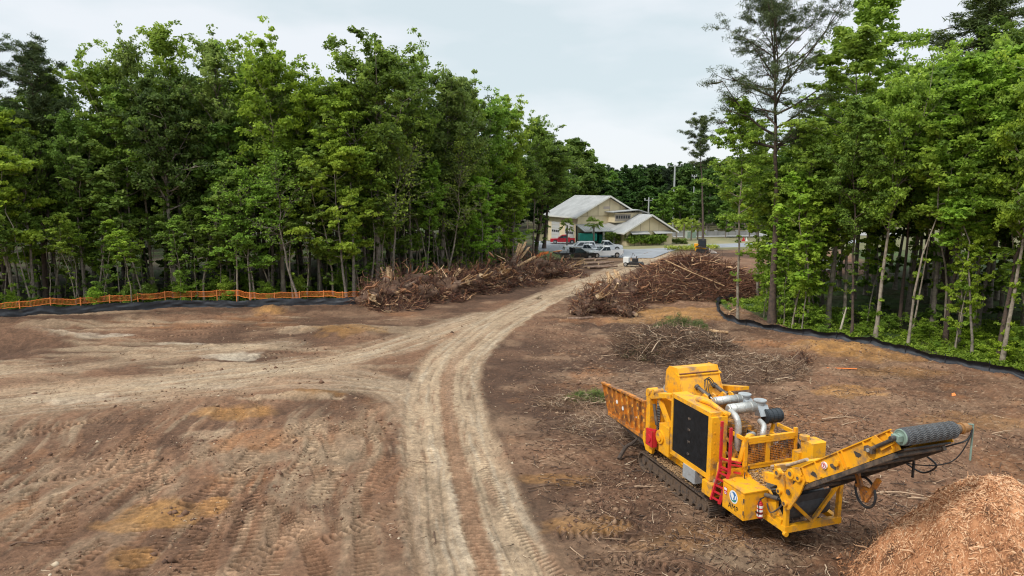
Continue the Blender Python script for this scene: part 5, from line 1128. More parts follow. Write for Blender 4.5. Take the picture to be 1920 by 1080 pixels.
def gable_roof(x0, x1, xr, ze0, ze1, zr, y0, y1, th=.18):
    mb = MB()
    mb.prism([(x0, y0, ze0), (xr, y0, zr), (xr, y0, zr + th), (x0, y0, ze0 + th)], (0, y1 - y0, 0)); mb.prism([(xr, y0, zr), (x1, y0, ze1), (x1, y0, ze1 + th), (xr, y0, zr + th)], (0, y1 - y0, 0))
    for side in (0, 1):
        n = int(abs(y1 - y0) / .5)
        for k in range(n + 1):
            yy = y0 + (y1 - y0) * k / n - .02
            if side == 0: mb.prism([(x0, yy, ze0 + th), (xr, yy, zr + th), (xr, yy, zr + th + .05), (x0, yy, ze0 + th + .05)], (0, .04, 0))
            else: mb.prism([(xr, yy, zr + th), (x1, yy, ze1 + th), (x1, yy, ze1 + th + .05), (xr, yy, zr + th + .05)], (0, .04, 0))
    r = sp('roof', mb, M_roof); t = MB(); f = y0 - .05
    t.prism([(x0, f, ze0 - .12), (xr, f, zr - .12), (xr, f, zr + th + .02), (x0, f, ze0 + th + .02)], (0, .05, 0)); t.prism([(xr, f, zr - .12), (x1, f, ze1 - .12), (x1, f, ze1 + th + .02), (xr, f, zr + th + .02)], (0, .05, 0)); t.box(x0 - .06, x0, y0, y1, ze0 - .08, ze0 + th); sp('barge_board', t, M_trim, r)
    return r
gable_roof(-.9, 14.9, 7, 5.35, 5.35, 9.6, -.9, 14.9)
gable_roof(6.0, 18.8, 12.5, 2.45, 2.45, 5.95, -7.9, 1.5)
mb = MB(); mb.prism([(-.4, -3.8, 2.70), (-.4, 0, 3.95), (-.4, 0, 4.1), (-.4, -3.8, 2.85)], (7.0, 0, 0)); 
for k in range(14): mb.prism([(-.4 + k * .5, -3.8, 2.85), (-.4 + k * .5, 0, 4.1), (-.4 + k * .5, 0, 4.15), (-.4 + k * .5, -3.8, 2.90)], (.04, 0, 0))
pr = sp('porch_roof', mb, M_roof)
for xx in (1.5, 4.0, 6.3):
    mb = MB(); mb.box(xx, xx + .3, -3.5, -3.2, -.1, 2.75); sp('porch_post', mb, M_trim)
mb = MB(); mb.prism([(6.2, -3.8, 2.75), (9.2, -3.8, 4.2), (9.2, 1.0, 5.0), (6.2, .8, 4.2)], (0, 0, .1)); sp('valley_roof', mb, M_roof)
mb = MB(); mb.box(7.0, 13.4, -2.6, 2, 4.4, 6.35); cl = sp('clerestory', mb, M_cream)
mb = MB(); mb.prism([(6.2, -3.4, 6.45), (12.2, -3.4, 6.85), (12.2, -3.4, 7.0), (6.2, -3.4, 6.6)], (0, 6, 0)); mb.prism([(12.2, -3.4, 6.85), (14.8, -3.4, 6.15), (14.8, -3.4, 6.3), (12.2, -3.4, 7.0)], (0, 6, 0)); sp('clerestory_roof', mb, M_roof, cl)
mb = MB(); mb.box(7.1, 10.7, -2.68, -2.6, 4.75, 6.05); fr = sp('window_band', mb, mat('window_surround', (.34, .29, .24), .8), cl)
for k in range(6):
    mb = MB(); mb.box(7.35 + k * .55, 7.7 + k * .55, -2.72, -2.68, 5.2, 5.8); sp('window', mb, M_glass, cl)
for yy in (1.6, 8.2):
    mb = MB(); mb.box(-.06, 0, yy, yy + 4.0, 0, 4.2); dr = sp('garage_door', mb, M_door)
    for k in range(4):
        q = MB(); q.box(-.1, -.06, yy + .3 + k * .9, yy + .95 + k * .9, 2.0, 2.45); sp('pane', q, M_glass, dr)
    q = MB()
    for z_ in (.7, 1.4, 2.8, 3.5): q.box(-.075, -.06, yy, yy + 4.0, z_, z_ + .04)
    sp('panel_joints', q, M_batten, dr)
mb = MB()
for xx, zt in ((2.2, 6.7), (4.6, 8.0), (7.3, 9.2), (9.7, 7.9)): mb.box(xx, xx + .12, -.04, 0, 5.7, zt)
mb.box(0, 14, -.04, 0, 5.62, 5.76)
for xx, zt in ((10.3, 4.5), (12.4, 5.6), (14.6, 4.5)): mb.box(xx, xx + .1, -7.04, -7, 2.85, zt)
mb.box(7.2, 17.8, -7.04, -7, 2.76, 2.88); sp('batten_trim', mb, M_batten, wl)
mb = MB(); mb.box(5.9, 7.4, -.06, 0, 7.1, 7.6); sp('gable_vent', mb, mat('pink_grey', (.46, .38, .33), .8)); 
mb = MB(); mb.box(.3, 6.4, -.05, 0, .2, 2.4); sp('porch_window', mb, M_glass)
for xx in (7.9, 13.2):
    mb = MB(); mb.box(xx + .3, xx + 3.3, -7.05, -7, 1.0, 2.3); w_ = sp('window', mb, M_glass)
    q = MB(); q.box(xx + 1.75, xx + 1.85, -7.08, -7.05, 1.0, 2.3); q.box(xx + .2, xx + 3.4, -7.08, -7.0, .9, 1.0); sp('window_frame', q, M_trim, w_)
    q = MB(); q.prism([(xx, -8.1, 2.32), (xx, -7, 2.78), (xx, -7, 2.86), (xx, -8.1, 2.40)], (4.1, 0, 0)); sp('awning', q, M_roof)
# hedge and entrance shrubs
def leafblock(name, x0, y0, L, D, Hh, label, cat, tint, n, seed, ang=0, size=.16):
    rng = np.random.default_rng(seed); C = np.stack([rng.uniform(0, L, n), rng.uniform(0, D, n), rng.uniform(.1, 1, n) ** .6 * Hh], 1); C[:, 2] *= .8 + .3 * vnoise(C[:, 0] * 1.1, C[:, 0] * 0, seed)
    V, F, T = leaves(rng, C, np.full(n, .35), 20, size, .7, .9, .6, .5, .45)
    e = empty(name, (x0, y0, 0), ang, label, cat); o = np_obj('foliage', V, F, M_leaf, e, T); o.color = (*tint, 1)
    st = MB(); 
    for k in range(int(L / .8) + 1): st.tube([(.2 + k * .8 if k * .8 < L - .2 else L / 2, D / 2, -.05), (.25 + k * .8 if k * .8 < L - .2 else L / 2, D / 2 + .1, Hh * .6)], [.05, .02], 5)
    st.build('stems', M_bark, e); return e
hx, hy = P(1178, 462); leafblock('hedge', hx, hy, 8.6, 1.8, 2.2, 'dense green hedge below the awnings of the cream building', 'hedge', (1.05, 1.15, .8), 420, 3, .30)
hx, hy = P(1135, 461); leafblock('entrance_shrub', hx, hy, 3.2, 1.5, 2.6, 'loose shrub growing before the porch left of the hedge', 'shrub', (.9, .9, .8), 70, 4, .2)
hx, hy = P(1260, 458); leafblock('entrance_shrub', hx, hy, 3.2, 1.2, 1.0, 'low shrub right of the building beside the green cabinet', 'shrub', (.8, .8, .7), 60, 5, .1)
for k, (px, py, L, Hh, lb) in enumerate(((1252, 470, 8, .7, 'tall dry grass clump on the lawn in front of the lone pine'), (1300, 466, 5, .5, 'dry grass strip behind the compact loader'))):
    hx, hy = P(px, py); leafblock('grass_clump', hx, hy, L, 2.5, Hh, lb, 'grass', (2.0, 1.6, 1.4), 120, 6 + k, 0, .12)

# cabbage palms
def palm_mesh(seed):
    rng = np.random.default_rng(seed); V = []; F = []; T = []
    for i in range(34):
        a = rng.uniform(0, 6.28); el = rng.uniform(-.5, 1.3); L = rng.uniform(1.1, 1.7); d = np.array([cos(a) * cos(el), sin(a) * cos(el), sin(el)]); sd = np.array([-sin(a), cos(a), 0]); base = d * L * .5
        for j in range(11):
            f = (j - 5) / 5; dd = d + sd * f * .95 + np.array([0, 0, -.30 * abs(f) - .15]); dd /= np.linalg.norm(dd); l2 = L * .6 * (1 - .3 * abs(f)); w_ = np.cross(dd, d + [.01, .02, .3]); w_ /= np.linalg.norm(w_) + 1e-6
            o = len(V); V += [base - w_ * .03, base + w_ * .03, base + dd * l2 * .6 + w_ * .04, base + dd * l2 + np.array([0, 0, -.25 * l2])]; F.append((o, o + 1, o + 2, o + 3)); T += [rng.uniform(.3, .8)] * 4
    return np_mesh('fronds_mesh', V, F, M_leaf, np.array(T))
PM = [palm_mesh(1), palm_mesh(2)]
mb = MB(); mb.tube([(0, 0, -.1), (.03, 0, .5), (0, .02, 1)], [.9, .75, .85], 10); tmpo = mb.build('palm_trunk', M_bark); PT = tmpo.data; bpy.data.objects.remove(tmpo)
for i, (px, py, top, ti, lb) in enumerate(((1063, 463, 412, (1.1, 1, .9), 'palm with droopy fronds standing before the garage doors'), (1113, 462, 409, (1.1, 1.05, .9), 'palm standing in front of the cream gable wall above the teal container'),
        (1268, 450, 412, (1.5, 1.3, 1.), 'yellowish palm nearest the right corner of the building'), (1282, 452, 410, (1.5, 1.35, 1.), 'second yellowish palm from the building beside the highway wall'), (1296, 451, 413, (1.3, 1.2, 1.), 'third palm from the building behind the grey cabinet'), (1308, 450, 418, (1.2, 1.1, 1.), 'short palm left of the lone pine trunk'))):
    x, y = P(px, py); H = top_z(y, top) - 1.2; e = empty('palm_tree', (x, y, 0), i * 1.1, lb, 'palm'); t = bpy.data.objects.new('trunk', PT); COL.objects.link(t); t.parent = e; t.scale = (.2, .2, H)
    c = bpy.data.objects.new('crown', PM[i % 2]); COL.objects.link(c); c.parent = e; c.location = (0, 0, H); c.scale = (1.25, 1.25, 1.25); c.color = (*ti, 1)

# poles
M_cpole = mat('concrete_pole', (.36, .37, .36), .8)
def pole(px, base_y, dist, top, r, label, cat, arms, name='utility_pole'):
    x = (px - 960) / 1280 * dist * .99; H = top_z(dist, top); e = empty(name, (x, dist, 0), 0, label, cat)
    mb = MB(); mb.tube([(0, 0, -.1), (0, 0, H)], [r * 1.3, r], 10); mb.build('shaft', M_cpole, e)
    for k, (w_, z_) in enumerate(arms):
        mb = MB(); mb.box(-w_, w_, -.08, .08, H - z_ - .1, H - z_ + .05); a = mb.build('cross_arm', M_cpole, e)
        for sx_ in (-1, 1):
            q = MB(); q.cyl((sx_ * (w_ - .15), 0, H - z_ + .05), (sx_ * (w_ - .15), 0, H - z_ + .5), .14, .2, 8); q.build('lamp_head' if cat == 'light pole' else 'insulator', M_cpole, a)
    return e
pole(1217, 445, 172, 370, .16, 'pale pole with two floodlights standing behind the cream building roof', 'light pole', [(1.1, .7)], 'light_pole')
pole(1264, 440, 178, 309, .20, 'tall pale concrete pole rising to the top of the distant tree line', 'utility pole', [(1.6, .3)])
pole(1301, 440, 182, 328, .12, 'thin pale pole in front of the green roadside tree near the lone pine', 'utility pole', [(.7, .4)])
pole(1082, 457, 138.0, 423, .13, 'short dark post at the left end of the teal container', 'post', [], 'dark_post').children[0].material_slots[0].link = 'OBJECT'
bpy.data.objects['dark_post'].children[0].material_slots[0].material = M_blk
# roadside wall, cabinet, sign
x0, y0 = P(1262, 443); x1, y1 = P(1420, 441)
e = empty('roadside_wall', (x0, y0, 0), math.atan2(y1 - y0, x1 - x0), 'low pale wall with square piers along the highway behind the lone pine', 'wall'); L = math.hypot(x1 - x0, y1 - y0)
mb = MB(); mb.box(0, L, -.1, .1, 0, 1.0); mb.box(0, L, -.14, .14, 1.0, 1.08); mb.build('wall_panel', M_conc, e)
for k in range(9):
    mb = MB(); mb.box(k * L / 8 - .3, k * L / 8 + .3, -.3, .3, 0, 1.35, tp=.02); mb.build('pier', M_conc, e)
x0, y0 = P(1295, 447); e = empty('service_cabinet', (x0, y0, 0), .1, 'pale green grey service cabinet on the lawn right of the building', 'cabinet'); mb = MB(); mb.box(-1.1, 1.1, -.6, .6, 0, 1.6, c=.05); mb.box(-1.15, 1.15, -.65, .65, 1.6, 1.68); mb.build('housing', mat('cabinet_green', (.36, .40, .33), .6), e)
q = MB(); q.box(-1.0, -.02, -.63, -.6, .15, 1.5); q.build('door', M_palegreen, e); q = MB(); q.box(.02, 1.0, -.63, -.6, .15, 1.5); q.build('door', M_palegreen, e)
x0, y0 = P(1395, 462); e = empty('road_sign', (x0, y0, 0), 0, 'small red and white triangular sign on a post behind the slim trees', 'sign'); mb = MB(); mb.cyl((0, 0, 0), (0, 0, 1.7), .04); mb.build('post', M_grey, e); mb = MB(); mb.prism([(-.6, -.06, 1.0), (.15, -.06, 1.0), (-.1, -.06, 1.9)], (0, .03, 0)); mb.build('red_face', M_red, e); mb = MB(); mb.prism([(.2, -.06, 1.0), (.7, -.06, 1.05), (.35, -.06, 1.8)], (0, .03, 0)); mb.build('white_face', M_white, e)

# ---------------------------------------------------------------- vehicles
M_tyre = mat('tyre', (.02, .02, .02), .8); M_rim = mat('rim', (.55, .55, .55), .35, metal=.8); M_cglass = mat('car_glass', (.03, .04, .05), .05)
def paint(name, c): 
    m = mat(name, c, .25); m.node_tree.nodes['Principled BSDF'].inputs['Coat Weight'].default_value = .5; return m
M_pw = paint('white_car_paint', (.72, .73, .74)); M_pr = paint('red_car_paint', (.55, .015, .03)); M_pb = paint('black_car_paint', (.015, .016, .018))
M_lamp = mat('lamp_glass', (.7, .7, .68), .1); M_tail = mat('tail_lamp', (.4, .01, .01), .2)
def wheel(parent, x, y, r=.40, w_=.26):
    mb = MB(); s = 1 if y > 0 else -1
    mb.cyl((x, y - s * w_, r), (x, y, r), r * .97, r, 22); t = mb.build('wheel', M_tyre, parent); q = MB(); q.cyl((x, y, r), (x, y + s * .015, r), r * .62, n=18); q.cyl((x, y + s * .015, r), (x, y + s * .03, r), r * .2, n=10); q.build('rim', M_rim, t)
def arch_profile(L, z0, z1, ax_, r=.47, hood=None, tail=None):
    """side outline, front at +x"""
    pts = [(-L / 2, z0 + .15)]
    for a in sorted(ax_):
        pts.append((a - r, z0)); pts += [(a + r * cos(t), .40 + r * sin(t)) for t in [pi - pi * k / 8 for k in range(1, 8)]]; pts.append((a + r, z0))
    pts += [(L / 2 - .1, z0), (L / 2, z0 + .2), (L / 2, z1 - .22), (L / 2 - .12, z1 - .06)] + (hood or [(L / 2 - 1.3, z1)]) + (tail or [(-L / 2, z1)])
    return pts
def pickup(px, py, ang, pm, label, kind='pickup', name='pickup_truck', cat='pickup truck', scale=1.0):
    x, y = P(px, py); e = empty(name, (x, y, .05), ang, label, cat); e.scale = (scale,) * 3
    L, W, ax_ = 5.7, 1.95, (-1.75, 1.8); z0, z1 = .38, 1.12
    c0, c1 = (-.75, 1.35) if kind != 'suv' else (-2.7, 1.2)
    mb = MB()
    if kind == 'flatbed':
        pr = [(q[0], q[1]) for q in arch_profile(L, z0, z1, ax_)]; pr = [q for q in pr if q[0] > -.8] ; pr = [(-.8, z0)] + pr[:-1] + [(-.8, z1)]
    else: pr = arch_profile(L, z0, z1, ax_)
    mb.prism([(a, -W / 2, b_) for a, b_ in pr], (0, W, 0))
    if kind in ('pickup', 'flatbed'):
        pass
    # cab: lofted with tumblehome
    lo = [(c0, -W / 2 + .02), (c1, -W / 2 + .02), (c1, W / 2 - .02), (c0, W / 2 - .02)]; hi_ = [(c0 + .22, -W / 2 + .2), (c1 - .95, -W / 2 + .2), (c1 - .95, W / 2 - .2), (c0 + .22, W / 2 - .2)]; zt = 1.84
    mb.add([(a, b_, z1 - .02) for a, b_ in lo] + [(a, b_, zt) for a, b_ in hi_] + [(a * .98, b_ * .9, zt + .05) for a, b_ in hi_], [(3, 2, 1, 0), (0, 1, 5, 4), (1, 2, 6, 5), (2, 3, 7, 6), (3, 0, 4, 7), (4, 5, 9, 8), (5, 6, 10, 9), (6, 7, 11, 10), (7, 4, 8, 11), (8, 9, 10, 11)])
    mb.build('body', pm, e)
    def lerp(a, b_, t): return tuple(a[i] + (b_[i] - a[i]) * t for i in range(3))
    B = [(a, b_, z1 - .02) for a, b_ in lo]; T_ = [(a, b_, zt) for a, b_ in hi_]
    def pane(i, j, u0, u1, off):
        a = lerp(B[i], B[j], u0); b_ = lerp(B[i], B[j], u1); c = lerp(T_[i], T_[j], u1); d = lerp(T_[i], T_[j], u0)
        q = MB(); o = Vector(off); q.prism([Vector(lerp(a, d, .12)) + o, Vector(lerp(b_, c, .12)) + o, Vector(lerp(b_, c, .88)) + o, Vector(lerp(a, d, .88)) + o], o * .5); q.build('window', M_cglass, e)
    pane(1, 2, .06, .94, (.02, 0, .01)); pane(3, 0, .12, .88, (-.02, 0, 0))
    n = 2 if kind != 'suv' else 3
    for k in range(n): pane(0, 1, .05 + k * .88 / n, .02 + (k + 1) * .88 / n, (0, -.02, .0)); pane(3, 2, .05 + k * .88 / n, .02 + (k + 1) * .88 / n, (0, .02, .0))
    if kind == 'pickup':
        q = MB(); q.box(-L / 2 + .08, c0 - .03, -W / 2 + .12, W / 2 - .12, z1 - .01, z1 + .012); q.build('bed_floor', M_blk, e); q = MB(); q.box(-L / 2, c0, -W / 2, -W / 2 + .1, z1, z1 + .12); q.build('bed_rail', pm, e); q = MB(); q.box(-L / 2, c0, W / 2 - .1, W / 2, z1, z1 + .12); q.build('bed_rail', pm, e)
        q = MB(); q.box(-L / 2 - .01, -L / 2 + .08, -W / 2, W / 2, z1 - .3, z1 + .12); q.build('tailgate', pm, e)
    if kind == 'flatbed':
        q = MB(); q.box(-3.6, -.85, -1.15, 1.15, .95, 1.10); q.box(-3.6, -.85, -1.15, 1.15, 1.1, 1.13); q.build('flat_bed', M_blk, e)
        q = MB(); q.box(-.95, -.87, -1.1, 1.1, 1.1, 1.9); 
        for k in range(5): q.box(-.99, -.95, -1.05 + k * .5, -1.0 + k * .5, 1.1, 1.9)
        q.build('head_board', M_blk, e); q = MB(); q.box(-3.0, -1.6, -1.1, -.75, .5, .94, c=.03); q.build('tool_chest', M_dark, e)
        q = MB(); q.box(-3.0, -2.0, -.5, .4, 1.14, 1.5, c=.04); q.cyl((-1.6, -.4, 1.14), (-1.6, -.4, 1.7), .22); q.build('fuel_tank', M_grey, e)
    for sx_ in ax_:
        for s in (-1, 1): wheel(e, sx_, s * (W / 2 + .01))
    for s in (-1, 1):
        q = MB(); q.box(L / 2 - .02, L / 2 + .02, s * .72 - .2, s * .72 + .2, .78, .95, c=.01); q.build('headlight', M_lamp, e)
        if kind != 'flatbed': q = MB(); q.box(-L / 2 - .03, -L / 2 + .02, s * .88 - .08, s * .88 + .08, .75, 1.05); q.build('tail_light', M_tail, e)
        q = MB(); q.box(c1 - .35, c1 - .2, s * (W / 2 + .12) - .1, s * (W / 2 + .12) + .1, 1.15, 1.38, c=.02); q.build('mirror', pm, e)
    q = MB(); q.box(L / 2 - .01, L / 2 + .03, -.5, .5, .70, .98, c=.01); q.build('grille', M_blk, e); q = MB(); q.box(L / 2 - .02, L / 2 + .12, -W / 2 + .03, W / 2 - .03, .42, .62, c=.04); q.build('bumper', M_rim, e)
    return e
pickup(1057, 457, radians(176), M_pr, 'red pickup parked in front of the garage doors', scale=.97)
pickup(1134, 483, radians(196), M_pw, 'front white crew cab pickup whose bed faces the cutting machine')
pickup(1136, 471, radians(8), M_pw, 'white pickup standing behind the front white one, cab facing right')
pickup(1103, 478, radians(-28), M_pw, 'white pickup between the black flatbed and the front white pickup', scale=.98)
pickup(1087, 473, radians(186), M_pw, 'white closed utility vehicle behind the black flatbed truck', 'suv', 'utility_vehicle', 'car')
pickup(1082, 487, radians(12), M_pb, 'black flatbed work truck parked at the left of the white pickups', 'flatbed', 'flatbed_truck', 'flatbed truck')
pickup(1478, 512, radians(170), M_pw, 'white car half hidden behind the trunks right of the giant pine', 'suv', 'parked_car', 'car', .85)
pickup(1540, 510, radians(185), M_pw, 'white car seen through the middle of the right wood', 'suv', 'parked_car', 'car', .85)
# teal container on its black trailer
M_teal = mat('teal_paint', (.01, .27, .20), .45, var=.1, vscale=1)
x, y = P(1101, 460); e = empty('waste_container', (x, y, 0), radians(4), 'teal waste container with rounded ends on a black trailer before the building', 'container')
mb = MB(); mb.prism([(-1.7, -1.1, 1.0), (1.6, -1.1, 1.0), (1.75, -1.1, 1.2), (1.75, -1.1, 2.25), (1.6, -1.1, 2.4), (-1.55, -1.1, 2.4), (-1.7, -1.1, 2.2)], (0, 2.2, 0))
for k in range(6): mb.box(-1.4 + k * .58, -1.33 + k * .58, -1.15, -1.1, 1.05, 2.35)
mb.build('bin_body', M_teal, e); mb = MB(); mb.box(-1.9, 1.9, -1.0, 1.0, .65, .95); mb.build('trailer_bed', M_blk, e)
for xx in (-1.1, 0, 1.1): wheel(e, xx, -1.0, .4, .3); wheel(e, xx, 1.0, .4, .3)
x, y = P(1127, 458); e = empty('wheeled_bin', (x, y, 0), .2, 'small upright teal bin right of the large teal container', 'bin'); mb = MB(); mb.box(-.55, .55, -.5, .5, .15, 1.9, tp=-.05); mb.build('bin_body', M_teal, e); mb = MB(); mb.prism([(-.62, -.6, 1.9), (.62, -.6, 1.9), (.62, .6, 2.05), (-.62, .6, 2.05)], (0, 0, .08)); mb.build('lid', M_teal, e)
# orange barrel between the cars
x, y = P(1499, 530); e = empty('orange_barrel', (x, y, gz(x, y)), 0, 'orange barrel standing between the two half hidden white cars', 'barrel'); mb = MB(); mb.cyl((0, 0, 0), (0, 0, 1.0), .32, .27, 18); mb.build('drum', mat('barrel_orange', (.75, .28, .03), .5), e); mb = MB(); mb.cyl((0, 0, .55), (0, 0, .72), .305, .298, 18); mb.build('white_band', M_white, e)
# compact track loader with wide bucket
x, y = P(1316, 474); e = empty('compact_track_loader', (x, y, 0), radians(-14), 'yellow and black compact track loader with a wide bucket behind the big root pile', 'loader')
for s in (-1, 1):
    mb = MB(); mb.prism([(-1.1, s * .75 - .2, .35), (-.9, s * .75 - .2, .05), (.9, s * .75 - .2, .05), (1.1, s * .75 - .2, .3), (.95, s * .75 - .2, .6), (-.3, s * .75 - .2, .8), (-.95, s * .75 - .2, .7)], (0, .4, 0)); mb.build('rubber_track', M_blk, e)
mb = MB(); mb.box(-1.2, .6, -.55, .55, .4, 1.1, c=.05); mb.box(-1.35, -.5, -.6, .6, 1.0, 1.6, c=.06); mb.build('body', M_yel, e)
mb = MB(); mb.box(-.75, .65, -.62, .62, 1.0, 2.45, tp=.06); cb_ = mb.build('cab', M_blk, e); q = MB(); q.box(.60, .67, -.45, .45, 1.2, 2.2); q.build('window', M_cglass, cb_); q = MB(); q.box(-.5, .45, -.65, -.60, 1.3, 2.2); q.build('window', M_cglass, cb_)
for s in (-1, 1): mb = MB(); mb.beam((-1.1, s * .78, 1.2), (.9, s * .78, .95), .12, .16); mb.beam((.9, s * .78, .95), (1.3, s * .72, .4), .12, .18); mb.build('lift_arm', M_dark, e)
mb = MB(); mb.prism([(1.2, -1.5, .7), (1.25, -1.5, .2), (1.5, -1.5, .06), (2.5, -1.5, .06), (2.5, -1.5, .1), (1.55, -1.5, .14), (1.35, -1.5, .75)], (0, 3.0, 0)); mb.prism([(1.2, -1.5, .7), (1.5, -1.5, .06), (2.5, -1.5, .06)], (0, .05, 0)); mb.prism([(1.2, 1.45, .7), (1.5, 1.45, .06), (2.5, 1.45, .06)], (0, .05, 0)); mb.build('bucket', mat('bucket_steel', (.35, .30, .27), .5, var=.2), e)
# cutting machine by the white pickup
x, y = P(1183, 499); e = empty('brush_cutter', (x, y, 0), radians(-20), 'small black cutting machine with a white tank beside the front white pickup', 'machine')
mb = MB(); mb.box(-.2, 1.6, -.7, .7, .25, .65, c=.08); mb.cyl((1.5, -.75, .3), (1.5, .75, .3), .28, n=16); mb.build('cutter_deck', M_blk, e); mb = MB(); mb.box(.2, 1.0, -.4, .4, .65, 1.15, c=.06); mb.cyl((.8, -.1, 1.1), (.8, -.1, 1.5), .05); mb.build('engine_cover', M_blk, e)
mb = MB(); mb.box(-1.1, -.2, -.5, .5, .5, 1.3, c=.12); mb.build('tank', M_white, e); mb = MB(); mb.tube(smooth_path([(-1.1, 0, 1.2), (-1.4, 0, 1.5), (-1.2, 0, 1.8)], 4), .03, 6); mb.tube(smooth_path([(0, .3, 1.1), (.2, .2, 1.9), (.5, .1, 1.5)], 4), .03, 6); mb.build('handle', M_dark, e)
for s in (-1, 1): wheel(e, -.7, s * .62, .3, .18)
# ---------------------------------------------------------------- roots, brush, logs and chips
M_root = tone_mat('root_wood', [(0, (.030, .014, .009)), (.35, (.115, .045, .026)), (.6, (.26, .110, .058)), (.85, (.50, .27, .13)), (1, (.70, .50, .30))], .9)
M_brush = tone_mat('brush_wood', [(0, (.055, .036, .026)), (.35, (.145, .078, .045)), (.65, (.30, .18, .105)), (1, (.58, .44, .30))], .9)
M_split = mat('split_wood', (.55, .37, .20), .85, color2=(.40, .23, .11), vscale=6, dirt=(.16, .09, .05), dirt_amt=.4, dscale=5)
M_logbark = mat('log_bark', (.26, .17, .12), .95, color2=(.13, .08, .055), vscale=4, bump=.6, bscale=14)
M_torn = mat('torn_wood', (.42, .20, .09), .9, color2=(.16, .07, .035), vscale=2.2, bump=.4, bscale=20)
M_cut = mat('cut_face', (.62, .44, .26), .85, var=.15, vscale=8)
M_clod = mat('root_soil', (.085, .048, .032), .95, color2=(.15, .085, .05), vscale=3, bump=.8, bscale=9)
M_chips = tone_mat('wood_chips', [(0, (.09, .04, .018)), (.3, (.34, .15, .065)), (.6, (.58, .285, .135)), (1, (.76, .49, .29))], .9)

def sticks(rng, base, dirn, L, r, k=4, wob=.14, sides=3, taper=.35):
    n = len(L); dirn = dirn / (np.linalg.norm(dirn, axis=1, keepdims=True) + 1e-9); t = np.linspace(0, 1, k)
    sd = rng.normal(size=(n, 3)) * wob; sd2 = rng.normal(size=(n, 3)) * wob * .6
    path = base[:, None] + dirn[:, None] * (L[:, None] * t)[..., None] + (sd[:, None] * (np.sin(t * pi))[None, :, None] + sd2[:, None] * np.sin(2 * pi * t)[None, :, None]) * L[:, None, None]
    rad = r[:, None] * (1 - (1 - taper) * t)[None]
    return path, rad
def tangle(rng, n, rx, ry, h, Lr, rr_, up=.5, tone=(.35, .2), mound=None, pale=.06, k=4, shell=.55):
    u = rng.random(n) ** .5; a = rng.uniform(0, 2 * pi, n); x = u * cos_(a) * rx; y = u * sin_(a) * ry
    prof = np.clip(1 - u ** 2, 0, 1) ** .7 * h if mound is None else mound(x, y)
    z = prof * (1 - (1 - shell) * rng.random(n))
    d = rng.normal(size=(n, 3)); d[:, 2] = np.abs(d[:, 2]) * up; d[:, 0] += x / rx * .5; d[:, 1] += y / ry * .5; wob = .07
    L = rng.uniform(*Lr, n) ** 1.0 * rng.uniform(.5, 1, n); r = rng.uniform(*rr_, n) * (.5 + rng.random(n) ** 3)
    base = np.stack([x, y, z], 1) - d / np.linalg.norm(d, axis=1, keepdims=True) * (L * .35)[:, None]
    p_, rd = sticks(rng, base, d, L, r, k, wob); p_[..., 2] = np.maximum(p_[..., 2], .01)
    V, F, own = tubes(p_, rd, 3)
    tn = np.clip(rng.normal(tone[0], tone[1], n), 0, .8); pk = rng.random(n) < pale; tn[pk] = rng.uniform(.85, 1, pk.sum())
    return V, F, tn[own]
cos_ = np.cos; sin_ = np.sin
def mound_obj(name, rx, ry, h, m, parent, seed, rough=.18):
    n = 36; t = np.linspace(-1.15, 1.15, n); X, Y = np.meshgrid(t, t); r = np.hypot(X, Y)
    Z = np.clip(1 - r ** 2, -.2, 1) * h * .8 + (fbm(X * rx + 50, Y * ry + 50, .7, 4, seed) - .5) * h * rough * 3
    idx = np.arange(n * n).reshape(n, n); F = np.stack([idx[:-1, :-1], idx[:-1, 1:], idx[1:, 1:], idx[1:, :-1]], -1).reshape(-1, 4)
    return np_obj(name, np.stack([X.ravel() * rx, Y.ravel() * ry, Z.ravel() - .05], 1), F, m, parent, smooth=True)

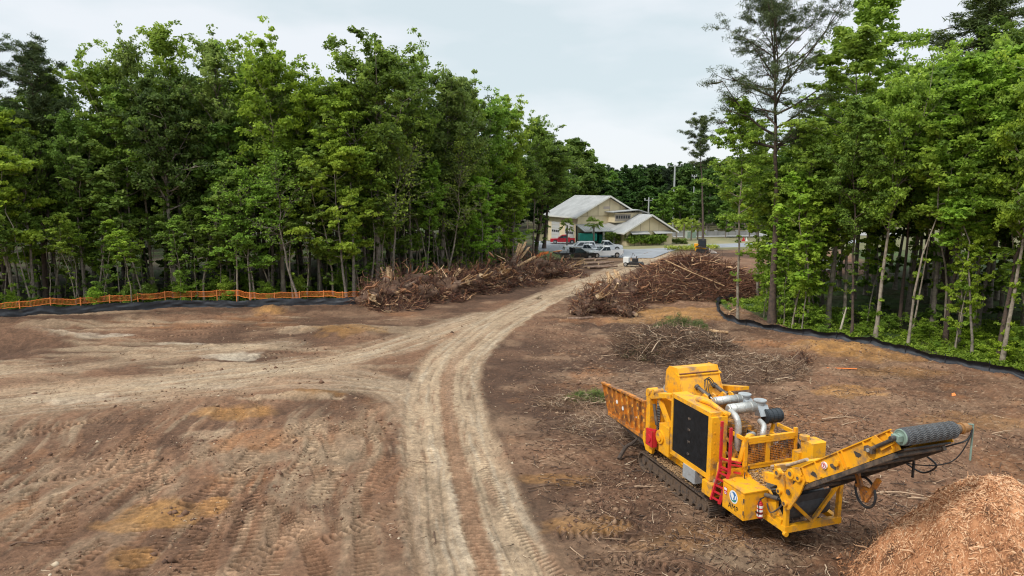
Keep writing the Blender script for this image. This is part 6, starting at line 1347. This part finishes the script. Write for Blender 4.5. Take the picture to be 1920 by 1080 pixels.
# uprooted stumps, four kinds copied along the windrow
def stump(seed, R=1.25, trunk=.9):
    rng = np.random.default_rng(seed); e = empty('uprooted_stump')
    # soil-caked root ball
    n = 20; th = np.linspace(0, pi, n); ph = np.linspace(0, 2 * pi, 2 * n, endpoint=False); T, Pp = np.meshgrid(th, ph, indexing='ij')
    rr_ = R * .78 * (1 + (fbm(T * 2 + 9, Pp * 1.5 + 9, .8, 4, seed) - .5) * 1.1)
    V = np.stack([rr_ * np.sin(T) * np.cos(Pp), rr_ * np.sin(T) * np.sin(Pp), rr_ * np.cos(T) * .75 + R * .45], -1).reshape(-1, 3); idx = np.arange(n * 2 * n).reshape(n, 2 * n)
    F = np.stack([idx[:-1], np.roll(idx[:-1], -1, 1), np.roll(idx[1:], -1, 1), idx[1:]], -1).reshape(-1, 4); np_obj('root_ball', V, F, M_clod, e, smooth=True)
    m_ = 110; d = rng.normal(size=(m_, 3)); d[:, 2] *= .8; d /= np.linalg.norm(d, axis=1, keepdims=True); base = d * R * .3 + [0, 0, R * .45]; L = rng.uniform(.5, 1.1, m_) * R
    p_, rd = sticks(rng, base, d, L, rng.uniform(.02, .075, m_), 5, .16, taper=.25); 
    m2 = 420; d2 = rng.normal(size=(m2, 3)); j = rng.integers(0, m_, m2); b2 = p_[j, rng.integers(2, 5, m2)]; dd = d[j] + d2 * .6
    q_, rq_ = sticks(rng, b2, dd, rng.uniform(.2, .65, m2) * R, rng.uniform(.007, .02, m2), 5, .25, taper=.3)
    p_ = np.concatenate([p_, q_]); rd = np.concatenate([rd, rq_]); p_[..., 2] = np.maximum(p_[..., 2], .02)
    V, F, own = tubes(p_, rd, 3); tn = np.clip(rng.normal(.28, .2, len(p_)), 0, .8); pk = rng.random(len(p_)) < .08; tn[pk] = rng.uniform(.8, 1, pk.sum())
    np_obj('roots', V, F, M_root, e, tn[own])
    # slabs of torn wood wedged in the roots
    mb = MB()
    for k in range(12):
        a = Vector(rng.normal(size=3)) * R * .4 + Vector((0, 0, R * .6)); a.z = max(a.z, .15); d = Vector(rng.normal(size=3)); d.z *= .6; d.normalize(); l = rng.uniform(.3, .9) * R
        mb.tube([a, a + d * l * .5 + Vector(rng.normal(size=3)) * .06, a + d * l], [.03 + .07 * rng.random(), .09 * rng.random() + .03, .015], 5)
    mb.build('torn_wood', M_torn, e)
    if trunk:
        a = rng.uniform(0, 6.28); dr = Vector((cos(a), sin(a), rng.uniform(-.1, .5))).normalized(); p0 = Vector((0, 0, R * .5)); p1 = p0 + dr * (R * .6 + trunk)
        mb = MB(); mb.tube([p0, p0 + dr * R * .4, p1], [.42, .30, .25], 12); tk = mb.build('trunk_stub', M_logbark, e)
        mb = MB(); mb.cyl(p1, p1 + dr * .012, .245, n=12); 
        mb.build('cut_face', M_cut, tk)
        mb = MB()
        for k in range(9):
            o_ = Vector(rng.normal(size=3)) * .14; mb.beam(p1 - dr * .4 + o_, p1 + dr * rng.uniform(.1, .8) + o_ * 1.8, .09 + .08 * rng.random(), .04)
        mb.build('splinters', M_split, tk)
    return e
protos = [stump(1, 1.2, .5), stump(2, 1.35, 1.0), stump(3, 1.1, 0), stump(4, 1.4, .3), stump(5, 1.15, .8)]
used_p = [False] * 5
WIND = [(700, 577, 1.0), (728, 570, 1.25), (757, 573, .9), (775, 560, 1.35), (800, 566, 1.1), (822, 553, 1.35), (845, 556, 1.1), (866, 545, 1.35), (890, 549, 1.1), (912, 536, 1.35), (935, 541, 1.2), (958, 528, 1.45), (980, 532, 1.15), (1002, 522, 1.35), (1026, 520, 1.3), (1046, 515, 1.05), (1068, 509, .8)]
where = ['at the left tip of the windrow beside the orange netting', 'on the dark oak side at the start of the windrow', 'with torn orange wood, third heap from the left tip', 'just right of the big dark oak trunk', 'low in the first third of the windrow', 'under the forked slab log', 'in front of the vine hung trunks', 'behind the pale splintered stump', 'with pale torn roots hanging down to the track', 'in the middle of the windrow against the trees', 'left of the round sawn log end', 'beneath the long pale log', 'beside the round sawn log end', 'between the long pale log and the bunched netting', 'right of the bunched orange netting', 'dark heap before the black flatbed truck', 'rightmost heap before the small log stack']
rs = random.Random(3)
def put_stump(px, py, sc, label, group, i):
    k = i % 5; x, y = P(px, py)
    if not used_p[k]: o = protos[k]; used_p[k] = True
    else: o = copy_tree(protos[k])
    o.location = (x, y, gz(x, y) - .1); o.rotation_euler = (rs.uniform(-.5, .5), rs.uniform(-.4, .4), rs.uniform(0, 6.28)); o.scale = (sc,) * 3; tag(o, label, 'stump', group); return o
for i, ((px, py, sc), wh) in enumerate(zip(WIND, where)): put_stump(px, py, sc * 1.28, 'uprooted stump ' + wh, 'stumps in the windrow', i)
CEN = [(1085, 590, .75, 'small uprooted stump at the left foot of the centre heap'), (1112, 584, 1.2, 'dark uprooted stump at the left of the centre heap'), (1150, 585, 1.15, 'uprooted stump with pale torn wood at the front of the centre heap'), (1135, 565, 1.35, 'uprooted stump topped by blond splintered wood in the centre heap'), (1180, 562, 1.4, 'uprooted stump at the back of the centre heap'), (1168, 592, .9, 'uprooted stump beside the cut log end at the foot of the centre heap'), (1200, 555, 1.2, 'uprooted stump joining the centre heap to the big root pile')]
for i, (px, py, sc, lb) in enumerate(CEN): put_stump(px, py, sc, lb, 'stumps in the centre heap', i + 2)
put_stump(1497, 683, .62, 'small black uprooted stump alone on the ochre soil near the right silt fence', None, 2)

# heaps of roots and brush
def heap(name, px, py, rx, ry, h, n, Lr, rr_, m, label, seed, ang=0, tone=(.35, .2), pale=.06, up=.5, soil=M_clod, extra=None, cat='debris pile'):
    x, y = P(px, py); rng = np.random.default_rng(seed); e = empty(name, (x, y, gz(x, y)), ang, label, cat)
    mound_obj('soil_core', rx * .85, ry * .85, h * .72, soil, e, seed)
    V, F, T = tangle(rng, n, rx, ry, h, Lr, rr_, up, tone, pale=pale); nb = max(20, n // 22)
    V2, F2, T2 = tangle(rng, nb, rx * .95, ry * .95, h * 1.05, (Lr[0], Lr[1] * .9), (rr_[1] * .9, rr_[1] * 2.8), up * .8, (.42, .3), pale=.25, shell=.8)
    F = np.concatenate([F, F2 + len(V)]); V = np.concatenate([V, V2]); T = np.concatenate([T, T2]); np_obj('branches' if m is M_brush else 'roots', V, F, m, e, T)
    return e
heap('root_pile', 1300, 545, 6.6, 8.5, 3.9, 6000, (.7, 3.0), (.015, .055), M_root, 'huge reddish brown pile of roots and branches right of the dirt road', 21, 0, (.36, .18), .07)
heap('root_pile', 1215, 560, 3.2, 3.2, 2.3, 2200, (.5, 1.8), (.012, .04), M_root, 'low shoulder of roots between the centre stump heap and the huge root pile', 22, 0, (.36, .2), .08)
heap('root_pile', 1385, 548, 3.2, 5, 2.3, 1500, (.5, 1.9), (.012, .035), M_root, 'right end of the root pile half hidden by the thicket saplings', 23, 0, (.38, .17), .05)
heap('root_pile', 1140, 578, 3.6, 2.8, 1.9, 2200, (.4, 1.5), (.01, .035), M_root, 'fine dark roots tangled round the centre stump heap', 24, 0, (.30, .2), .07)
for i, (px, py, rx, lb) in enumerate(((735, 577, 3.2, 'dark tangle of roots at the left end of the windrow'), (815, 563, 3.6, 'tangle of torn brown roots in the left part of the windrow'), (895, 547, 3.8, 'tangle of red brown roots in the middle of the windrow'), (965, 535, 4.0, 'tangle of orange brown roots round the long pale log'), (1040, 519, 4.6, 'dark brown tangle of roots right of the bunched netting'))):
    heap('root_pile', px, py, rx, 2.3, 1.05, 800, (.5, 2.0), (.012, .055), M_root, lb, 30 + i, .15, (.26, .22), .10)
heap('brush_pile', 1268, 662, 4.4, 3.4, 1.95, 4200, (.3, 2.0), (.008, .03), M_brush, 'spread brush pile with green needles behind the grinder hood', 40, 0, (.26, .2), .10, .45, soil=M_clod)
heap('brush_pile', 1390, 695, 4.2, 3.2, .9, 3000, (.25, 1.4), (.007, .022), M_brush, 'pale flat brush spread right of the grinder hood', 41, 0, (.40, .22), .16, .35)
heap('brush_pile', 1215, 640, 2.6, 2.4, .9, 1100, (.3, 1.8), (.008, .03), M_brush, 'brown brush heap with leaning sticks left of the green needles', 42, 0, (.38, .2), .12, .5)
heap('brush_pile', 1085, 755, 2.0, 1.3, .45, 800, (.25, 1.4), (.007, .022), M_brush, 'small brush heap left of the grinder infeed', 43, 0, (.42, .2), .2, .3)
heap('brush_pile', 1150, 800, 2.4, 1.6, .35, 1000, (.2, 1.2), (.006, .02), M_brush, 'thin scatter of brush below the grinder infeed', 44, 0, (.42, .2), .22, .25)
def greens(px, py, rx, ry, h, n, label, tint, seed):
    x, y = P(px, py); rng = np.random.default_rng(seed); u = rng.random(n) ** .5; a = rng.uniform(0, 6.28, n); C = np.stack([u * np.cos(a) * rx, u * np.sin(a) * ry, h * (1 - u ** 2) * (.6 + .4 * rng.random(n)) + .05], 1)
    V, F, T = leaves(rng, C, np.full(n, .28), 55, .10, .3, .7, .10, .5, .40); e = empty('green_boughs', (x, y, gz(x, y)), 0, label, 'cut boughs'); o = np_obj('needles', V, F, M_needle, e, T); o.color = (*tint, 1)
    V, F, T = tangle(rng, 60, rx, ry, h, (.4, 1.2), (.008, .02), .3, (.3, .1)); np_obj('twigs', V, F, M_brush, e, T)
greens(1275, 640, 2.9, 1.9, 2.1, 190, 'dull green needle boughs lying on top of the spread brush pile', (1.5, 1.45, 1.2), 1); greens(1215, 668, 1.6, 1.2, .9, 40, 'small patch of grey green boughs at the left of the spread brush pile', (1.4, 1.3, 1.3), 4)
greens(1103, 752, 1.3, .8, .6, 60, 'green needle boughs on the small brush heap left of the infeed', (1.7, 1.7, 1.2), 2); greens(1010, 560, .1, .1, .05, 1, 'tiny green sprig beside the road', (1, 1, 1), 3)

# logs
def log(px, py, z, L, r, ang, pitch, label, m=None, group=None, bend=.05, name='log', r2=None):
    x, y = P(px, py); m = m or M_logbark; e = empty(name, (x, y, gz(x, y) + z), 0, label, 'log', group); d = Vector((cos(ang) * cos(pitch), sin(ang) * cos(pitch), sin(pitch))); s = d.cross(Vector((0, 0, 1)))
    pts = [d * L * (t - .5) + s * bend * L * sin(pi * t) for t in (0, .2, .4, .6, .8, 1)]; r2 = r2 or r * .75
    mb = MB(); mb.tube(pts, [r + (r2 - r) * t / 5 + .01 * ((t * 7) % 3) for t in range(6)], 12); mb.build('bark', m, e)
    for p_, q, rr_ in ((pts[0], pts[1], r), (pts[-1], pts[-2], r2)):
        o_ = (p_ - q).normalized(); mb = MB(); mb.cyl(p_, p_ + o_ * .015, rr_ * .96, n=12); mb.build('sawn_end', M_cut, e)
    return e
log(973, 528, 2.0, 4.6, .24, .35, .42, 'long pale log propped up across the top of the windrow', M_split, r2=.17)
log(990, 534, .8, 1.9, .2, -.6, -.75, 'white barked short log leaning down from the long pale log', mat('white_bark', (.55, .47, .40), .9, var=.2))
log(976, 536, .75, 1.2, .28, -1.5, .0, 'short log showing a round orange sawn end to the track')
log(848, 551, 1.7, 2.9, .30, .9, .55, 'split pale slab log rising from the windrow', M_split); log(752, 566, 1.25, 3.6, .38, .45, .38, 'thick dark torn trunk lying on the left of the windrow', M_logbark, r2=.15)
log(738, 574, 1.2, 2.4, .22, .25, .25, 'torn orange log in front of the thick dark trunk', M_split); log(937, 545, .35, 1.2, .16, -.5, -.1, 'short grey log at the foot of the windrow middle')
log(1088, 596, .12, 2.2, .13, .1, .02, 'brown log pointing left from the centre heap'); log(1093, 590, .3, 2.4, .15, .3, .02, 'second brown log pointing left from the centre heap, upper one'); log(1190, 594, .25, .7, .22, -1.4, 0, 'short log end with a pale sawn face at the foot of the centre heap'); log(1168, 590, .3, 1.6, .15, .9, .5, 'pale curved root log at the front foot of the centre heap', M_split)
log(1228, 548, 1.9, 3.2, .2, .75, .35, 'peeled pale log rising from the centre heap towards the huge root pile', M_split)
log(1300, 560, 2.6, 6.5, .045, -.55, -.35, 'long thin bare pole lying down the front of the huge root pile', M_split); log(1140, 562, 2.3, 1.3, .22, 1.8, 1.0, 'blond splintered trunk end on top of the centre heap', M_split, bend=.12); log(1150, 572, 1.7, 1.7, .10, 2.2, -.9, 'blond hanging root under the splintered trunk end', M_split, bend=.15)
log(1375, 590, .3, 1.8, .07, .9, .1, 'torn pale branch by the corner of the right silt fence', M_split); log(1345, 626, .25, 1.7, .12, -.7, .05, 'torn pale log piece before the right silt fence corner', M_split)
for i in range(14):
    k = i % 5; r_ = i // 5
    log(1108 + k * 7.5 - r_ * 2, 503 - r_ * 3.0, .25 + r_ * .32, 2.2 + (i * 7 % 5) * .35, .16, .35 + .13 * (i * 3 % 4), .02, 'small pinkish log in the low stack in front of the white pickups', None, 'logs in the low stack')
# felled pole leaning against the infeed
x, y = P(1160, 866); z0 = gz(x, y); pe = empty('fallen_limb', (x, y, z0), 0, 'dark bare limb leaning against the grinder below the infeed hopper', 'branch')
q = P(1207, 812, 1.2); mb = MB(); mb.tube(smooth_path([(0, 0, .05), (.35, 0.35, .42), ((q[0] - x) * .6, (q[1] - y) * .6, .75), (q[0] - x, q[1] - y, 1.25)], 5), [.08] * 6 + [.07] * 5 + [.05] * 5, 8); mb.tube([(.3, .3, .4), (.05, .5, .62)], [.035, .015], 6); mb.tube([(.5, .3, .5), (.9, .25, .62)], [.03, .012], 6); mb.build('limb', mat('dark_bark', (.07, .05, .038), .95, var=.3, vscale=6), pe)

# loose branches one can point at
def branch(px, py, L, ang, r, label, pale, seed, group=None):
    rng = np.random.default_rng(seed); x, y = P(px, py); e = empty('loose_branch', (x, y, gz(x, y) + r), ang, label, 'branch', group)
    n = 6; base = np.zeros((n, 3)); base[0] = [-L / 2, 0, 0]; d = rng.normal(size=(n, 3)) * [.5, .6, .12]; d[:, 0] += 1; d[0] = [1, 0, .02]; LL = np.full(n, L); LL[1:] = rng.uniform(.15, .45, n - 1) * L; base[1:, 0] = rng.uniform(-.3, .45, n - 1) * L; rr_ = np.full(n, r); rr_[1:] *= .5
    p_, rd = sticks(rng, base, d, LL, rr_ * .8, 6, .03, taper=.3); p_[..., 2] = np.abs(p_[..., 2]); V, F, own = tubes(p_, rd, 4); np_obj('stem', V, F, M_brush, e, np.full(len(V), .78 if pale else .22))
BRS = [(1160, 667, 2.4, .1, .04, 1, 'long straight pale branch left of the spread brush pile'), (1050, 745, 2.2, -.5, .05, 0, 'thick brown branch at the left tip of the small brush heap'), (1065, 757, 2.0, -.25, .05, 1, 'pale branch lying under the thick brown branch'), (790, 868, 1.0, 3.0, .02, 0, 'dark twig on the left edge of the dirt road'), (905, 880, .6, .9, .015, 0, 'short dark twig in the right wheel band of the road'), (1025, 912, 1.5, .3, .03, 0, 'dark stick right of the road near the bottom'), (1080, 905, 1.6, -.35, .035, 0, 'brown stick lying right of the dark stick'), (470, 880, .7, 1.1, .035, 1, 'small pale stick on the left field'), (815, 1005, .8, -1.4, .03, 0, 'dark knotted twig in the left wheel band'), (60, 1020, 1.2, .25, .045, 0, 'dark curved branch at the lower left corner'), (1600, 795, 1.8, .5, .04, 1, 'pale forked branch right of the grinder engine'), (1570, 790, 1.7, .2, .04, 1, 'pale branch crossing behind the guard'), (1880, 815, 1.2, .2, .04, 1, 'pale stick near the right edge above the chip pile'), (1870, 785, .7, -1., .04, 1, 'short pale stick at the right edge'), (1700, 935, 2.6, -.12, .05, 1, 'long pale branch under the discharge conveyor'), (1740, 940, 1.4, -.1, .04, 1, 'pale branch touching the chip pile foot'), (1670, 960, 2.0, -.9, .03, 0, 'brown stick between the frame and the chip pile'), (1700, 985, 1.2, .9, .025, 1, 'thin forked twig near the chip pile foot'), (1520, 715, 1.5, 1.2, .04, 1, 'white forked branch right of the black stump'), (1075, 835, 1.0, .0, .04, 1, 'pale split stick left of the crawler track'), (1210, 918, .8, -.05, .04, 1, 'bright pale wood splinter left of the front track end'), (1640, 930, 1.4, -.3, .03, 1, 'thin pale branch below the hose loop'), (735, 600, 1.6, -.1, .03, 1, 'pale stick before the left windrow'), (1080, 1035, .7, -1.1, .03, 1, 'pale stick low between road and grinder'), (1170, 690, 1.8, .9, .03, 1, 'pale stick leaning left of the hood'), (1450, 745, 1.2, -.2, .03, 1, 'pale stick behind the air filter drum')]
for i, b_ in enumerate(BRS): branch(b_[0], b_[1], b_[2], b_[3], b_[4], b_[6], b_[5], 200 + i)
# orange stake offcut and flags on the right
x, y = P(1575, 695); o = MB().beam((-.9, 0, .05), (.9, -.25, .06), .09, .03).build('orange_lath', M_net); o.location = (x, y, gz(x, y)); tag(o, 'orange lath lying on the ochre soil below the right silt fence', 'lath')
x, y = P(1785, 742); mb = MB(); mb.prism([(0, 0, 0), (.22, 0, .05), (.2, .1, .16), (.05, .1, .12)], (0, .02, 0)); o = mb.build('orange_rag', M_net); o.location = (x, y, gz(x, y)); tag(o, 'small crumpled orange rag on the soil at the right', 'rag')

rng_pick = lambda x, y: fbm(x, y, 1.7, 4, 306) > .50
# ground litter: nobody could count it
def litter(name, n, xr, yr, dens, Lr, rr_, tone, seed, label):
    rng = np.random.default_rng(seed); y = 1 / rng.uniform(1 / yr[1], 1 / yr[0], n * 6); x = rng.uniform(-1, 1, n * 6) * 0 + rng.uniform(xr[0], xr[1], n * 6); k = rng.random(n * 6) < dens(x, y); x = x[k][:n]; y = y[k][:n]; n = len(x)
    d = rng.normal(size=(n, 3)) * [1, 1, .16]; L = rng.uniform(*Lr, n) * (.4 + rng.random(n) ** 3 * 1.6); r = rng.uniform(*rr_, n)
    base = np.stack([x, y, hgt(x, y) + .015 + r], 1); p_, rd = sticks(rng, base, d, L, r, 4, .05); p_[..., 2] = np.maximum(p_[..., 2], base[:, None, 2] - .01); V, F, own = tubes(p_, rd, 3)
    tn = np.clip(rng.normal(tone[0], tone[1], n), 0, 1); o = np_obj(name, V, F, M_brush, tone=tn[own]); return tag(o, label, 'wood litter', kind='stuff')
def roadd(x, y):
    d, s = poly_sd(x, y, ROAD); return d
dR = lambda x, y: np.clip((x > 1) * sstep(2.3, 3.4, np.abs(roadd(x, y))) * (rdn(x, y) < -.4) * (.10 + 1.0 * sstep(.46, .68, fbm(x, y, 2.6, 4, 301))), 0, 1)
litter('wood_litter', 9500, (1, 34), (16, 72), dR, (.06, .45), (.008, .024), (.38, .25), 11, 'brown and pale twigs and splinters strewn over the soil right of the road')
dR2 = lambda x, y: np.exp(-(((x - 9) / 7) ** 2 + ((y - 30) / 11) ** 2)) * (rdn(x, y) < -.4) * .9 * sstep(2.3, 3.4, np.abs(roadd(x, y)))
litter('wood_litter', 9000, (0, 26), (17, 60), dR2, (.10, .60), (.008, .026), (.36, .25), 12, 'thicker twigs and bark strewn round the grinder')
dL = lambda x, y: np.clip((rdn(x, y) < -.4) * (ldn(x, y) < -.8) * (.25 + .7 * sstep(.55, .7, fbm(x, y, 3, 3, 305))), 0, 1)
litter('wood_litter', 3400, (-44, 6), (16, 75), dL, (.05, .30), (.005, .013), (.55, .33), 13, 'sparse small twigs and clods on the left field and the road')

# clods and small stones
def clods(n, xr, yr, dens, seed, label):
    rng = np.random.default_rng(seed); y = 1 / rng.uniform(1 / yr[1], 1 / yr[0], n * 5); x = rng.uniform(*xr, n * 5); k = rng.random(n * 5) < dens(x, y); x = x[k][:n]; y = y[k][:n]; n = len(x)
    s_ = rng.uniform(.015, .06, n) * (1 + 1.6 * (rng.random(n) < .05)); O6 = np.array([[1, 0, 0], [0, 1, 0], [-1, 0, 0], [0, -1, 0], [0, 0, .8], [0, 0, -.8]], float)
    V = np.stack([x, y, hgt(x, y)], 1)[:, None] + O6[None] * s_[:, None, None] * rng.uniform(.6, 1.4, (n, 6, 1)) + rng.normal(size=(n, 6, 3)) * s_[:, None, None] * .15
    Q = np.array([[0, 1, 4], [1, 2, 4], [2, 3, 4], [3, 0, 4], [1, 0, 5], [2, 1, 5], [3, 2, 5], [0, 3, 5]]); F = (Q[None] + (np.arange(n) * 6)[:, None, None]).reshape(-1, 3)
    o = np_obj('soil_clods', V.reshape(-1, 3), F, M_soilclod, tone=np.repeat(np.clip(rng.normal(.45, .25, n), 0, 1), 6)); return tag(o, label, 'soil clods', kind='stuff')
M_soilclod = tone_mat('clod', [(0, (.07, .035, .02)), (.5, (.17, .09, .052)), (.85, (.27, .17, .10)), (1, (.5, .40, .28))], .95)
clods(9000, (-30, 6), (15, 66), lambda x, y: (rdn(x, y) < -.4) & (np.abs(roadd(x, y)) > 2.1) & (ldn(x, y) < -.6) & (rng_pick(x, y)), 71, 'small clods of earth strewn over the graded left field')
clods(9000, (1, 30), (15, 66), lambda x, y: (rdn(x, y) < -.4) & (np.abs(roadd(x, y)) > 2.2) & (rng_pick(x, y)), 72, 'small clods of earth strewn over the soil right of the road')

# heap of fresh chips under the discharge drum
CX_, CY_ = 12.9, 16.9
def pile_h(x, y):
    u = (x - CX_); v = (y - CY_); u = np.where(u > 0, u * .62, u); v = np.where(v < 0, v * .9, v)
    r = np.hypot(u, v); h = 4.7 - np.sqrt(r * r + .6) * 1.36 - .25 * np.exp(-(r / .6) ** 2) + (fbm(x, y, 1.5, 4, 401) - .5) * 1.5 * np.clip(r / 1.5, .25, 1) + (fbm(x, y, .45, 3, 402, .6) - .5) * .5
    return h
nx_ = 260; X, Y = np.meshgrid(np.linspace(6.5, 22, nx_), np.linspace(9, 22, nx_)); Z = pile_h(X, Y); Z = np.where(Z < 0, Z * .15 - .06, Z)
e = empty('chip_pile', (CX_, CY_, 0), 0, 'large pale orange pile of fresh shredded wood at the lower right corner', 'wood chip pile')
idx = np.arange(nx_ * nx_).reshape(nx_, nx_); F = np.stack([idx[:-1, :-1], idx[:-1, 1:], idx[1:, 1:], idx[1:, :-1]], -1).reshape(-1, 4)
tn = np.clip(.28 + (fbm(X, Y, .25, 3, 403).ravel() - .5) * .9 + (fbm(X, Y, 1.6, 3, 404).ravel() - .5) * .6, 0, 1)
np_obj('shredded_core', np.stack([X.ravel() - CX_, Y.ravel() - CY_, Z.ravel()], 1), F, M_chips, e, tn, smooth=True)
rng = np.random.default_rng(55); n = 130000; x = rng.uniform(6.6, 21.5, n); y = rng.uniform(12, 21.5, n); z = pile_h(x, y); k = (z > .02) | ((z > -.6) & (rng.random(n) < .12)); x, y, z = x[k], y[k], np.maximum(z[k], .01); n = len(x)
gx = (pile_h(x + .1, y) - z) / .1; gy = (pile_h(x, y + .1) - z) / .1; d = rng.normal(size=(n, 3)); d[:, 2] = d[:, 0] * gx * .8 + d[:, 1] * gy * .8 + rng.normal(size=n) * .35
L = rng.uniform(.035, .14, n) * (1 + 1.6 * (rng.random(n) < .06)); r = rng.uniform(.007, .024, n) * (1 + .8 * (rng.random(n) < .05)); p_, rd = sticks(rng, np.stack([x - CX_, y - CY_, z + .01], 1), d, L, r, 2, 0); V, F, own = tubes(p_, rd, 3)
tn = np.clip(.64 + (fbm(x, y, 1.6, 3, 404) - .5) * 1.2 + rng.normal(size=n) * .28, 0, 1); np_obj('chips', V, F, M_chips, e, tn[own])
n = 260; u = rng.uniform(8, 18, n); v = rng.uniform(13, 20, n); z = pile_h(u, v); k = z > .2; u, v, z = u[k], v[k], z[k]; n = len(u); d = rng.normal(size=(n, 3)) * [1, 1, .6]
p_, rd = sticks(rng, np.stack([u - CX_, v - CY_, z], 1), d, rng.uniform(.2, .55, n), rng.uniform(.012, .035, n), 4, .08); V, F, own = tubes(p_, rd, 4); np_obj('long_splinters', V, F, M_chips, e, np.clip(rng.normal(.65, .3, n), 0, 1)[own])
